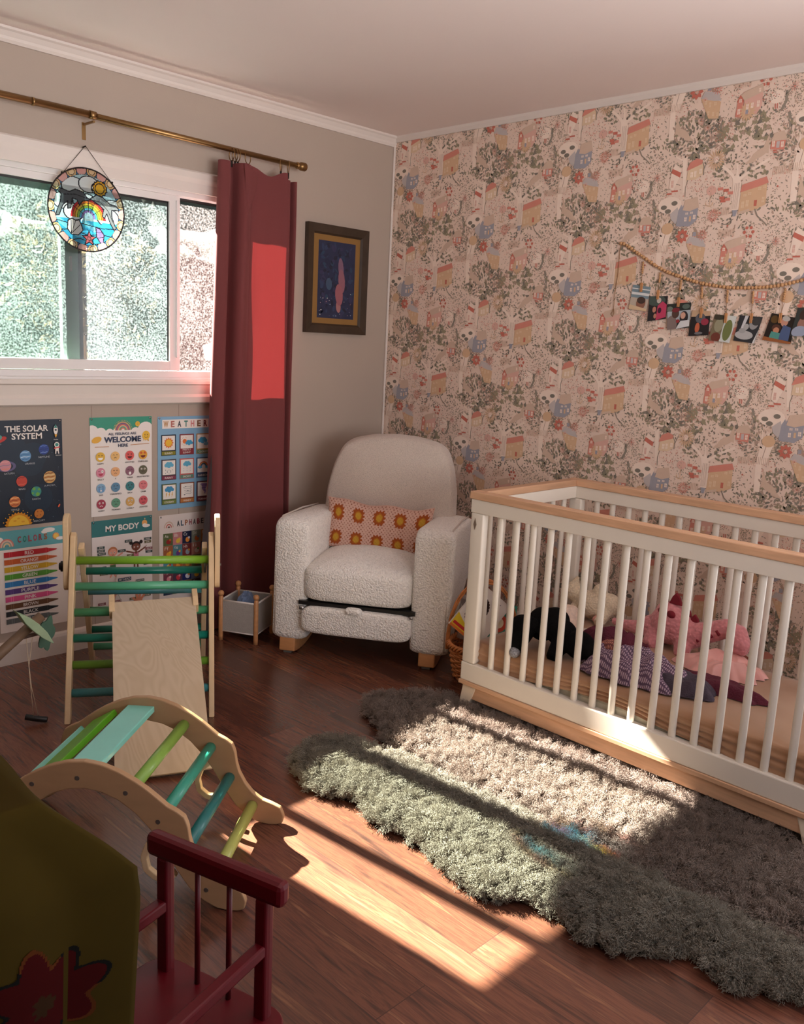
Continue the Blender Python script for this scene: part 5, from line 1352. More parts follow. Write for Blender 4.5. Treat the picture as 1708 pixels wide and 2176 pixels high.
cc = [(186, 36, 48), (196, 92, 44), (206, 164, 40), (82, 150, 50), (44, 120, 180), (84, 56, 120), (214, 84, 136), (100, 66, 44), (36, 38, 42), (94, 98, 98)]
for k in range(10):
    y = 113.5 - k * 10.85
    P.poly([(8, y - 3.7), (68, y - 3.7), (71, y - 2.6), (82, y - .9), (83.4, y), (82, y + .9), (71, y + 2.8), (68, y + 3.9), (8, y + 3.9)], cc[k]); P.up()
    lt = tuple(min(255, x + 34) for x in cc[k])
    for x in (15.4, 18.2, 66.6): P.rect(x, y - 3.6, x + .8, y + 3.8, lt)
    P.line([(70.6, y - 2.6), (70.6, y + 2.8)], .4, lt); P.words(cn[k], 43, y, len(cn[k]) * 4.2, 4.9, (232, 226, 220), .008); P.h -= P.step
finish_poster(P, 'white COLORS poster with ten labelled crayons, leftmost in the lower row', 0, 0)

# my body
P = Print(poster_fn(-1.7225, .559, .288, .425, 5.4)); sheet_of(P, (232, 222, 218))
P.rect(0, 123, 100, 148, (52, 118, 120)); P.up(); P.words('MY BODY', 50, 134, 56, 9.5, (236, 228, 222), .03)
P.ell(87, 137, 4.6, None, (230, 170, 100), 14); P.up(); P.ell(90, 132, 6.5, 2.8, W_, 12); P.ell(87, 133, 4, 3, W_, 12); P.star(87.5, 143.5, .7, 1.6, 4, (230, 190, 140))
SK = (120, 70, 54)
def child(cx, cy, s, skin, hair, top, buns):
    P.line([(cx - 17 * s, cy + 3 * s), (cx - 4 * s, cy - 1 * s), (cx + 4 * s, cy - 1 * s), (cx + 17 * s, cy + 6 * s)], 2.6 * s, skin); P.line([(cx - 17 * s, cy + 3 * s), (cx - 19.5 * s, cy + 5.5 * s)], 1 * s, skin); P.line([(cx + 17 * s, cy + 6 * s), (cx + 19 * s, cy + 9 * s)], 1 * s, skin)
    P.line([(cx - 2.6 * s, cy - 14 * s), (cx - 3 * s, cy - 31 * s), (cx - 5.6 * s, cy - 32 * s)], 2.8 * s, skin); P.line([(cx + 2.6 * s, cy - 14 * s), (cx + 3 * s, cy - 31 * s), (cx + 5.6 * s, cy - 32 * s)], 2.8 * s, skin)
    P.poly([(cx - 4.6 * s, cy), (cx + 4.6 * s, cy), (cx + 4 * s, cy - 17 * s), (cx - 4 * s, cy - 17 * s)], skin); P.up(); P.poly([(cx - 4.2 * s, cy - 1 * s), (cx - 2.6 * s, cy - 1 * s), (cx, cy - 4 * s), (cx + 2.6 * s, cy - 1 * s), (cx + 4.2 * s, cy - 1 * s), (cx + 4 * s, cy - 8 * s), (cx - 4 * s, cy - 8 * s)], top)
    P.poly([(cx - 4.8 * s, cy - 12 * s), (cx + 4.8 * s, cy - 12 * s), (cx + 5 * s, cy - 19 * s), (cx, cy - 16 * s), (cx - 5 * s, cy - 19 * s)], top); P.rect(cx - 1.4 * s, cy - 1 * s, cx + 1.4 * s, cy + 4 * s, skin)
    P.ell(cx, cy + 10 * s, 8.2 * s, 8 * s, hair, 18); P.up(); P.ell(cx, cy + 8.2 * s, 7.2 * s, 6.4 * s, skin, 18); P.up()
    if buns: P.ell(cx - 9 * s, cy + 16 * s, 3.2 * s, None, hair, 12); P.ell(cx + 9 * s, cy + 16 * s, 3.2 * s, None, hair, 12)
    for q_ in (-3, 3): P.ell(cx + q_ * s, cy + 8.4 * s, 1.4 * s, None, (240, 232, 226), 8)
    P.up()
    for q_ in (-3, 3): P.ell(cx + q_ * s, cy + 8.4 * s, .8 * s, None, (40, 26, 24), 8)
    P.ring(cx, cy + 6 * s, 1.6 * s, 2.2 * s, (90, 30, 34), 200, 340, 8)
child(72, 92, .95, SK, (36, 26, 26), (196, 120, 140), True); child(33, 88, .95, (226, 160, 140), (190, 120, 80), (80, 120, 80), False)
for tx, x, y, c in (('FACE', 59, 111, 0), ('HAIR', 92, 111, 0), ('EAR', 92, 106, 1), ('NECK', 48, 97, 0), ('PALM', 94, 95, 2), ('ARM', 94, 90, 0), ('HIP', 62, 88, 1), ('KNEE', 91, 71, 0), ('EYE', 14, 106, 0), ('NOSE', 14, 101, 0), ('MOUTH', 15, 96, 0), ('BELLY', 18, 64, 1), ('FOOT', 16, 74, 0), ('EYEBROW', 78, 45, 0), ('CHEEK', 14, 45, 1), ('LIPS', 60, 33, 0), ('CHIN', 78, 33, 0), ('KNEE', 14, 17, 2), ('ANKLE', 40, 17, 2), ('NAIL', 66, 17, 1), ('THUMB', 90, 19, 1), ('HEEL', 14, 7, 2), ('TOES', 36, 5, 0)):
    P.rect(x - 4.6 - .4 * len(tx), y - 2, x + 4.6 + .4 * len(tx), y + 2, ((64, 80, 80), (110, 100, 70), (130, 70, 80))[c]); P.up(); P.words(tx, x, y, 1.9 * len(tx), 2.3, (220, 214, 206), .01); P.h -= P.step
P.rect(41, 48, 63, 53.5, (50, 76, 100)); P.up(); P.words('MY HEAD', 52, 50.7, 19, 3.6, (226, 220, 214), .012)
P.ell(34, 36, 9, 10, (226, 170, 150), 18); P.ell(34, 43, 9.4, 5, (120, 80, 60), 16)
P.poly([(26, 2), (22, 8), (30, 22), (34, 30), (37, 30), (35, 18), (29, 6)], (214, 140, 110)); P.poly([(72, 4), (80, 4), (82, 14), (88, 22), (84, 22), (79, 17), (80, 27), (77, 26), (75, 18), (73, 26), (70, 25), (71, 15), (66, 20), (64, 18), (70, 10)], (214, 140, 110))
finish_poster(P, 'MY BODY poster with teal header and two cartoon children, middle of the lower row', 0, 0)

# alphabet
P = Print(poster_fn(-1.3985, .549, .290, .425, 6.6)); sheet_of(P, (224, 212, 206))
for k, c in enumerate(((206, 180, 160), (224, 212, 206), (200, 110, 100), (224, 212, 206), (90, 70, 60))): P.ell(17, 127, 8.6 - k * 1.6, 10.5 - k * 2, c, 18, 0, 0, 180); P.up()
for k, (ch_, c) in enumerate(zip('ALPHABET', ((54, 56, 60), (60, 90, 110), (160, 100, 60), (150, 70, 80), (60, 60, 64), (170, 60, 76), (60, 60, 64), (140, 40, 50)))): P.words(ch_, 34 + k * 7.4, 132.5, 5.0, 9.0, c, .03)
AL = 'ABCDEFGHIJKLMNOPQRSTUVWXYZ'; gc = [(92, 104, 66), (196, 130, 130), (34, 40, 66), (140, 146, 130), (176, 130, 84), (160, 96, 62), (84, 130, 140), (120, 54, 52), (186, 130, 116), (84, 66, 80), (92, 150, 170), (170, 100, 54), (150, 96, 60), (110, 110, 80), (120, 140, 130), (120, 62, 76), (80, 60, 76), (34, 44, 96), (110, 120, 140), (90, 80, 70), (44, 56, 80), (92, 120, 76), (130, 100, 66), (70, 56, 56), (84, 110, 120), (60, 60, 76)]
ic = [(150, 40, 40), (226, 190, 70), (224, 140, 60), (190, 100, 50), (120, 130, 150), (226, 160, 60), (110, 60, 130), (150, 160, 170), (220, 200, 190), (206, 70, 80), (226, 190, 90), (220, 150, 60), (206, 150, 60), (180, 60, 60), (160, 110, 80), (220, 140, 150), (200, 60, 70), (220, 220, 226), (236, 190, 60), (90, 150, 90)]
for k, ch_ in enumerate(AL):
    x0_ = 7 + (k % 5) * 17.2; y0_ = 97.5 - (k // 5) * 20.6
    if y0_ < 0: break
    P.rect(x0_, y0_, x0_ + 17.0, y0_ + 20.4, gc[k]); P.up(); P.words(ch_ + ch_.lower(), x0_ + 5.6, y0_ + 16, 6.6, 5, (226, 220, 212), .0)
    if k < 20:
        P.ell(x0_ + 9.5, y0_ + 6.4, 4.4, 3.8, ic[k], 14, k * .7); P.up(); P.ell(x0_ + 12, y0_ + 9.4, 2.0, None, ic[(k * 7 + 3) % 20], 10)
        P.h -= P.step
    P.h -= P.step
finish_poster(P, 'ALPHABET poster with a grid of letter pictures, rightmost in the lower row', 0, 0)

# ------------------------------------------------------------------ framed picture
fp = thing('framed_picture', 'dark brown framed night-blue picture with ochre mat, on the wall beside the curtain', 'picture', (-.388, 0, 1.675))
FW, FH = .203, .266
M['frame'] = mat('dark_bronze_frame', (58, 44, 32), .45, .25, 14, bump=.1, bscale=40)
fo = [(FW, FH), (-FW, FH), (-FW, -FH), (FW, -FH)]
b = MB(); bw = .048
for i in range(4):
    (x0_, z0_), (x1_, z1_) = fo[i], fo[(i + 1) % 4]; s_ = lambda v_, d_: math.copysign(abs(v_) - d_, v_)
    o0, o1 = (x0_, z0_), (x1_, z1_); i0, i1 = (s_(x0_, bw), s_(z0_, bw)), (s_(x1_, bw), s_(z1_, bw)); m0, m1 = (s_(x0_, bw * .8), s_(z0_, bw * .8)), (s_(x1_, bw * .8), s_(z1_, bw * .8))
    v_ = [(o0[0], -.001, o0[1]), (o1[0], -.001, o1[1]), (o1[0], -.030, o1[1]), (o0[0], -.030, o0[1]), (m0[0], -.024, m0[1]), (m1[0], -.024, m1[1]), (i0[0], -.014, i0[1]), (i1[0], -.014, i1[1])]
    b.add(v_, [(0, 1, 2, 3), (3, 2, 5, 4), (4, 5, 7, 6)])
b.add([(x, -.0012, z) for x, z in fo], [(0, 1, 2, 3)])
b.build('frame', M['frame'], fp)
P = Print(lambda x, y, h: (x, -.013 - h, y)); P.rect(-FW + bw - .002, -FH + bw - .002, FW - bw + .002, FH - bw + .002, (140, 104, 58)); 
P.build('mat_board', M['print_matte'], fp, attr=True, fixn=False)
P = Print(lambda x, y, h: (x, -.0135 - h, y)); P.rect(-.124, -.190, .124, .190, (38, 46, 74)); P.up(); r9 = random.Random(9)
for _ in range(150):
    x, y = r9.uniform(-.11, .11), r9.uniform(-.176, .176); k_ = (y + .19) / .38
    P.ell(x, y, r9.uniform(.004, .014), r9.uniform(.004, .02), r9.choice(((34, 42, 68), (46, 62, 92), (40, 66, 90), (52, 52, 84), (30, 36, 56))), 9, r9.uniform(0, 3))
P.up()
for (x, y, rx, ry, c) in ((.028, .06, .018, .055, (120, 90, 110)), (.035, .0, .022, .06, (140, 92, 104)), (.02, -.07, .026, .055, (150, 92, 100)), (.018, -.13, .016, .03, (160, 110, 110)), (-.05, -.02, .02, .03, (60, 80, 104))): P.ell(x, y, rx, ry, c, 14, .12)
P.up()
for _ in range(26): P.ell(r9.uniform(-.115, .115), r9.uniform(-.18, -.06), r9.uniform(.001, .0032), None, r9.choice(((200, 200, 190), (150, 160, 180), (190, 150, 140))), 7)
P.build('picture_sheet', M['print'], fp, attr=True, fixn=False)

# ------------------------------------------------------------------ bead garland with photographs
gr = thing('bead_garland', 'wooden bead garland with hanging tassel strings, on the wallpapered wall above the crib', 'garland', (0, -1.40, 1.84))
M['bead'] = mat('wood_bead', (190, 146, 102), .5, .12, 60)
M['twine'] = mat('jute_twine', (150, 114, 84), .9, .1, 80)
path = [(1.425, 1.842), (1.449, 1.835), (1.535, 1.784), (1.632, 1.729), (1.732, 1.694), (1.823, 1.669), (1.928, 1.654), (2.027, 1.652), (2.121, 1.659), (2.213, 1.680), (2.30, 1.712), (2.40, 1.76)]
dense = []
for i in range(len(path) - 1):
    for k in range(20):
        t_ = k / 20; dense.append(tuple(catmull(path, (i + t_) / (len(path) - 1))))
cum = 0; last = None; bd = None; nb = 0; prev = dense[0]; need = 0
for q in dense[1:]:
    cum += math.hypot(q[0] - prev[0], q[1] - prev[1]); prev = q
    if cum >= need and nb < 100:
        need += .0142 if nb % 4 else .0150; nb += 1
        if bd is None: bd = MB().ball((0, 0, 0), .0074, 12, 8).build('bead', M['bead'], gr); o = bd
        else: o = bd.copy(); COL.objects.link(o)
        o.location = (-.0095, -q[0] + 1.40, q[1] - 1.84); s_ = 1.0 if nb % 3 else .86; o.scale = (s_, s_, s_)
MB().tube([(-.0095, -p[0] + 1.40, p[1] - 1.84) for p in dense[::6]], .0015, 5).build('garland_string', M['twine'], gr)
MB().tube([(-.006, -1.43 + 1.4, .002), (-.006, -1.420 + 1.4, -.02), (-.006, -1.422 + 1.4, -.12), (-.006, -1.414 + 1.4, -.22), (-.006, -1.416 + 1.4, -.27), (-.006, -1.406 + 1.4, -.295), (-.006, -1.414 + 1.4, -.305), (-.006, -1.420 + 1.4, -.29), (-.006, -1.416 + 1.4, -.27)], .0014, 5).build('end_loop', M['twine'], gr)
MB().cyl((.0, -.028, .004), (-.012, -.028, .006), .003, 8).build('nail', M['steel'], gr)
hang = [((1.540, 1.765), (1.543, 1.655)), ((1.625, 1.719), (1.624, 1.624)), ((1.722, 1.688), (1.720, 1.594)), ((1.816, 1.662), (1.824, 1.551)), ((1.924, 1.647), (1.930, 1.533)), ((2.028, 1.641), (2.032, 1.534)), ((2.150, 1.652), (2.144, 1.536)), ((2.245, 1.68), (2.245, 1.565))]
for (a, b_) in hang:
    y0_, y1_ = -a[0] + 1.40, -b_[0] + 1.40
    MB().tube([(-.008, y0_, a[1] - 1.84), (-.008, (y0_ + y1_) / 2 + .002, (a[1] + b_[1]) / 2 - 1.84), (-.008, y1_, b_[1] - 1.84)], .0013, 5).build('hanging_string', M['twine'], gr)
    tb_ = MB()
    for k in range(6): t_ = .06 + k * .072; tb_.ball((-.009, y0_ + (y1_ - y0_) * t_, a[1] + (b_[1] - a[1]) * t_ - 1.84), .0048, 8, 6)
    tb_.build('tassel_beads', M['bead'], gr)
    b = MB(); z_ = b_[1] - 1.84; b.box((-.013, y1_ - .0045, z_ - .016), (-.006, y1_ - .0008, z_ + .022)); b.box((-.013, y1_ + .0008, z_ - .016), (-.006, y1_ + .0045, z_ + .022)); b.box((-.0115, y1_ - .001, z_ - .001), (-.0075, y1_ + .001, z_ + .003)); b.build('clothespin', M['rubwood'], gr)
# corners (u, z): top-left, top-right, bottom-right, bottom-left
PH = [([(1.500, 1.670), (1.586, 1.659), (1.577, 1.558), (1.494, 1.567)], (190, 176, 160), [('r', 0, .5, 1, 1, (120, 140, 150)), ('r', 0, .62, 1, .72, (220, 222, 222)), ('r', 0, .84, 1, .88, (220, 222, 222)), ('e', .62, .30, .26, .26, (140, 96, 78)), ('e', .62, .42, .24, .14, (70, 52, 44)), ('p', [(0, .02), (1, .0), (1, .1), (0, .2)], (214, 186, 150))], 'pinned photo of a small baby below a grey strip, first from the left'),
      ([(1.584, 1.621), (1.668, 1.622), (1.672, 1.529), (1.587, 1.517)], (34, 30, 34), [('e', .4, .82, .5, .22, (70, 84, 78)), ('p', [(.45, 0), (.98, .08), (.98, .62), (.75, .78), (.5, .6)], (190, 60, 96)), ('e', .62, .4, .1, .12, (70, 20, 50)), ('e', .33, .45, .1, .12, (190, 130, 110)), ('e', .4, .18, .08, .1, (190, 130, 110)), ('e', .55, .82, .12, .12, (200, 190, 180))], 'pinned photo with a person in a bright pink shirt, second from the left'),
      ([(1.670, 1.589), (1.774, 1.597), (1.780, 1.496), (1.683, 1.484)], (40, 46, 42), [('r', .0, .3, 1, .7, (170, 180, 186)), ('e', .1, .8, .14, .1, (110, 120, 110)), ('e', .8, .85, .16, .1, (90, 104, 96)), ('e', .2, .2, .24, .34, (128, 112, 108)), ('e', .36, .6, .16, .18, (80, 56, 48)), ('e', .38, .74, .17, .09, (120, 34, 44)), ('e', .74, .42, .18, .26, (40, 34, 38)), ('e', .7, .5, .11, .13, (206, 160, 140)), ('p', [(.4, 0), (1, .05), (1, .3), (.6, .3)], (210, 212, 214)), ('e', .48, .3, .08, .07, (150, 50, 56))], 'pinned photo of a couple outdoors, one in a red cap, third from left'),
      ([(1.783, 1.565), (1.862, 1.563), (1.866, 1.468), (1.779, 1.461)], (30, 26, 30), [('p', [(0, .75), (1, .8), (1, 1), (0, 1)], (190, 160, 130)), ('e', .5, .7, .26, .2, (90, 92, 100)), ('e', .75, .55, .2, .14, (150, 50, 70)), ('e', .4, .32, .12, .2, (190, 100, 70)), ('e', .5, .1, .2, .06, (110, 110, 114))], 'dark pinned photo with a pink and orange figure, fourth from the left'),
      ([(1.882, 1.551), (1.972, 1.543), (1.957, 1.440), (1.868, 1.449)], (120, 108, 84), [('r', .5, 0, 1, 1, (206, 212, 208)), ('e', .75, .45, .2, .4, (110, 120, 70)), ('e', .3, .6, .2, .26, (150, 146, 120)), ('e', .3, .14, .22, .18, (110, 56, 44)), ('e', .2, .9, .3, .1, (60, 56, 44))], 'pinned double photo of pale sky and green trees, fifth from the left'),
      ([(1.984, 1.548), (2.075, 1.542), (2.056, 1.441), (1.971, 1.450)], (44, 46, 50), [('p', [(.25, 1), (.4, 1), (.3, .4), (.18, .4)], (200, 202, 204)), ('e', .72, .72, .2, .22, (150, 150, 150)), ('e', .8, .82, .2, .16, (60, 60, 60)), ('e', .42, .58, .12, .12, (170, 170, 170)), ('e', .42, .26, .42, .17, (176, 176, 176)), ('e', .3, .42, .16, .1, (160, 160, 160)), ('p', [(.9, 0), (1, 0), (1, .5)], (210, 210, 208))], 'black-and-white pinned photo of a person cradling a newborn'),
      ([(2.108, 1.558), (2.201, 1.541), (2.195, 1.443), (2.086, 1.456)], (34, 26, 20), [('e', .2, .8, .16, .14, (90, 66, 30)), ('e', .6, .78, .14, .18, (190, 140, 120)), ('e', .64, .9, .16, .1, (180, 176, 170)), ('p', [(.5, .1), (.9, .1), (.9, .6), (.6, .66)], (74, 92, 130)), ('e', .36, .5, .17, .14, (80, 50, 38)), ('e', .38, .42, .11, .11, (190, 130, 100)), ('p', [(.2, .1), (.55, .1), (.55, .34), (.22, .36)], (80, 146, 136)), ('p', [(0, 0), (1, 0), (1, .08), (0, .14)], (150, 90, 50))], 'pinned photo of an older person with a child in a green shirt'),
      ([(2.203, 1.577), (2.29, 1.585), (2.285, 1.475), (2.190, 1.473)], (50, 56, 54), [('e', .4, .4, .24, .3, (150, 110, 96)), ('e', .3, .16, .3, .2, (150, 160, 180)), ('e', .35, .75, .2, .18, (60, 42, 36))], 'pinned photo cut by the right picture edge, last of the garland')]
for k, (cr_, bgc, items, lab) in enumerate(PH):
    tl_, tr__, br_, bl_ = [Vector(q) for q in cr_]
    def fn(x, y, h, tl_=tl_, tr__=tr__, br_=br_, bl_=bl_):
        q = (bl_ * (1 - x) + br_ * x) * (1 - y) + (tl_ * (1 - x) + tr__ * x) * y
        return (-.0055 - h - .006 * (1 - y), -q.x, q.y)
    P = Print(fn); nn_ = 6; P.cur = L(bgc)
    P.add([fn(i / nn_, j / nn_, 0) for i in range(nn_ + 1) for j in range(nn_ + 1)], [(i * (nn_ + 1) + j, (i + 1) * (nn_ + 1) + j, (i + 1) * (nn_ + 1) + j + 1, i * (nn_ + 1) + j + 1) for i in range(nn_) for j in range(nn_)])
    cl = lambda v_: min(1, max(0, v_)); P.h = .0003
    for it in items:
        P.up(1)
        if it[0] == 'r': P.rect(it[1], it[2], it[3], it[4], it[5])
        elif it[0] == 'p': P.poly(it[1], it[2])
        else: P.poly([(cl(it[1] + it[3] * math.cos(6.2832 * a / 18)), cl(it[2] + it[4] * math.sin(6.2832 * a / 18))) for a in range(18)], it[5])
    o = P.build('pinned_photo', M['photo'], None, attr=True, fixn=False); tag(o, lab, 'photo', 'photos clipped to the bead garland')

# ------------------------------------------------------------------ things in the crib
def blob(name, parts, m, parent=None, voxel=.006):
    """one continuous soft body: overlapping ellipsoids and tapered tubes fused by a voxel remesh"""
    b = MB()
    for p in parts:
        if p[0] == 'b': b.ball(p[1], p[2], 16, 12, p[3] if len(p) > 3 else (1, 1, 1))
        else: b.tube(p[1], 0, 12, rs=p[2])
    return b.build(name, m, parent, remesh=voxel)
BZ = .292   # top of the mattress
M['plush_black'] = mat('black_plush', (9, 9, 10), .95, .2, 60, bump=.5, bscale=260, spec=.15)
dog = thing('plush_dog', 'black plush dog with a sparkly muzzle lying on the mattress at the crib end', 'soft toy', (-.80, -1.79, BZ))
def dogp(x, y, z): return (x, y, z)
body = blob('body', [('b', (.02, .075, .075), .062, (1, 1.0, 1.05)), ('b', (.03, .03, .092), .056), ('b', (.0, -.02, .07), .052, (1.0, 1.2, 1)), ('b', (-.02, -.115, .052), .052, (1, 1.1, 1)),
      ('b', (-.07, .105, .07), .050, (1, 1, 1)), ('t', [(-.06, .10, .06), (-.115, .085, .03), (-.142, .078, .004)], [.04, .034, .024]), ('t', [(.0, -.03, .06), (-.07, -.05, .02), (-.10, -.05, .0)], [.035, .03, .022]),
      ('t', [(-.02, -.13, .05), (-.05, -.175, .04), (-.06, -.20, .02)], [.035, .022, .016]), ('t', [(.03, .03, .09), (-.0, .02, .11), (-.06, .03, .06)], [.03, .028, .018]), ('b', (-.075, .135, .055), .028, (.6, 1, 1.3)), ('b', (-.05, .075, .085), .024, (.6, 1, 1.3))], M['plush_black'], dog)
MB().ball((-.148, .076, .000), .021, 14, 9).build('sparkly_muzzle', mat('silver_sequins', (150, 150, 156), .3, .6, 180, metal=.5, bump=.6, bscale=300), dog)
MB().ball((-.100, .122, .082), .005, 8, 6).build('eye', M['steel'], dog)

M['wool_cream'] = mat_boucle('cream_wool_plush', (226, 208, 180), 130, .8)
lamb = thing('plush_lamb', 'cream fluffy plush lamb by the back rail of the crib', 'soft toy', (-.36, -1.66, BZ))
blob('body', [('b', (0, 0, .06), .06, (1, 1.3, 1)), ('b', (.0, .095, .095), .042), ('b', (.02, -.07, .07), .05), ('t', [(0, .05, .05), (-.05, .07, .02), (-.08, .07, .01)], [.03, .024, .02]), ('t', [(0, -.07, .05), (-.06, -.08, .02), (-.08, -.08, .01)], [.03, .024, .02]),
      ('b', (.0, -.03, .12), .03, (1, 1, 1.2)), ('b', (.02, .135, .075), .02), ('t', [(0.01, .1, .12), (.02, .09, .16)], [.02, .008])], M['wool_cream'], lamb, .007)
MB().ball((-.052, -.068, .022), .022, 12, 8, (1, 1.2, .8)).build('pink_paw', mat('pink_felt', (214, 158, 146), .9), lamb)

M['pink_crochet'] = mat_boucle('pink_chenille', (214, 138, 142), 90, .8)
M['claret'] = mat('claret_felt', (122, 26, 40), .9, .1, 40)
dino = thing('plush_dinosaur', 'pink crochet dinosaur with dark red spikes, leaning against the back crib rail', 'soft toy', (-.42, -2.05, BZ))
blob('body', [('b', (0, 0, .085), .075, (.8, 1.25, 1)), ('b', (.01, .02, .12), .055, (.8, 1.1, 1)), ('b', (0, -.085, .07), .05), ('b', (0, .085, .06), .045),
      ('t', [(0, .08, .055), (0, .14, .04), (.0, .21, .035), (0, .255, .04)], [.045, .03, .021, .014]),
      ('t', [(0, -.09, .075), (-.0, -.15, .10), (0, -.21, .13), (-.01, -.255, .125), (-.02, -.275, .085), (-.02, -.27, .06)], [.045, .04, .037, .037, .038, .03]),
      ('t', [(-.02, .05, .05), (-.055, .06, .0), (-.06, .062, -.004)], [.036, .03, .028]), ('t', [(-.02, -.06, .05), (-.055, -.075, .0), (-.06, -.08, -.004)], [.036, .03, .028]), ('t', [(.04, .04, .05), (.05, .05, .0)], [.034, .03])], M['pink_crochet'], dino, .007)
for (y, z, s_) in ((.04, .168, .85), (-.005, .175, 1.2), (-.055, .142, .8), (-.085, .118, 1.0)):
    b = MB(); b.prism([(-.022 * s_, -.006), (.022 * s_, -.006), (.012 * s_, .02 * s_), (0, .034 * s_), (-.014 * s_, .018 * s_)], -.006, .006, axes=((0, 1, 0), (0, 0, 1), (1, 0, 0)), org=(0.0, y, z)); b.build('spike', M['claret'], dino, bevel=.003)
for (y, z, r_) in ((.03, .145, .012), (-.012, .14, .015), (-.05, .112, .013)): MB().ball((-.046 + abs(y) * .2, y, z), r_, 12, 6, (.5, 1.2, 1)).build('spot', M['claret'], dino)
for k in range(4):
    t_ = k / 3; MB().tube([(-.035, -.125 - .075 * t_, .062 + .045 * t_), (-.034, -.112 - .075 * t_, .078 + .045 * t_)], .0055, 8).build('neck_stripe', M['claret'], dino)

tag(mound('spotted_cushion', (-.505, -1.640, BZ), .075, .055, .075, mat('spotted_cream_cotton', (226, 204, 188), .8, .16, 70), seed=12, fold=.12), 'small cream cushion with tiny dots, between the black dog and the lamb', 'cushion')
def mat_crochet(name, c, gap):
    m, n, l, p = new_mat(name)
    tc = n.new('ShaderNodeTexCoord'); wv = n.new('ShaderNodeTexWave'); wv.wave_type = 'BANDS'; wv.bands_direction = 'X'; wv.inputs['Scale'].default_value = 30; wv.inputs['Distortion'].default_value = 3.0; wv.inputs['Detail'].default_value = 0
    w2 = n.new('ShaderNodeTexWave'); w2.bands_direction = 'Y'; w2.inputs['Scale'].default_value = 46; w2.inputs['Distortion'].default_value = 3.0
    l.new(tc.outputs['Object'], wv.inputs['Vector']); l.new(tc.outputs['Object'], w2.inputs['Vector'])
    mu = n.new('ShaderNodeMath'); mu.operation = 'MULTIPLY'; l.new(wv.outputs['Fac'], mu.inputs[0]); l.new(w2.outputs['Fac'], mu.inputs[1])
    cr = n.new('ShaderNodeValToRGB'); cr.color_ramp.elements[0].position = .12; cr.color_ramp.elements[1].position = .42; cr.color_ramp.elements[0].color = L(gap); cr.color_ramp.elements[1].color = L(c)
    l.new(mu.outputs[0], cr.inputs[0]); l.new(cr.outputs[0], p.inputs['Base Color']); p.inputs['Roughness'].default_value = .95
    b = n.new('ShaderNodeBump'); b.inputs['Distance'].default_value = .004; b.inputs['Strength'].default_value = .7; l.new(mu.outputs[0], b.inputs['Height']); l.new(b.outputs[0], p.inputs['Normal'])
    return m
M['lilac_crochet'] = mat_crochet('lilac_crochet', (186, 160, 176), (92, 70, 92))
bl = mound('crochet_blanket', (-.80, -2.10, BZ), .125, .20, .085, M['lilac_crochet'], seed=3, fold=.62, edge=.3, freq=1.6, n=160, k=50)
tag(bl, 'crumpled lilac crochet blanket at the front of the mattress', 'blanket')
mound('dark_end', (-.785, -2.27, BZ + .002), .09, .13, .05, mat('charcoal_knit', (66, 56, 68), .95, .2, 50, bump=.5, bscale=200), bl, seed=8, fold=.4, edge=.25, freq=2)
mound('peach_corner', (-.76, -1.99, BZ + .03), .035, .05, .05, mat_crochet('peach_crochet', (206, 140, 116), (120, 70, 70)), bl, seed=5, fold=.3, edge=.3, freq=2)
M['claret_knit'] = mat('claret_knit', (88, 24, 44), .9, .15, 60, bump=.5, bscale=180)
tag(mound('claret_shawl', (-.655, -1.955, BZ), .065, .155, .085, M['claret_knit'], seed=15, fold=.4, edge=.25, freq=2, n=120, k=40), 'dark claret knitted shawl bunched behind the lilac blanket', 'shawl')
tag(mound('claret_scarf', (-.70, -2.36, BZ), .055, .17, .04, M['claret_knit'], seed=19, fold=.35, edge=.3, freq=2, n=120, k=40), 'flat dark claret knitted scarf end lying towards the right of the mattress', 'scarf')
tag(mound('satin_comforter', (-.50, -2.30, BZ), .115, .15, .055, mat('pink_satin', (216, 156, 148), .35, .05, 8, sheen=.3), seed=26, fold=.75, edge=.4, freq=1.5, n=140, k=44), 'small pink satin comforter knotted in the middle, right of the dinosaur', 'comforter')
tag(mound('silver_blanket', (-.57, -1.86, BZ), .075, .20, .014, mat('silver_satin', (214, 200, 188), .25, .05, 14, spec=.7), seed=31, fold=.8, edge=.4, freq=2.2, n=140, k=44), 'shiny pale silver satin sheet spread behind the black dog', 'blanket')
# pale sheet edge hanging at the end
tag(mound('folded_muslin', (-.60, -1.555, BZ), .17, .04, .03, mat('muslin', (228, 208, 194), .8, .04, 30), seed=41, fold=.5, edge=.25, freq=2), 'pale folded muslin at the end of the mattress nearest the armchair', 'muslin')

# ------------------------------------------------------------------ wicker basket with books
M['wicker'] = mat('wicker', (196, 122, 66), .5, .25, 40, coat=.1)
bk_ = thing('wicker_basket', 'orange-brown wicker basket with a tall arched handle, between armchair and crib', 'basket', (-.645, -1.320, 0))
bk_.scale = (.93, .93, 1)
b = MB(); rows = 13; NS = 22
for r_i in range(rows):
    z = .008 + r_i * .0108; R_ = .118 + .034 * (z / .15) ** .8; pts = []
    for k in range(NS * 4):
        a = 2 * math.pi * k / (NS * 4); rr = R_ + .005 * math.sin(NS / 2 * a + math.pi * r_i); pts.append((rr * math.cos(a), rr * math.sin(a) * .92, z + .0015 * math.sin(NS * a + r_i)))
    b.tube(pts, .0050, 6, closed=True)
for k in range(NS):
    a = 2 * math.pi * (k + .5) / NS; b.tube([(.118 * math.cos(a), .108 * math.sin(a), .0), (.152 * math.cos(a), .14 * math.sin(a), .15)], .0038, 6)
b.lathe([(0, .004), (.11, .004), (.11, .012), (0, .012)], 24)
b.build('woven_body', M['wicker'], bk_)
b = MB()
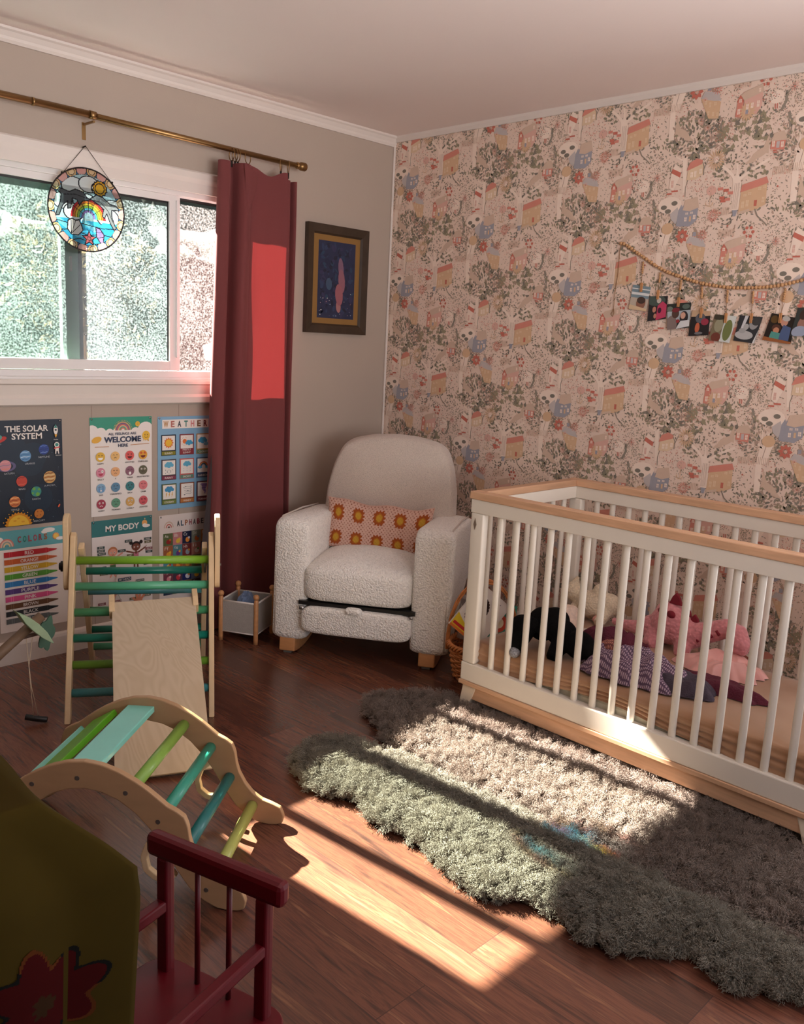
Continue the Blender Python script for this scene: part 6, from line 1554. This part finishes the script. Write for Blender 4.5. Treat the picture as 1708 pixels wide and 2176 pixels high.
for q_ in range(3):
    pts = []
    for k in range(144):
        a = 2 * math.pi * k / 144; pts.append(((.156 + .007 * math.cos(16 * a + q_ * 2.09)) * math.cos(a), (.144 + .007 * math.cos(16 * a + q_ * 2.09)) * math.sin(a), .150 + .009 * math.sin(16 * a + q_ * 2.09)))
    b.tube(pts, .0056, 6, closed=True)
b.build('braided_rim', M['wicker'], bk_)
hd = Vector((.70, -.71)).normalized() * .156
b = MB()
for q_ in range(4):
    pts = []
    for k in range(49):
        a = math.pi * k / 48; tw = 3.5 * a * 1.5 + q_ * 1.571; pts.append((hd.x * math.cos(a) * (1 + .03 * math.cos(tw)), hd.y * math.cos(a) * (1 + .03 * math.cos(tw)), .12 + .30 * math.sin(a) ** .8 * (1 + .012 * math.sin(tw)) + .004 * math.sin(tw)))
    b.tube(pts, .0048, 7)
b.build('handle', M['wicker'], bk_)
# books and a bag in it
def card(name, label, cat, c, ux, uy, wd, ht, th, cov, art=None):
    ux = Vector(ux).normalized(); uy = Vector(uy); uy = (uy - ux * uy.dot(ux)).normalized(); n_ = ux.cross(uy)
    t = thing(name, label, cat, c)
    T = Matrix(((ux.x, uy.x, n_.x, 0), (ux.y, uy.y, n_.y, 0), (ux.z, uy.z, n_.z, 0), (0, 0, 0, 1)))
    MB().box((-wd / 2 + .003, -ht / 2 + .003, -th + .0015), (wd / 2 - .002, ht / 2 - .003, -.0015), T).build('pages', mat('paper_pages', (226, 218, 206), .8), t)
    P = Print(lambda x, y, h: T @ Vector((x * wd - wd / 2, y * ht - ht / 2, h))); P.cur = L(cov)
    MB.add(P, [T @ Vector(q) for q in ((-wd / 2, -ht / 2, -.0015), (wd / 2, -ht / 2, -.0015), (wd / 2, ht / 2, -.0015), (-wd / 2, ht / 2, -.0015), (-wd / 2, -ht / 2, 0), (wd / 2, -ht / 2, 0), (wd / 2, ht / 2, 0), (-wd / 2, ht / 2, 0))], [(3, 2, 1, 0), (4, 5, 6, 7), (0, 1, 5, 4), (1, 2, 6, 5), (2, 3, 7, 6), (3, 0, 4, 7)])
    P.h = .0003
    if art: art(P)
    P.build('cover', M['print_matte'], t, attr=True, fixn=False)
    MB().box((-wd / 2, -ht / 2, -th - .001), (wd / 2, ht / 2, -th), T).build('back_cover', mat('back_cover', cov, .6), t)
    return t
def book_art(P):
    P.ell(.36, .52, .25, .27, (52, 34, 28), 22); P.up()
    for k in range(26): a = 6.283 * k / 26; P.ell(.36 + .24 * math.cos(a), .53 + .26 * math.sin(a), .04, None, (48, 30, 26), 7)
    P.up(); P.ell(.31, .46, .13, .16, (150, 86, 62), 16, .2); P.up(); P.ell(.27, .48, .015, .02, (40, 24, 20), 8); P.ell(.36, .49, .015, .02, (40, 24, 20), 8); P.ring(.30, .40, .03, .04, (110, 40, 40), 200, 340, 8)
    P.poly([(.0, .0), (.62, .0), (.5, .16), (.3, .2), (.1, .26), (0, .3)], (226, 196, 50)); P.up(); P.rect(.0, .0, .62, .05, (216, 120, 50)); P.rect(.04, .07, .42, .13, (196, 50, 46))
    P.line([(.5, .9), (.56, .86), (.62, .92), (.68, .86), (.76, .9)], .012, (90, 80, 110)); P.rect(.66, .02, .98, .03, (180, 174, 170))
fwd = Vector((-.72, -.66, 0)); side = Vector((.66, -.72, 0))
u_ = (side * .80 + Vector((0, 0, .50))).normalized(); v_ = Vector((.28, .3, .85)) - side * .6; v_ = (v_ - u_ * v_.dot(u_)).normalized()
corner = Vector((-.722, -1.365, .200)) - u_ * .0825 + v_ * .11
book_x = (side * .76 + Vector((0, 0, -.60)) + Vector((.06, .06, 0))).normalized(); book_y = (side * .60 + Vector((.16, .18, .72))); book_y = (book_y - book_x * book_y.dot(book_x)).normalized()
book_c = corner + book_x * .0825 + book_y * .11
card('picture_book', 'white book with a curly-haired figure and yellow corner on its cover, in the basket', 'book', tuple(book_c), book_x, book_y, .165, .22, .014, (232, 224, 218), book_art)
card('picture_book', 'teal-green book standing behind the white book in the basket', 'book', (-.585, -1.345, .235), side + Vector((0, 0, -.15)), Vector((.2, .2, 1)), .15, .17, .01, (60, 140, 120), lambda P: (P.ell(.5, .5, .3, .25, (206, 80, 60), 16), P.up(), P.ell(.55, .5, .15, .14, (236, 220, 190), 14)))
card('picture_book', 'slim dark book with a pale stripe at the back of the basket', 'book', (-.565, -1.275, .225), side + Vector((0, 0, .1)), Vector((.15, .2, 1)), .14, .16, .01, (44, 52, 74), lambda P: P.rect(.1, .3, .9, .42, (214, 206, 196)))
def mat_bag():
    m, n, l, p = new_mat('clear_film'); p.inputs['Base Color'].default_value = L((222, 222, 222)); p.inputs['Roughness'].default_value = .12
    tr = n.new('ShaderNodeBsdfTransparent'); ms = n.new('ShaderNodeMixShader'); ms.inputs[0].default_value = .4; out = [x for x in n if x.type == 'OUTPUT_MATERIAL'][0]
    l.new(tr.outputs[0], ms.inputs[1]); l.new(p.outputs[0], ms.inputs[2]); l.new(ms.outputs[0], out.inputs[0]); return m
tag(mound('plastic_bag', (-.63, -1.235, .15), .055, .05, .12, mat_bag(), seed=51, fold=.5, freq=3), 'clear crinkled plastic bag tucked in the basket behind the white book', 'bag')

# ------------------------------------------------------------------ outlets, charger, cable
def outlet(name, label, T, plugged=False):
    t = bpy.data.objects.new(name, None); COL.objects.link(t); t.matrix_world = T; tag(t, label, 'outlet')
    MB().box((-.035, -.006, -.057), (.035, 0, .057)).build('cover_plate', M['trim'], t, bevel=.002)
    for z_ in (-.02, .02):
        b = MB(); b.cyl((0, -.0075, z_), (0, -.005, z_), .0165, 18); s_ = b.build('socket', M['trim'], t)
        d = MB()
        for x_, h_ in ((-.006, .0045), (.006, .0035)): MB().box((x_ - .0009, -.0080, z_ + .001 - h_), (x_ + .0009, -.0074, z_ + .005 + h_ - .002)).build('slot', M['black'], s_)
        MB().cyl((0, -.0080, z_ - .008), (0, -.0074, z_ - .008), .0024, 8).build('slot', M['black'], s_)
    return t
outlet('wall_outlet', 'white wall outlet between the lower posters, below the window', Matrix.Translation((-1.775, 0, .315)))
outlet('wall_outlet', 'white wall outlet on the wallpapered wall beside the armchair', Matrix.Translation((0, -.66, .245)) @ Matrix.Rotation(math.radians(-90), 4, 'Z'))
chg = thing('phone_charger', 'white plug-in charger in the outlet beside the armchair', 'charger', (-.02, -.640, .265))
MB().box((-.032, -.022, -.032), (.012, .018, .028)).build('charger_body', M['trim'], chg, bevel=.004)
MB().tube([(-.012, -.002, -.032), (-.012, -.004, -.08), (-.018, -.02, -.16), (-.03, -.06, -.22), (-.05, -.10, -.2615), (-.06, -.16, -.262)], .0016, 6).build('cable', M['trim'], chg)
tag(MB().tube([(-1.60, -.004, .335), (-1.63, -.02, .26), (-1.59, -.03, .16), (-1.575, -.03, .06), (-1.56, -.03, .004), (-1.50, -.05, .004)], .0022, 6).tube([(-1.50, -.05, .004), (-1.38, -.1, .004)], .0022, 6).build('power_cable', mat('white_cable', (196, 190, 184), .5), None), 'thin pale power cable hanging behind the climbing triangle', 'cable')

# ------------------------------------------------------------------ sheepskin rugs
def inside(P, x, y):
    c = False; j = len(P) - 1
    for i in range(len(P)):
        xi, yi = P[i]; xj, yj = P[j]
        if (yi > y) != (yj > y) and x < (xj - xi) * (y - yi) / (yj - yi) + xi: c = not c
        j = i
    return c
def smooth_poly(P, n=6):
    out = []; m = len(P)
    for i in range(m):
        p0, p1, p2, p3 = [Vector(P[(i + k - 1) % m]) for k in range(4)]
        for k in range(n):
            s_ = k / n; q = .5 * ((2 * p1) + (p2 - p0) * s_ + (2 * p0 - 5 * p1 + 4 * p2 - p3) * s_ ** 2 + (3 * p1 - p0 - 3 * p2 + p3) * s_ ** 3); out.append((q.x, q.y))
    return out
def rug(name, label, outline, h, m, hairm, count, seed, cell=.016, length=.05, tone=1.0):
    P = smooth_poly(outline); A = np.array(P); B_ = np.roll(A, -1, 0)
    x0, y0 = A.min(0); x1, y1 = A.max(0); nx, ny = int((x1 - x0) / cell) + 2, int((y1 - y0) / cell) + 2
    vid = {}; b = MB()
    def dist(x, y):
        d = B_ - A; t_ = np.clip(((x - A[:, 0]) * d[:, 0] + (y - A[:, 1]) * d[:, 1]) / (d ** 2).sum(1), 0, 1)
        return float(np.hypot(x - A[:, 0] - t_ * d[:, 0], y - A[:, 1] - t_ * d[:, 1]).min())
    def V(i, j):
        if (i, j) not in vid:
            x, y = x0 + i * cell, y0 + j * cell; ins = inside(P, x, y); dd = dist(x, y) * (1 if ins else -1)
            e_ = max(0, min(1, dd / .07)); z = .006 + h * math.sqrt(e_) * (1 + .25 * mnoise.noise(Vector((x * 6, y * 6, seed)))) + .006 * mnoise.noise(Vector((x * 22, y * 22, seed)))*e_
            vid[(i, j)] = len(b.v); b.v.append((x, y, max(z, .004)))
        return vid[(i, j)]
    for i in range(nx):
        for j in range(ny):
            if inside(P, x0 + (i + .5) * cell, y0 + (j + .5) * cell): b.f.append((V(i, j), V(i + 1, j), V(i + 1, j + 1), V(i, j + 1))); b.c.append(b.cur); b.s.append(True)
    o = b.build(name, m, None, fixn=False); o.data.materials.append(hairm)
    tag(o, label, 'rug')
    md = o.modifiers.new('pile', 'PARTICLE_SYSTEM'); ps = md.particle_system; st = ps.settings
    st.type = 'HAIR'; st.count = count; st.hair_length = length; st.hair_step = 4; st.render_step = 4; st.display_step = 3
    st.emit_from = 'FACE'; st.use_emit_random = True; st.distribution = 'RAND'
    st.normal_factor = .0075; st.factor_random = .006; st.tangent_factor = 0.0
    st.use_advanced_hair = True; st.object_align_factor = (-.003, -.003, -.002)
    st.child_type = 'INTERPOLATED'; st.rendered_child_count = 18; st.child_percent = 2; st.child_length = 1.0; st.child_length_threshold = .1
    st.clump_factor = .62; st.clump_shape = .25; st.roughness_1 = .006; st.roughness_1_size = .03; st.roughness_2 = .012; st.roughness_endpoint = .012
    st.kink = 'CURL'; st.kink_amplitude = .0035; st.kink_frequency = 3.0; st.kink_shape = .2
    st.root_radius = .55; st.tip_radius = .25; st.radius_scale = .0024; st.shape = .1
    st.material = 2; ps.seed = seed
    return o
def hair_mat(name, c):
    m, n, l, p = new_mat(name)
    p.inputs['Base Color'].default_value = L(c); p.inputs['Roughness'].default_value = .7; p.inputs['Specular IOR Level'].default_value = .2
    ge = n.new('ShaderNodeNewGeometry'); mp = n.new('ShaderNodeTexNoise'); mp.inputs['Scale'].default_value = 5; mp.inputs['Detail'].default_value = 3
    l.new(ge.outputs['Position'], mp.inputs['Vector'])
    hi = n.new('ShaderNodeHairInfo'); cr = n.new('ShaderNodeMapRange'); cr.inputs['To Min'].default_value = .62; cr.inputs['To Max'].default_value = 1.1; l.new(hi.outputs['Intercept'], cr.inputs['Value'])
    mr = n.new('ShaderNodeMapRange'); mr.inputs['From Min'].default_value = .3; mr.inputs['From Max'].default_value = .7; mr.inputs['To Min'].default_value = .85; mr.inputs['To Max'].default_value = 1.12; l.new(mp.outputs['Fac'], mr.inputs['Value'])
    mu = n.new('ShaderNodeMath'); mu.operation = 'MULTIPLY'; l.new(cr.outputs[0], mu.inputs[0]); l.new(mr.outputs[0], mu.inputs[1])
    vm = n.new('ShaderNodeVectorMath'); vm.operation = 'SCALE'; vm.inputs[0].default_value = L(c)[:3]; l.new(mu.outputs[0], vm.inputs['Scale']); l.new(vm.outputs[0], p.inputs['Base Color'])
    return m
skin1 = mat('sheepskin_base', (90, 82, 74), .95)
front = [(-1.79, -1.55), (-1.74, -1.45), (-1.63, -1.38), (-1.52, -1.42), (-1.46, -1.58), (-1.45, -1.80), (-1.44, -2.05), (-1.43, -2.30), (-1.43, -2.60), (-1.42, -2.90), (-1.40, -3.20), (-1.50, -3.22), (-1.54, -3.06), (-1.61, -2.95), (-1.66, -2.88), (-1.62, -2.79), (-1.68, -2.72), (-1.75, -2.64), (-1.76, -2.56), (-1.73, -2.48), (-1.74, -2.40), (-1.81, -2.31), (-1.81, -2.22), (-1.78, -2.10), (-1.76, -1.98), (-1.79, -1.88), (-1.74, -1.76), (-1.79, -1.66)]
rear = [(-1.29, -1.32), (-1.20, -1.22), (-1.05, -1.27), (-.95, -1.40), (-.90, -1.55), (-.88, -1.9), (-.86, -2.3), (-.88, -2.7), (-.92, -3.1), (-1.1, -3.3), (-1.36, -3.2), (-1.40, -2.9), (-1.41, -2.6), (-1.41, -2.3), (-1.42, -2.0), (-1.43, -1.75), (-1.40, -1.52), (-1.34, -1.44)]
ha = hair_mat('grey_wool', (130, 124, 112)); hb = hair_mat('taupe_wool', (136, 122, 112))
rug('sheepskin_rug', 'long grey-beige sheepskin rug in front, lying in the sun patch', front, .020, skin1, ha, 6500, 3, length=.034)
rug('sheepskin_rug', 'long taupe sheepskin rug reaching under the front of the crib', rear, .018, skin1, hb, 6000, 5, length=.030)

# ------------------------------------------------------------------ red child's chair in the foreground
M['red'] = mat('dark_red_paint', (84, 4, 16), .4, .12, 8, spec=.35)
rc = thing('child_chair', "dark red wooden child's armchair with spindle back, in the foreground", 'chair', (-2.664, -2.375, 0), math.radians(-74))
rc.scale = (.90, .95, 1)
# local x: along the back (left to right), local -y: towards the seat front
# filled by the measured points: rail from (-2.72,-2.24) to (-2.63,-2.52)
def rcb(name, p, q, r0, r1=None, n=4, bevel=.006):
    b = MB(); P0, P1 = Vector(p), Vector(q); b.tube([P0, P1], r0, n, rs=[r0, r1 or r0]); return b.build(name, M['red'], rc, bevel=bevel)
b = MB(); b.box((-.165, -.014, .462), (.165, .016, .505)); b.build('top_rail', M['red'], rc, bevel=.010, bseg=2)
for x in (-.125, .118): 
    b = MB(); b.prism([(-.013, -.012), (.013, -.012), (.014, .0), (.013, .012), (-.013, .012)], .235, .465, axes=((1, 0, 0), (0, 1, 0), (0, 0, 1)), org=(x, 0, 0)); b.build('back_post', M['red'], rc, bevel=.004)
for x in (-.042, .036): MB().cyl((x, 0, .24), (x, 0, .466), .0055, 10).build('spindle', M['red'], rc)
so = rounded([(-.17, .03), (.17, .03), (.185, -.28), (-.185, -.28)], .06, 6)
MB().prism(so, .222, .242, axes=((1, 0, 0), (0, 1, 0), (0, 0, 1))).build('seat', M['red'], rc, bevel=.005, bseg=3)
for x in (-.125, .118):
    s_ = -1 if x < 0 else 1
    b = MB(); b.prism([(-.012, .362), (.012, .362), (.012, .384), (-.012, .384)], -.005, -.24, axes=((1, 0, 0), (0, 0, 1), (0, 1, 0)), org=(x, 0, 0)); b.build('armrest', M['red'], rc, bevel=.004)
    b = MB(); b.prism([(-.012, -.012), (.012, -.012), (.012, .012), (-.012, .012)], .24, .364, axes=((1, 0, 0), (0, 1, 0), (0, 0, 1)), org=(x + s_ * .0, -.225, 0)); b.build('arm_post', M['red'], rc, bevel=.004)
for x, y in ((-.14, .0), (.14, .0), (-.145, -.235), (.145, -.235)):
    b = MB(); b.tube([(x, y, .224), (x * 1.12, y + (.02 if y > -.1 else -.02), .0)], .016, 10, rs=[.017, .013]); b.build('leg', M['red'], rc)

# ------------------------------------------------------------------ yellow cloth draped over a play table, foreground left
yc = thing('draped_play_table', 'small play table under a dark mustard cloth with a painted red shape, foreground left', 'play table', (-3.2, -2.70, 0))
TX0, TX1, TY0, TY1, TZ = -.50, .137, .070, .52, .857
def cloth(u, v):
    """v < .3: the flat top from its centre outwards; above that the skirt falls to the floor"""
    per = [(TX1, TY1), (TX1, TY0), (TX0, TY0), (TX0, TY1)]; ls = [TY1 - TY0, TX1 - TX0, TY1 - TY0, TX1 - TX0]; tot = sum(ls); d = u * tot; k = 0
    while k < 3 and d > ls[k]: d -= ls[k]; k += 1
    a, b_ = per[k], per[(k + 1) % 4]; f_ = d / ls[k]; x = a[0] + (b_[0] - a[0]) * f_; y = a[1] + (b_[1] - a[1]) * f_
    cx, cy = (TX0 + TX1) / 2, (TY0 + TY1) / 2
    if v < .3: q = v / .3; return Vector((cx + (x - cx) * q, cy + (y - cy) * q, TZ + .004 * mnoise.noise(Vector((x * 5, y * 5, 0))) * q))
    w_ = (v - .3) / .7
    r2 = (x - TX1) ** 2 + (y - TY0) ** 2; cnr = math.exp(-r2 / .006)
    out = (.012 + .022 * w_ * (1 + math.sin(u * 46))) * (1 - cnr) + (.114 * min(1, w_ / .13) - .006 * math.exp(-((w_ - .13) / .03) ** 2) - .05 * max(0, w_ - .13)) * cnr
    nx, ny = ((1, 0), (0, -1), (-1, 0), (0, 1))[k]
    if cnr > .02: t_ = min(1, cnr * 1.6); nx, ny = nx * (1 - t_) + .97 * t_, ny * (1 - t_) - .22 * t_
    return Vector((x + nx * out, y + ny * out, TZ - .85 * w_))
def ccol(p):
    x, z = p.x - CFX, p.z - CFZ
    r_ = math.hypot(x, z); a_ = math.atan2(z, x)
    R_ = .052 + .024 * abs(math.cos(4.0 * a_ - .6)) ** 1.5 + .008 * math.cos(3 * a_)
    if abs(x + .018 - (z + .04) * .5) < .0028 and -.055 < z < -.02: return (96, 58, 26)
    if r_ < R_ * .2: return (44, 26, 10)
    if r_ < R_ - .006: return (52, 3, 3)
    if r_ < R_: return (12, 12, 10) if math.sin(a_ * 3) > -.3 else (74, 36, 10)
    return None
CFX, CFZ = .125, .62
M['mustard'] = mat('mustard_cotton', (255, 255, 255), .9, .10, 10, attr=True, spec=.1)
b = MB(); b.color((54, 42, 6)); b.grid(300, 120, cloth, closeu=True); b.build('tablecloth', M['mustard'], yc, attr=True, fixn=False)
b = MB(); u0, u1, v0, v1 = .17, .34, .37, .68; NU, NV = 400, 330
pg = [[cloth(u0 + (u1 - u0) * i / NU, v0 + (v1 - v0) * j / NV) + Vector((.0007, -.0009, 0)) for j in range(NV + 1)] for i in range(NU + 1)]
used = {}
for i in range(NU):
    for j in range(NV):
        p = (pg[i][j] + pg[i + 1][j + 1]) / 2; c_ = ccol(p)
        if c_ is None: continue
        q = []
        for (a, d) in ((i, j), (i + 1, j), (i + 1, j + 1), (i, j + 1)):
            if (a, d) not in used: used[(a, d)] = len(b.v); b.v.append(tuple(pg[a][d]))
            q.append(used[(a, d)])
        b.f.append(tuple(q)); b.c.append(L(c_)); b.s.append(True)
b.build('painted_flower', M['mustard'], yc, attr=True, fixn=False)
MB().box((TX0 + .02, TY0 + .02, TZ - .03), (TX1 - .02, TY1 - .02, TZ - .010)).build('table_top', M['birch'], yc)
for x in (TX0 + .04, TX1 - .04):
    for y in (TY0 + .04, TY1 - .04): MB().cyl((x, y, 0), (x, y, TZ - .03), .018, 10).build('leg', M['birch'], yc)

# ------------------------------------------------------------------ wooden toy with felt leaves and a hanging handle, left edge
ty = thing('branch_toy', 'wooden branch toy with green felt leaves and a handle on strings, at the left edge', 'toy', (-2.38, -.60, 0))
o_ = Vector((2.38, .60, 0))
def tp(x, y, z): return tuple(Vector((x, y, z)) + o_)
MB().tube([tp(-2.60, -.64, .10), tp(-2.353, -.62, .285), tp(-2.207, -.615, .388)], .0175, 14).build('branch', mat('driftwood', (112, 88, 68), .6, .2, 10), ty)
MB().tube([tp(-2.275, -.62, .325), tp(-2.20, -.60, .323)], .007, 8).build('twig', mat('driftwood_dark', (84, 62, 50), .7), ty)
MB().cyl(tp(-2.62, -.64, 0), tp(-2.62, -.64, .5), .03, 14).build('upright', M['birch'], ty)
MB().lathe([(0, 0), (.12, 0), (.12, .02), (0, .02)], 24, Matrix.Translation(tp(-2.62, -.64, 0))).build('base', M['birch'], ty)
lf = mat('felt_leaf', (150, 172, 140), .9, .08, 30); lf2 = mat('felt_leaf_dark', (70, 100, 84), .9, .08, 30)
b = MB(); pts = []
A1, B1 = Vector((-2.318, -.66, .440)), Vector((-2.196, -.66, .304)); dd = (B1 - A1); nn2 = Vector((.6, 0, .54)).normalized()
ol = [(0, 0), (.10, .003), (.3, .014), (.5, .017), (.75, .014), (1, .002), (1, -.002), (.75, -.010), (.5, -.012), (.3, -.010), (.10, -.002)]
b.prism(ol, -.022, .022, axes=(tuple(dd), tuple(nn2), (0, 1, 0)), org=tuple(A1 + o_)); b.build('felt_leaf', lf, ty, bevel=.002)
ol = []
for k in range(28): a = 6.283 * k / 28; r_ = 1 + .16 * math.cos(5 * a); ol.append((.030 * r_ * math.cos(a), .058 * r_ * math.sin(a)))
MB().prism(ol, -.004, .004, axes=((1, .3, 0), (.12, 0, 1), (0, 1, 0)), org=tp(-2.185, -.60, .315)).build('felt_leaf', lf2, ty)
st_ = mat('cotton_string', (206, 186, 160), .9)
MB().tube([tp(-2.265, -.62, .33), tp(-2.26, -.62, .24), tp(-2.255, -.62, .14), tp(-2.248, -.62, .03)], .0012, 5).build('string', st_, ty)
MB().tube([tp(-2.243, -.62, .318), tp(-2.258, -.62, .22), tp(-2.252, -.62, .14), tp(-2.232, -.622, .022)], .0012, 5).build('string', st_, ty)
MB().tube([tp(-2.270, -.60, .026), tp(-2.24, -.62, .018), tp(-2.208, -.64, .012)], .0105, 12).build('handle', M['black'], ty, bevel=.003)

# ------------------------------------------------------------------ planter hanging outside the narrow pane
pt = thing('garden_planter', 'white plastic planter outside, behind the narrow right window pane', 'planter', (-.775, .5, 1.24))
MB().prism([(-.045, .075), (.06, .09), (.045, -.01), (-.028, 0)], -.05, .05, axes=((1, 0, 0), (0, 0, 1), (0, 1, 0))).build('pot', M['vinyl'], pt, bevel=.004)
MB().prism([(-.03, .08), (.02, .1), (.10, .16), (.09, .11)], -.03, .03, axes=((1, 0, 0), (0, 0, 1), (0, 1, 0))).build('roof', mat('terracotta', (170, 90, 70), .8), pt)
MB().cyl((.02, 0, -1.3), (.02, 0, 0.0), .008, 8).build('pole', M['darkmetal'], pt)
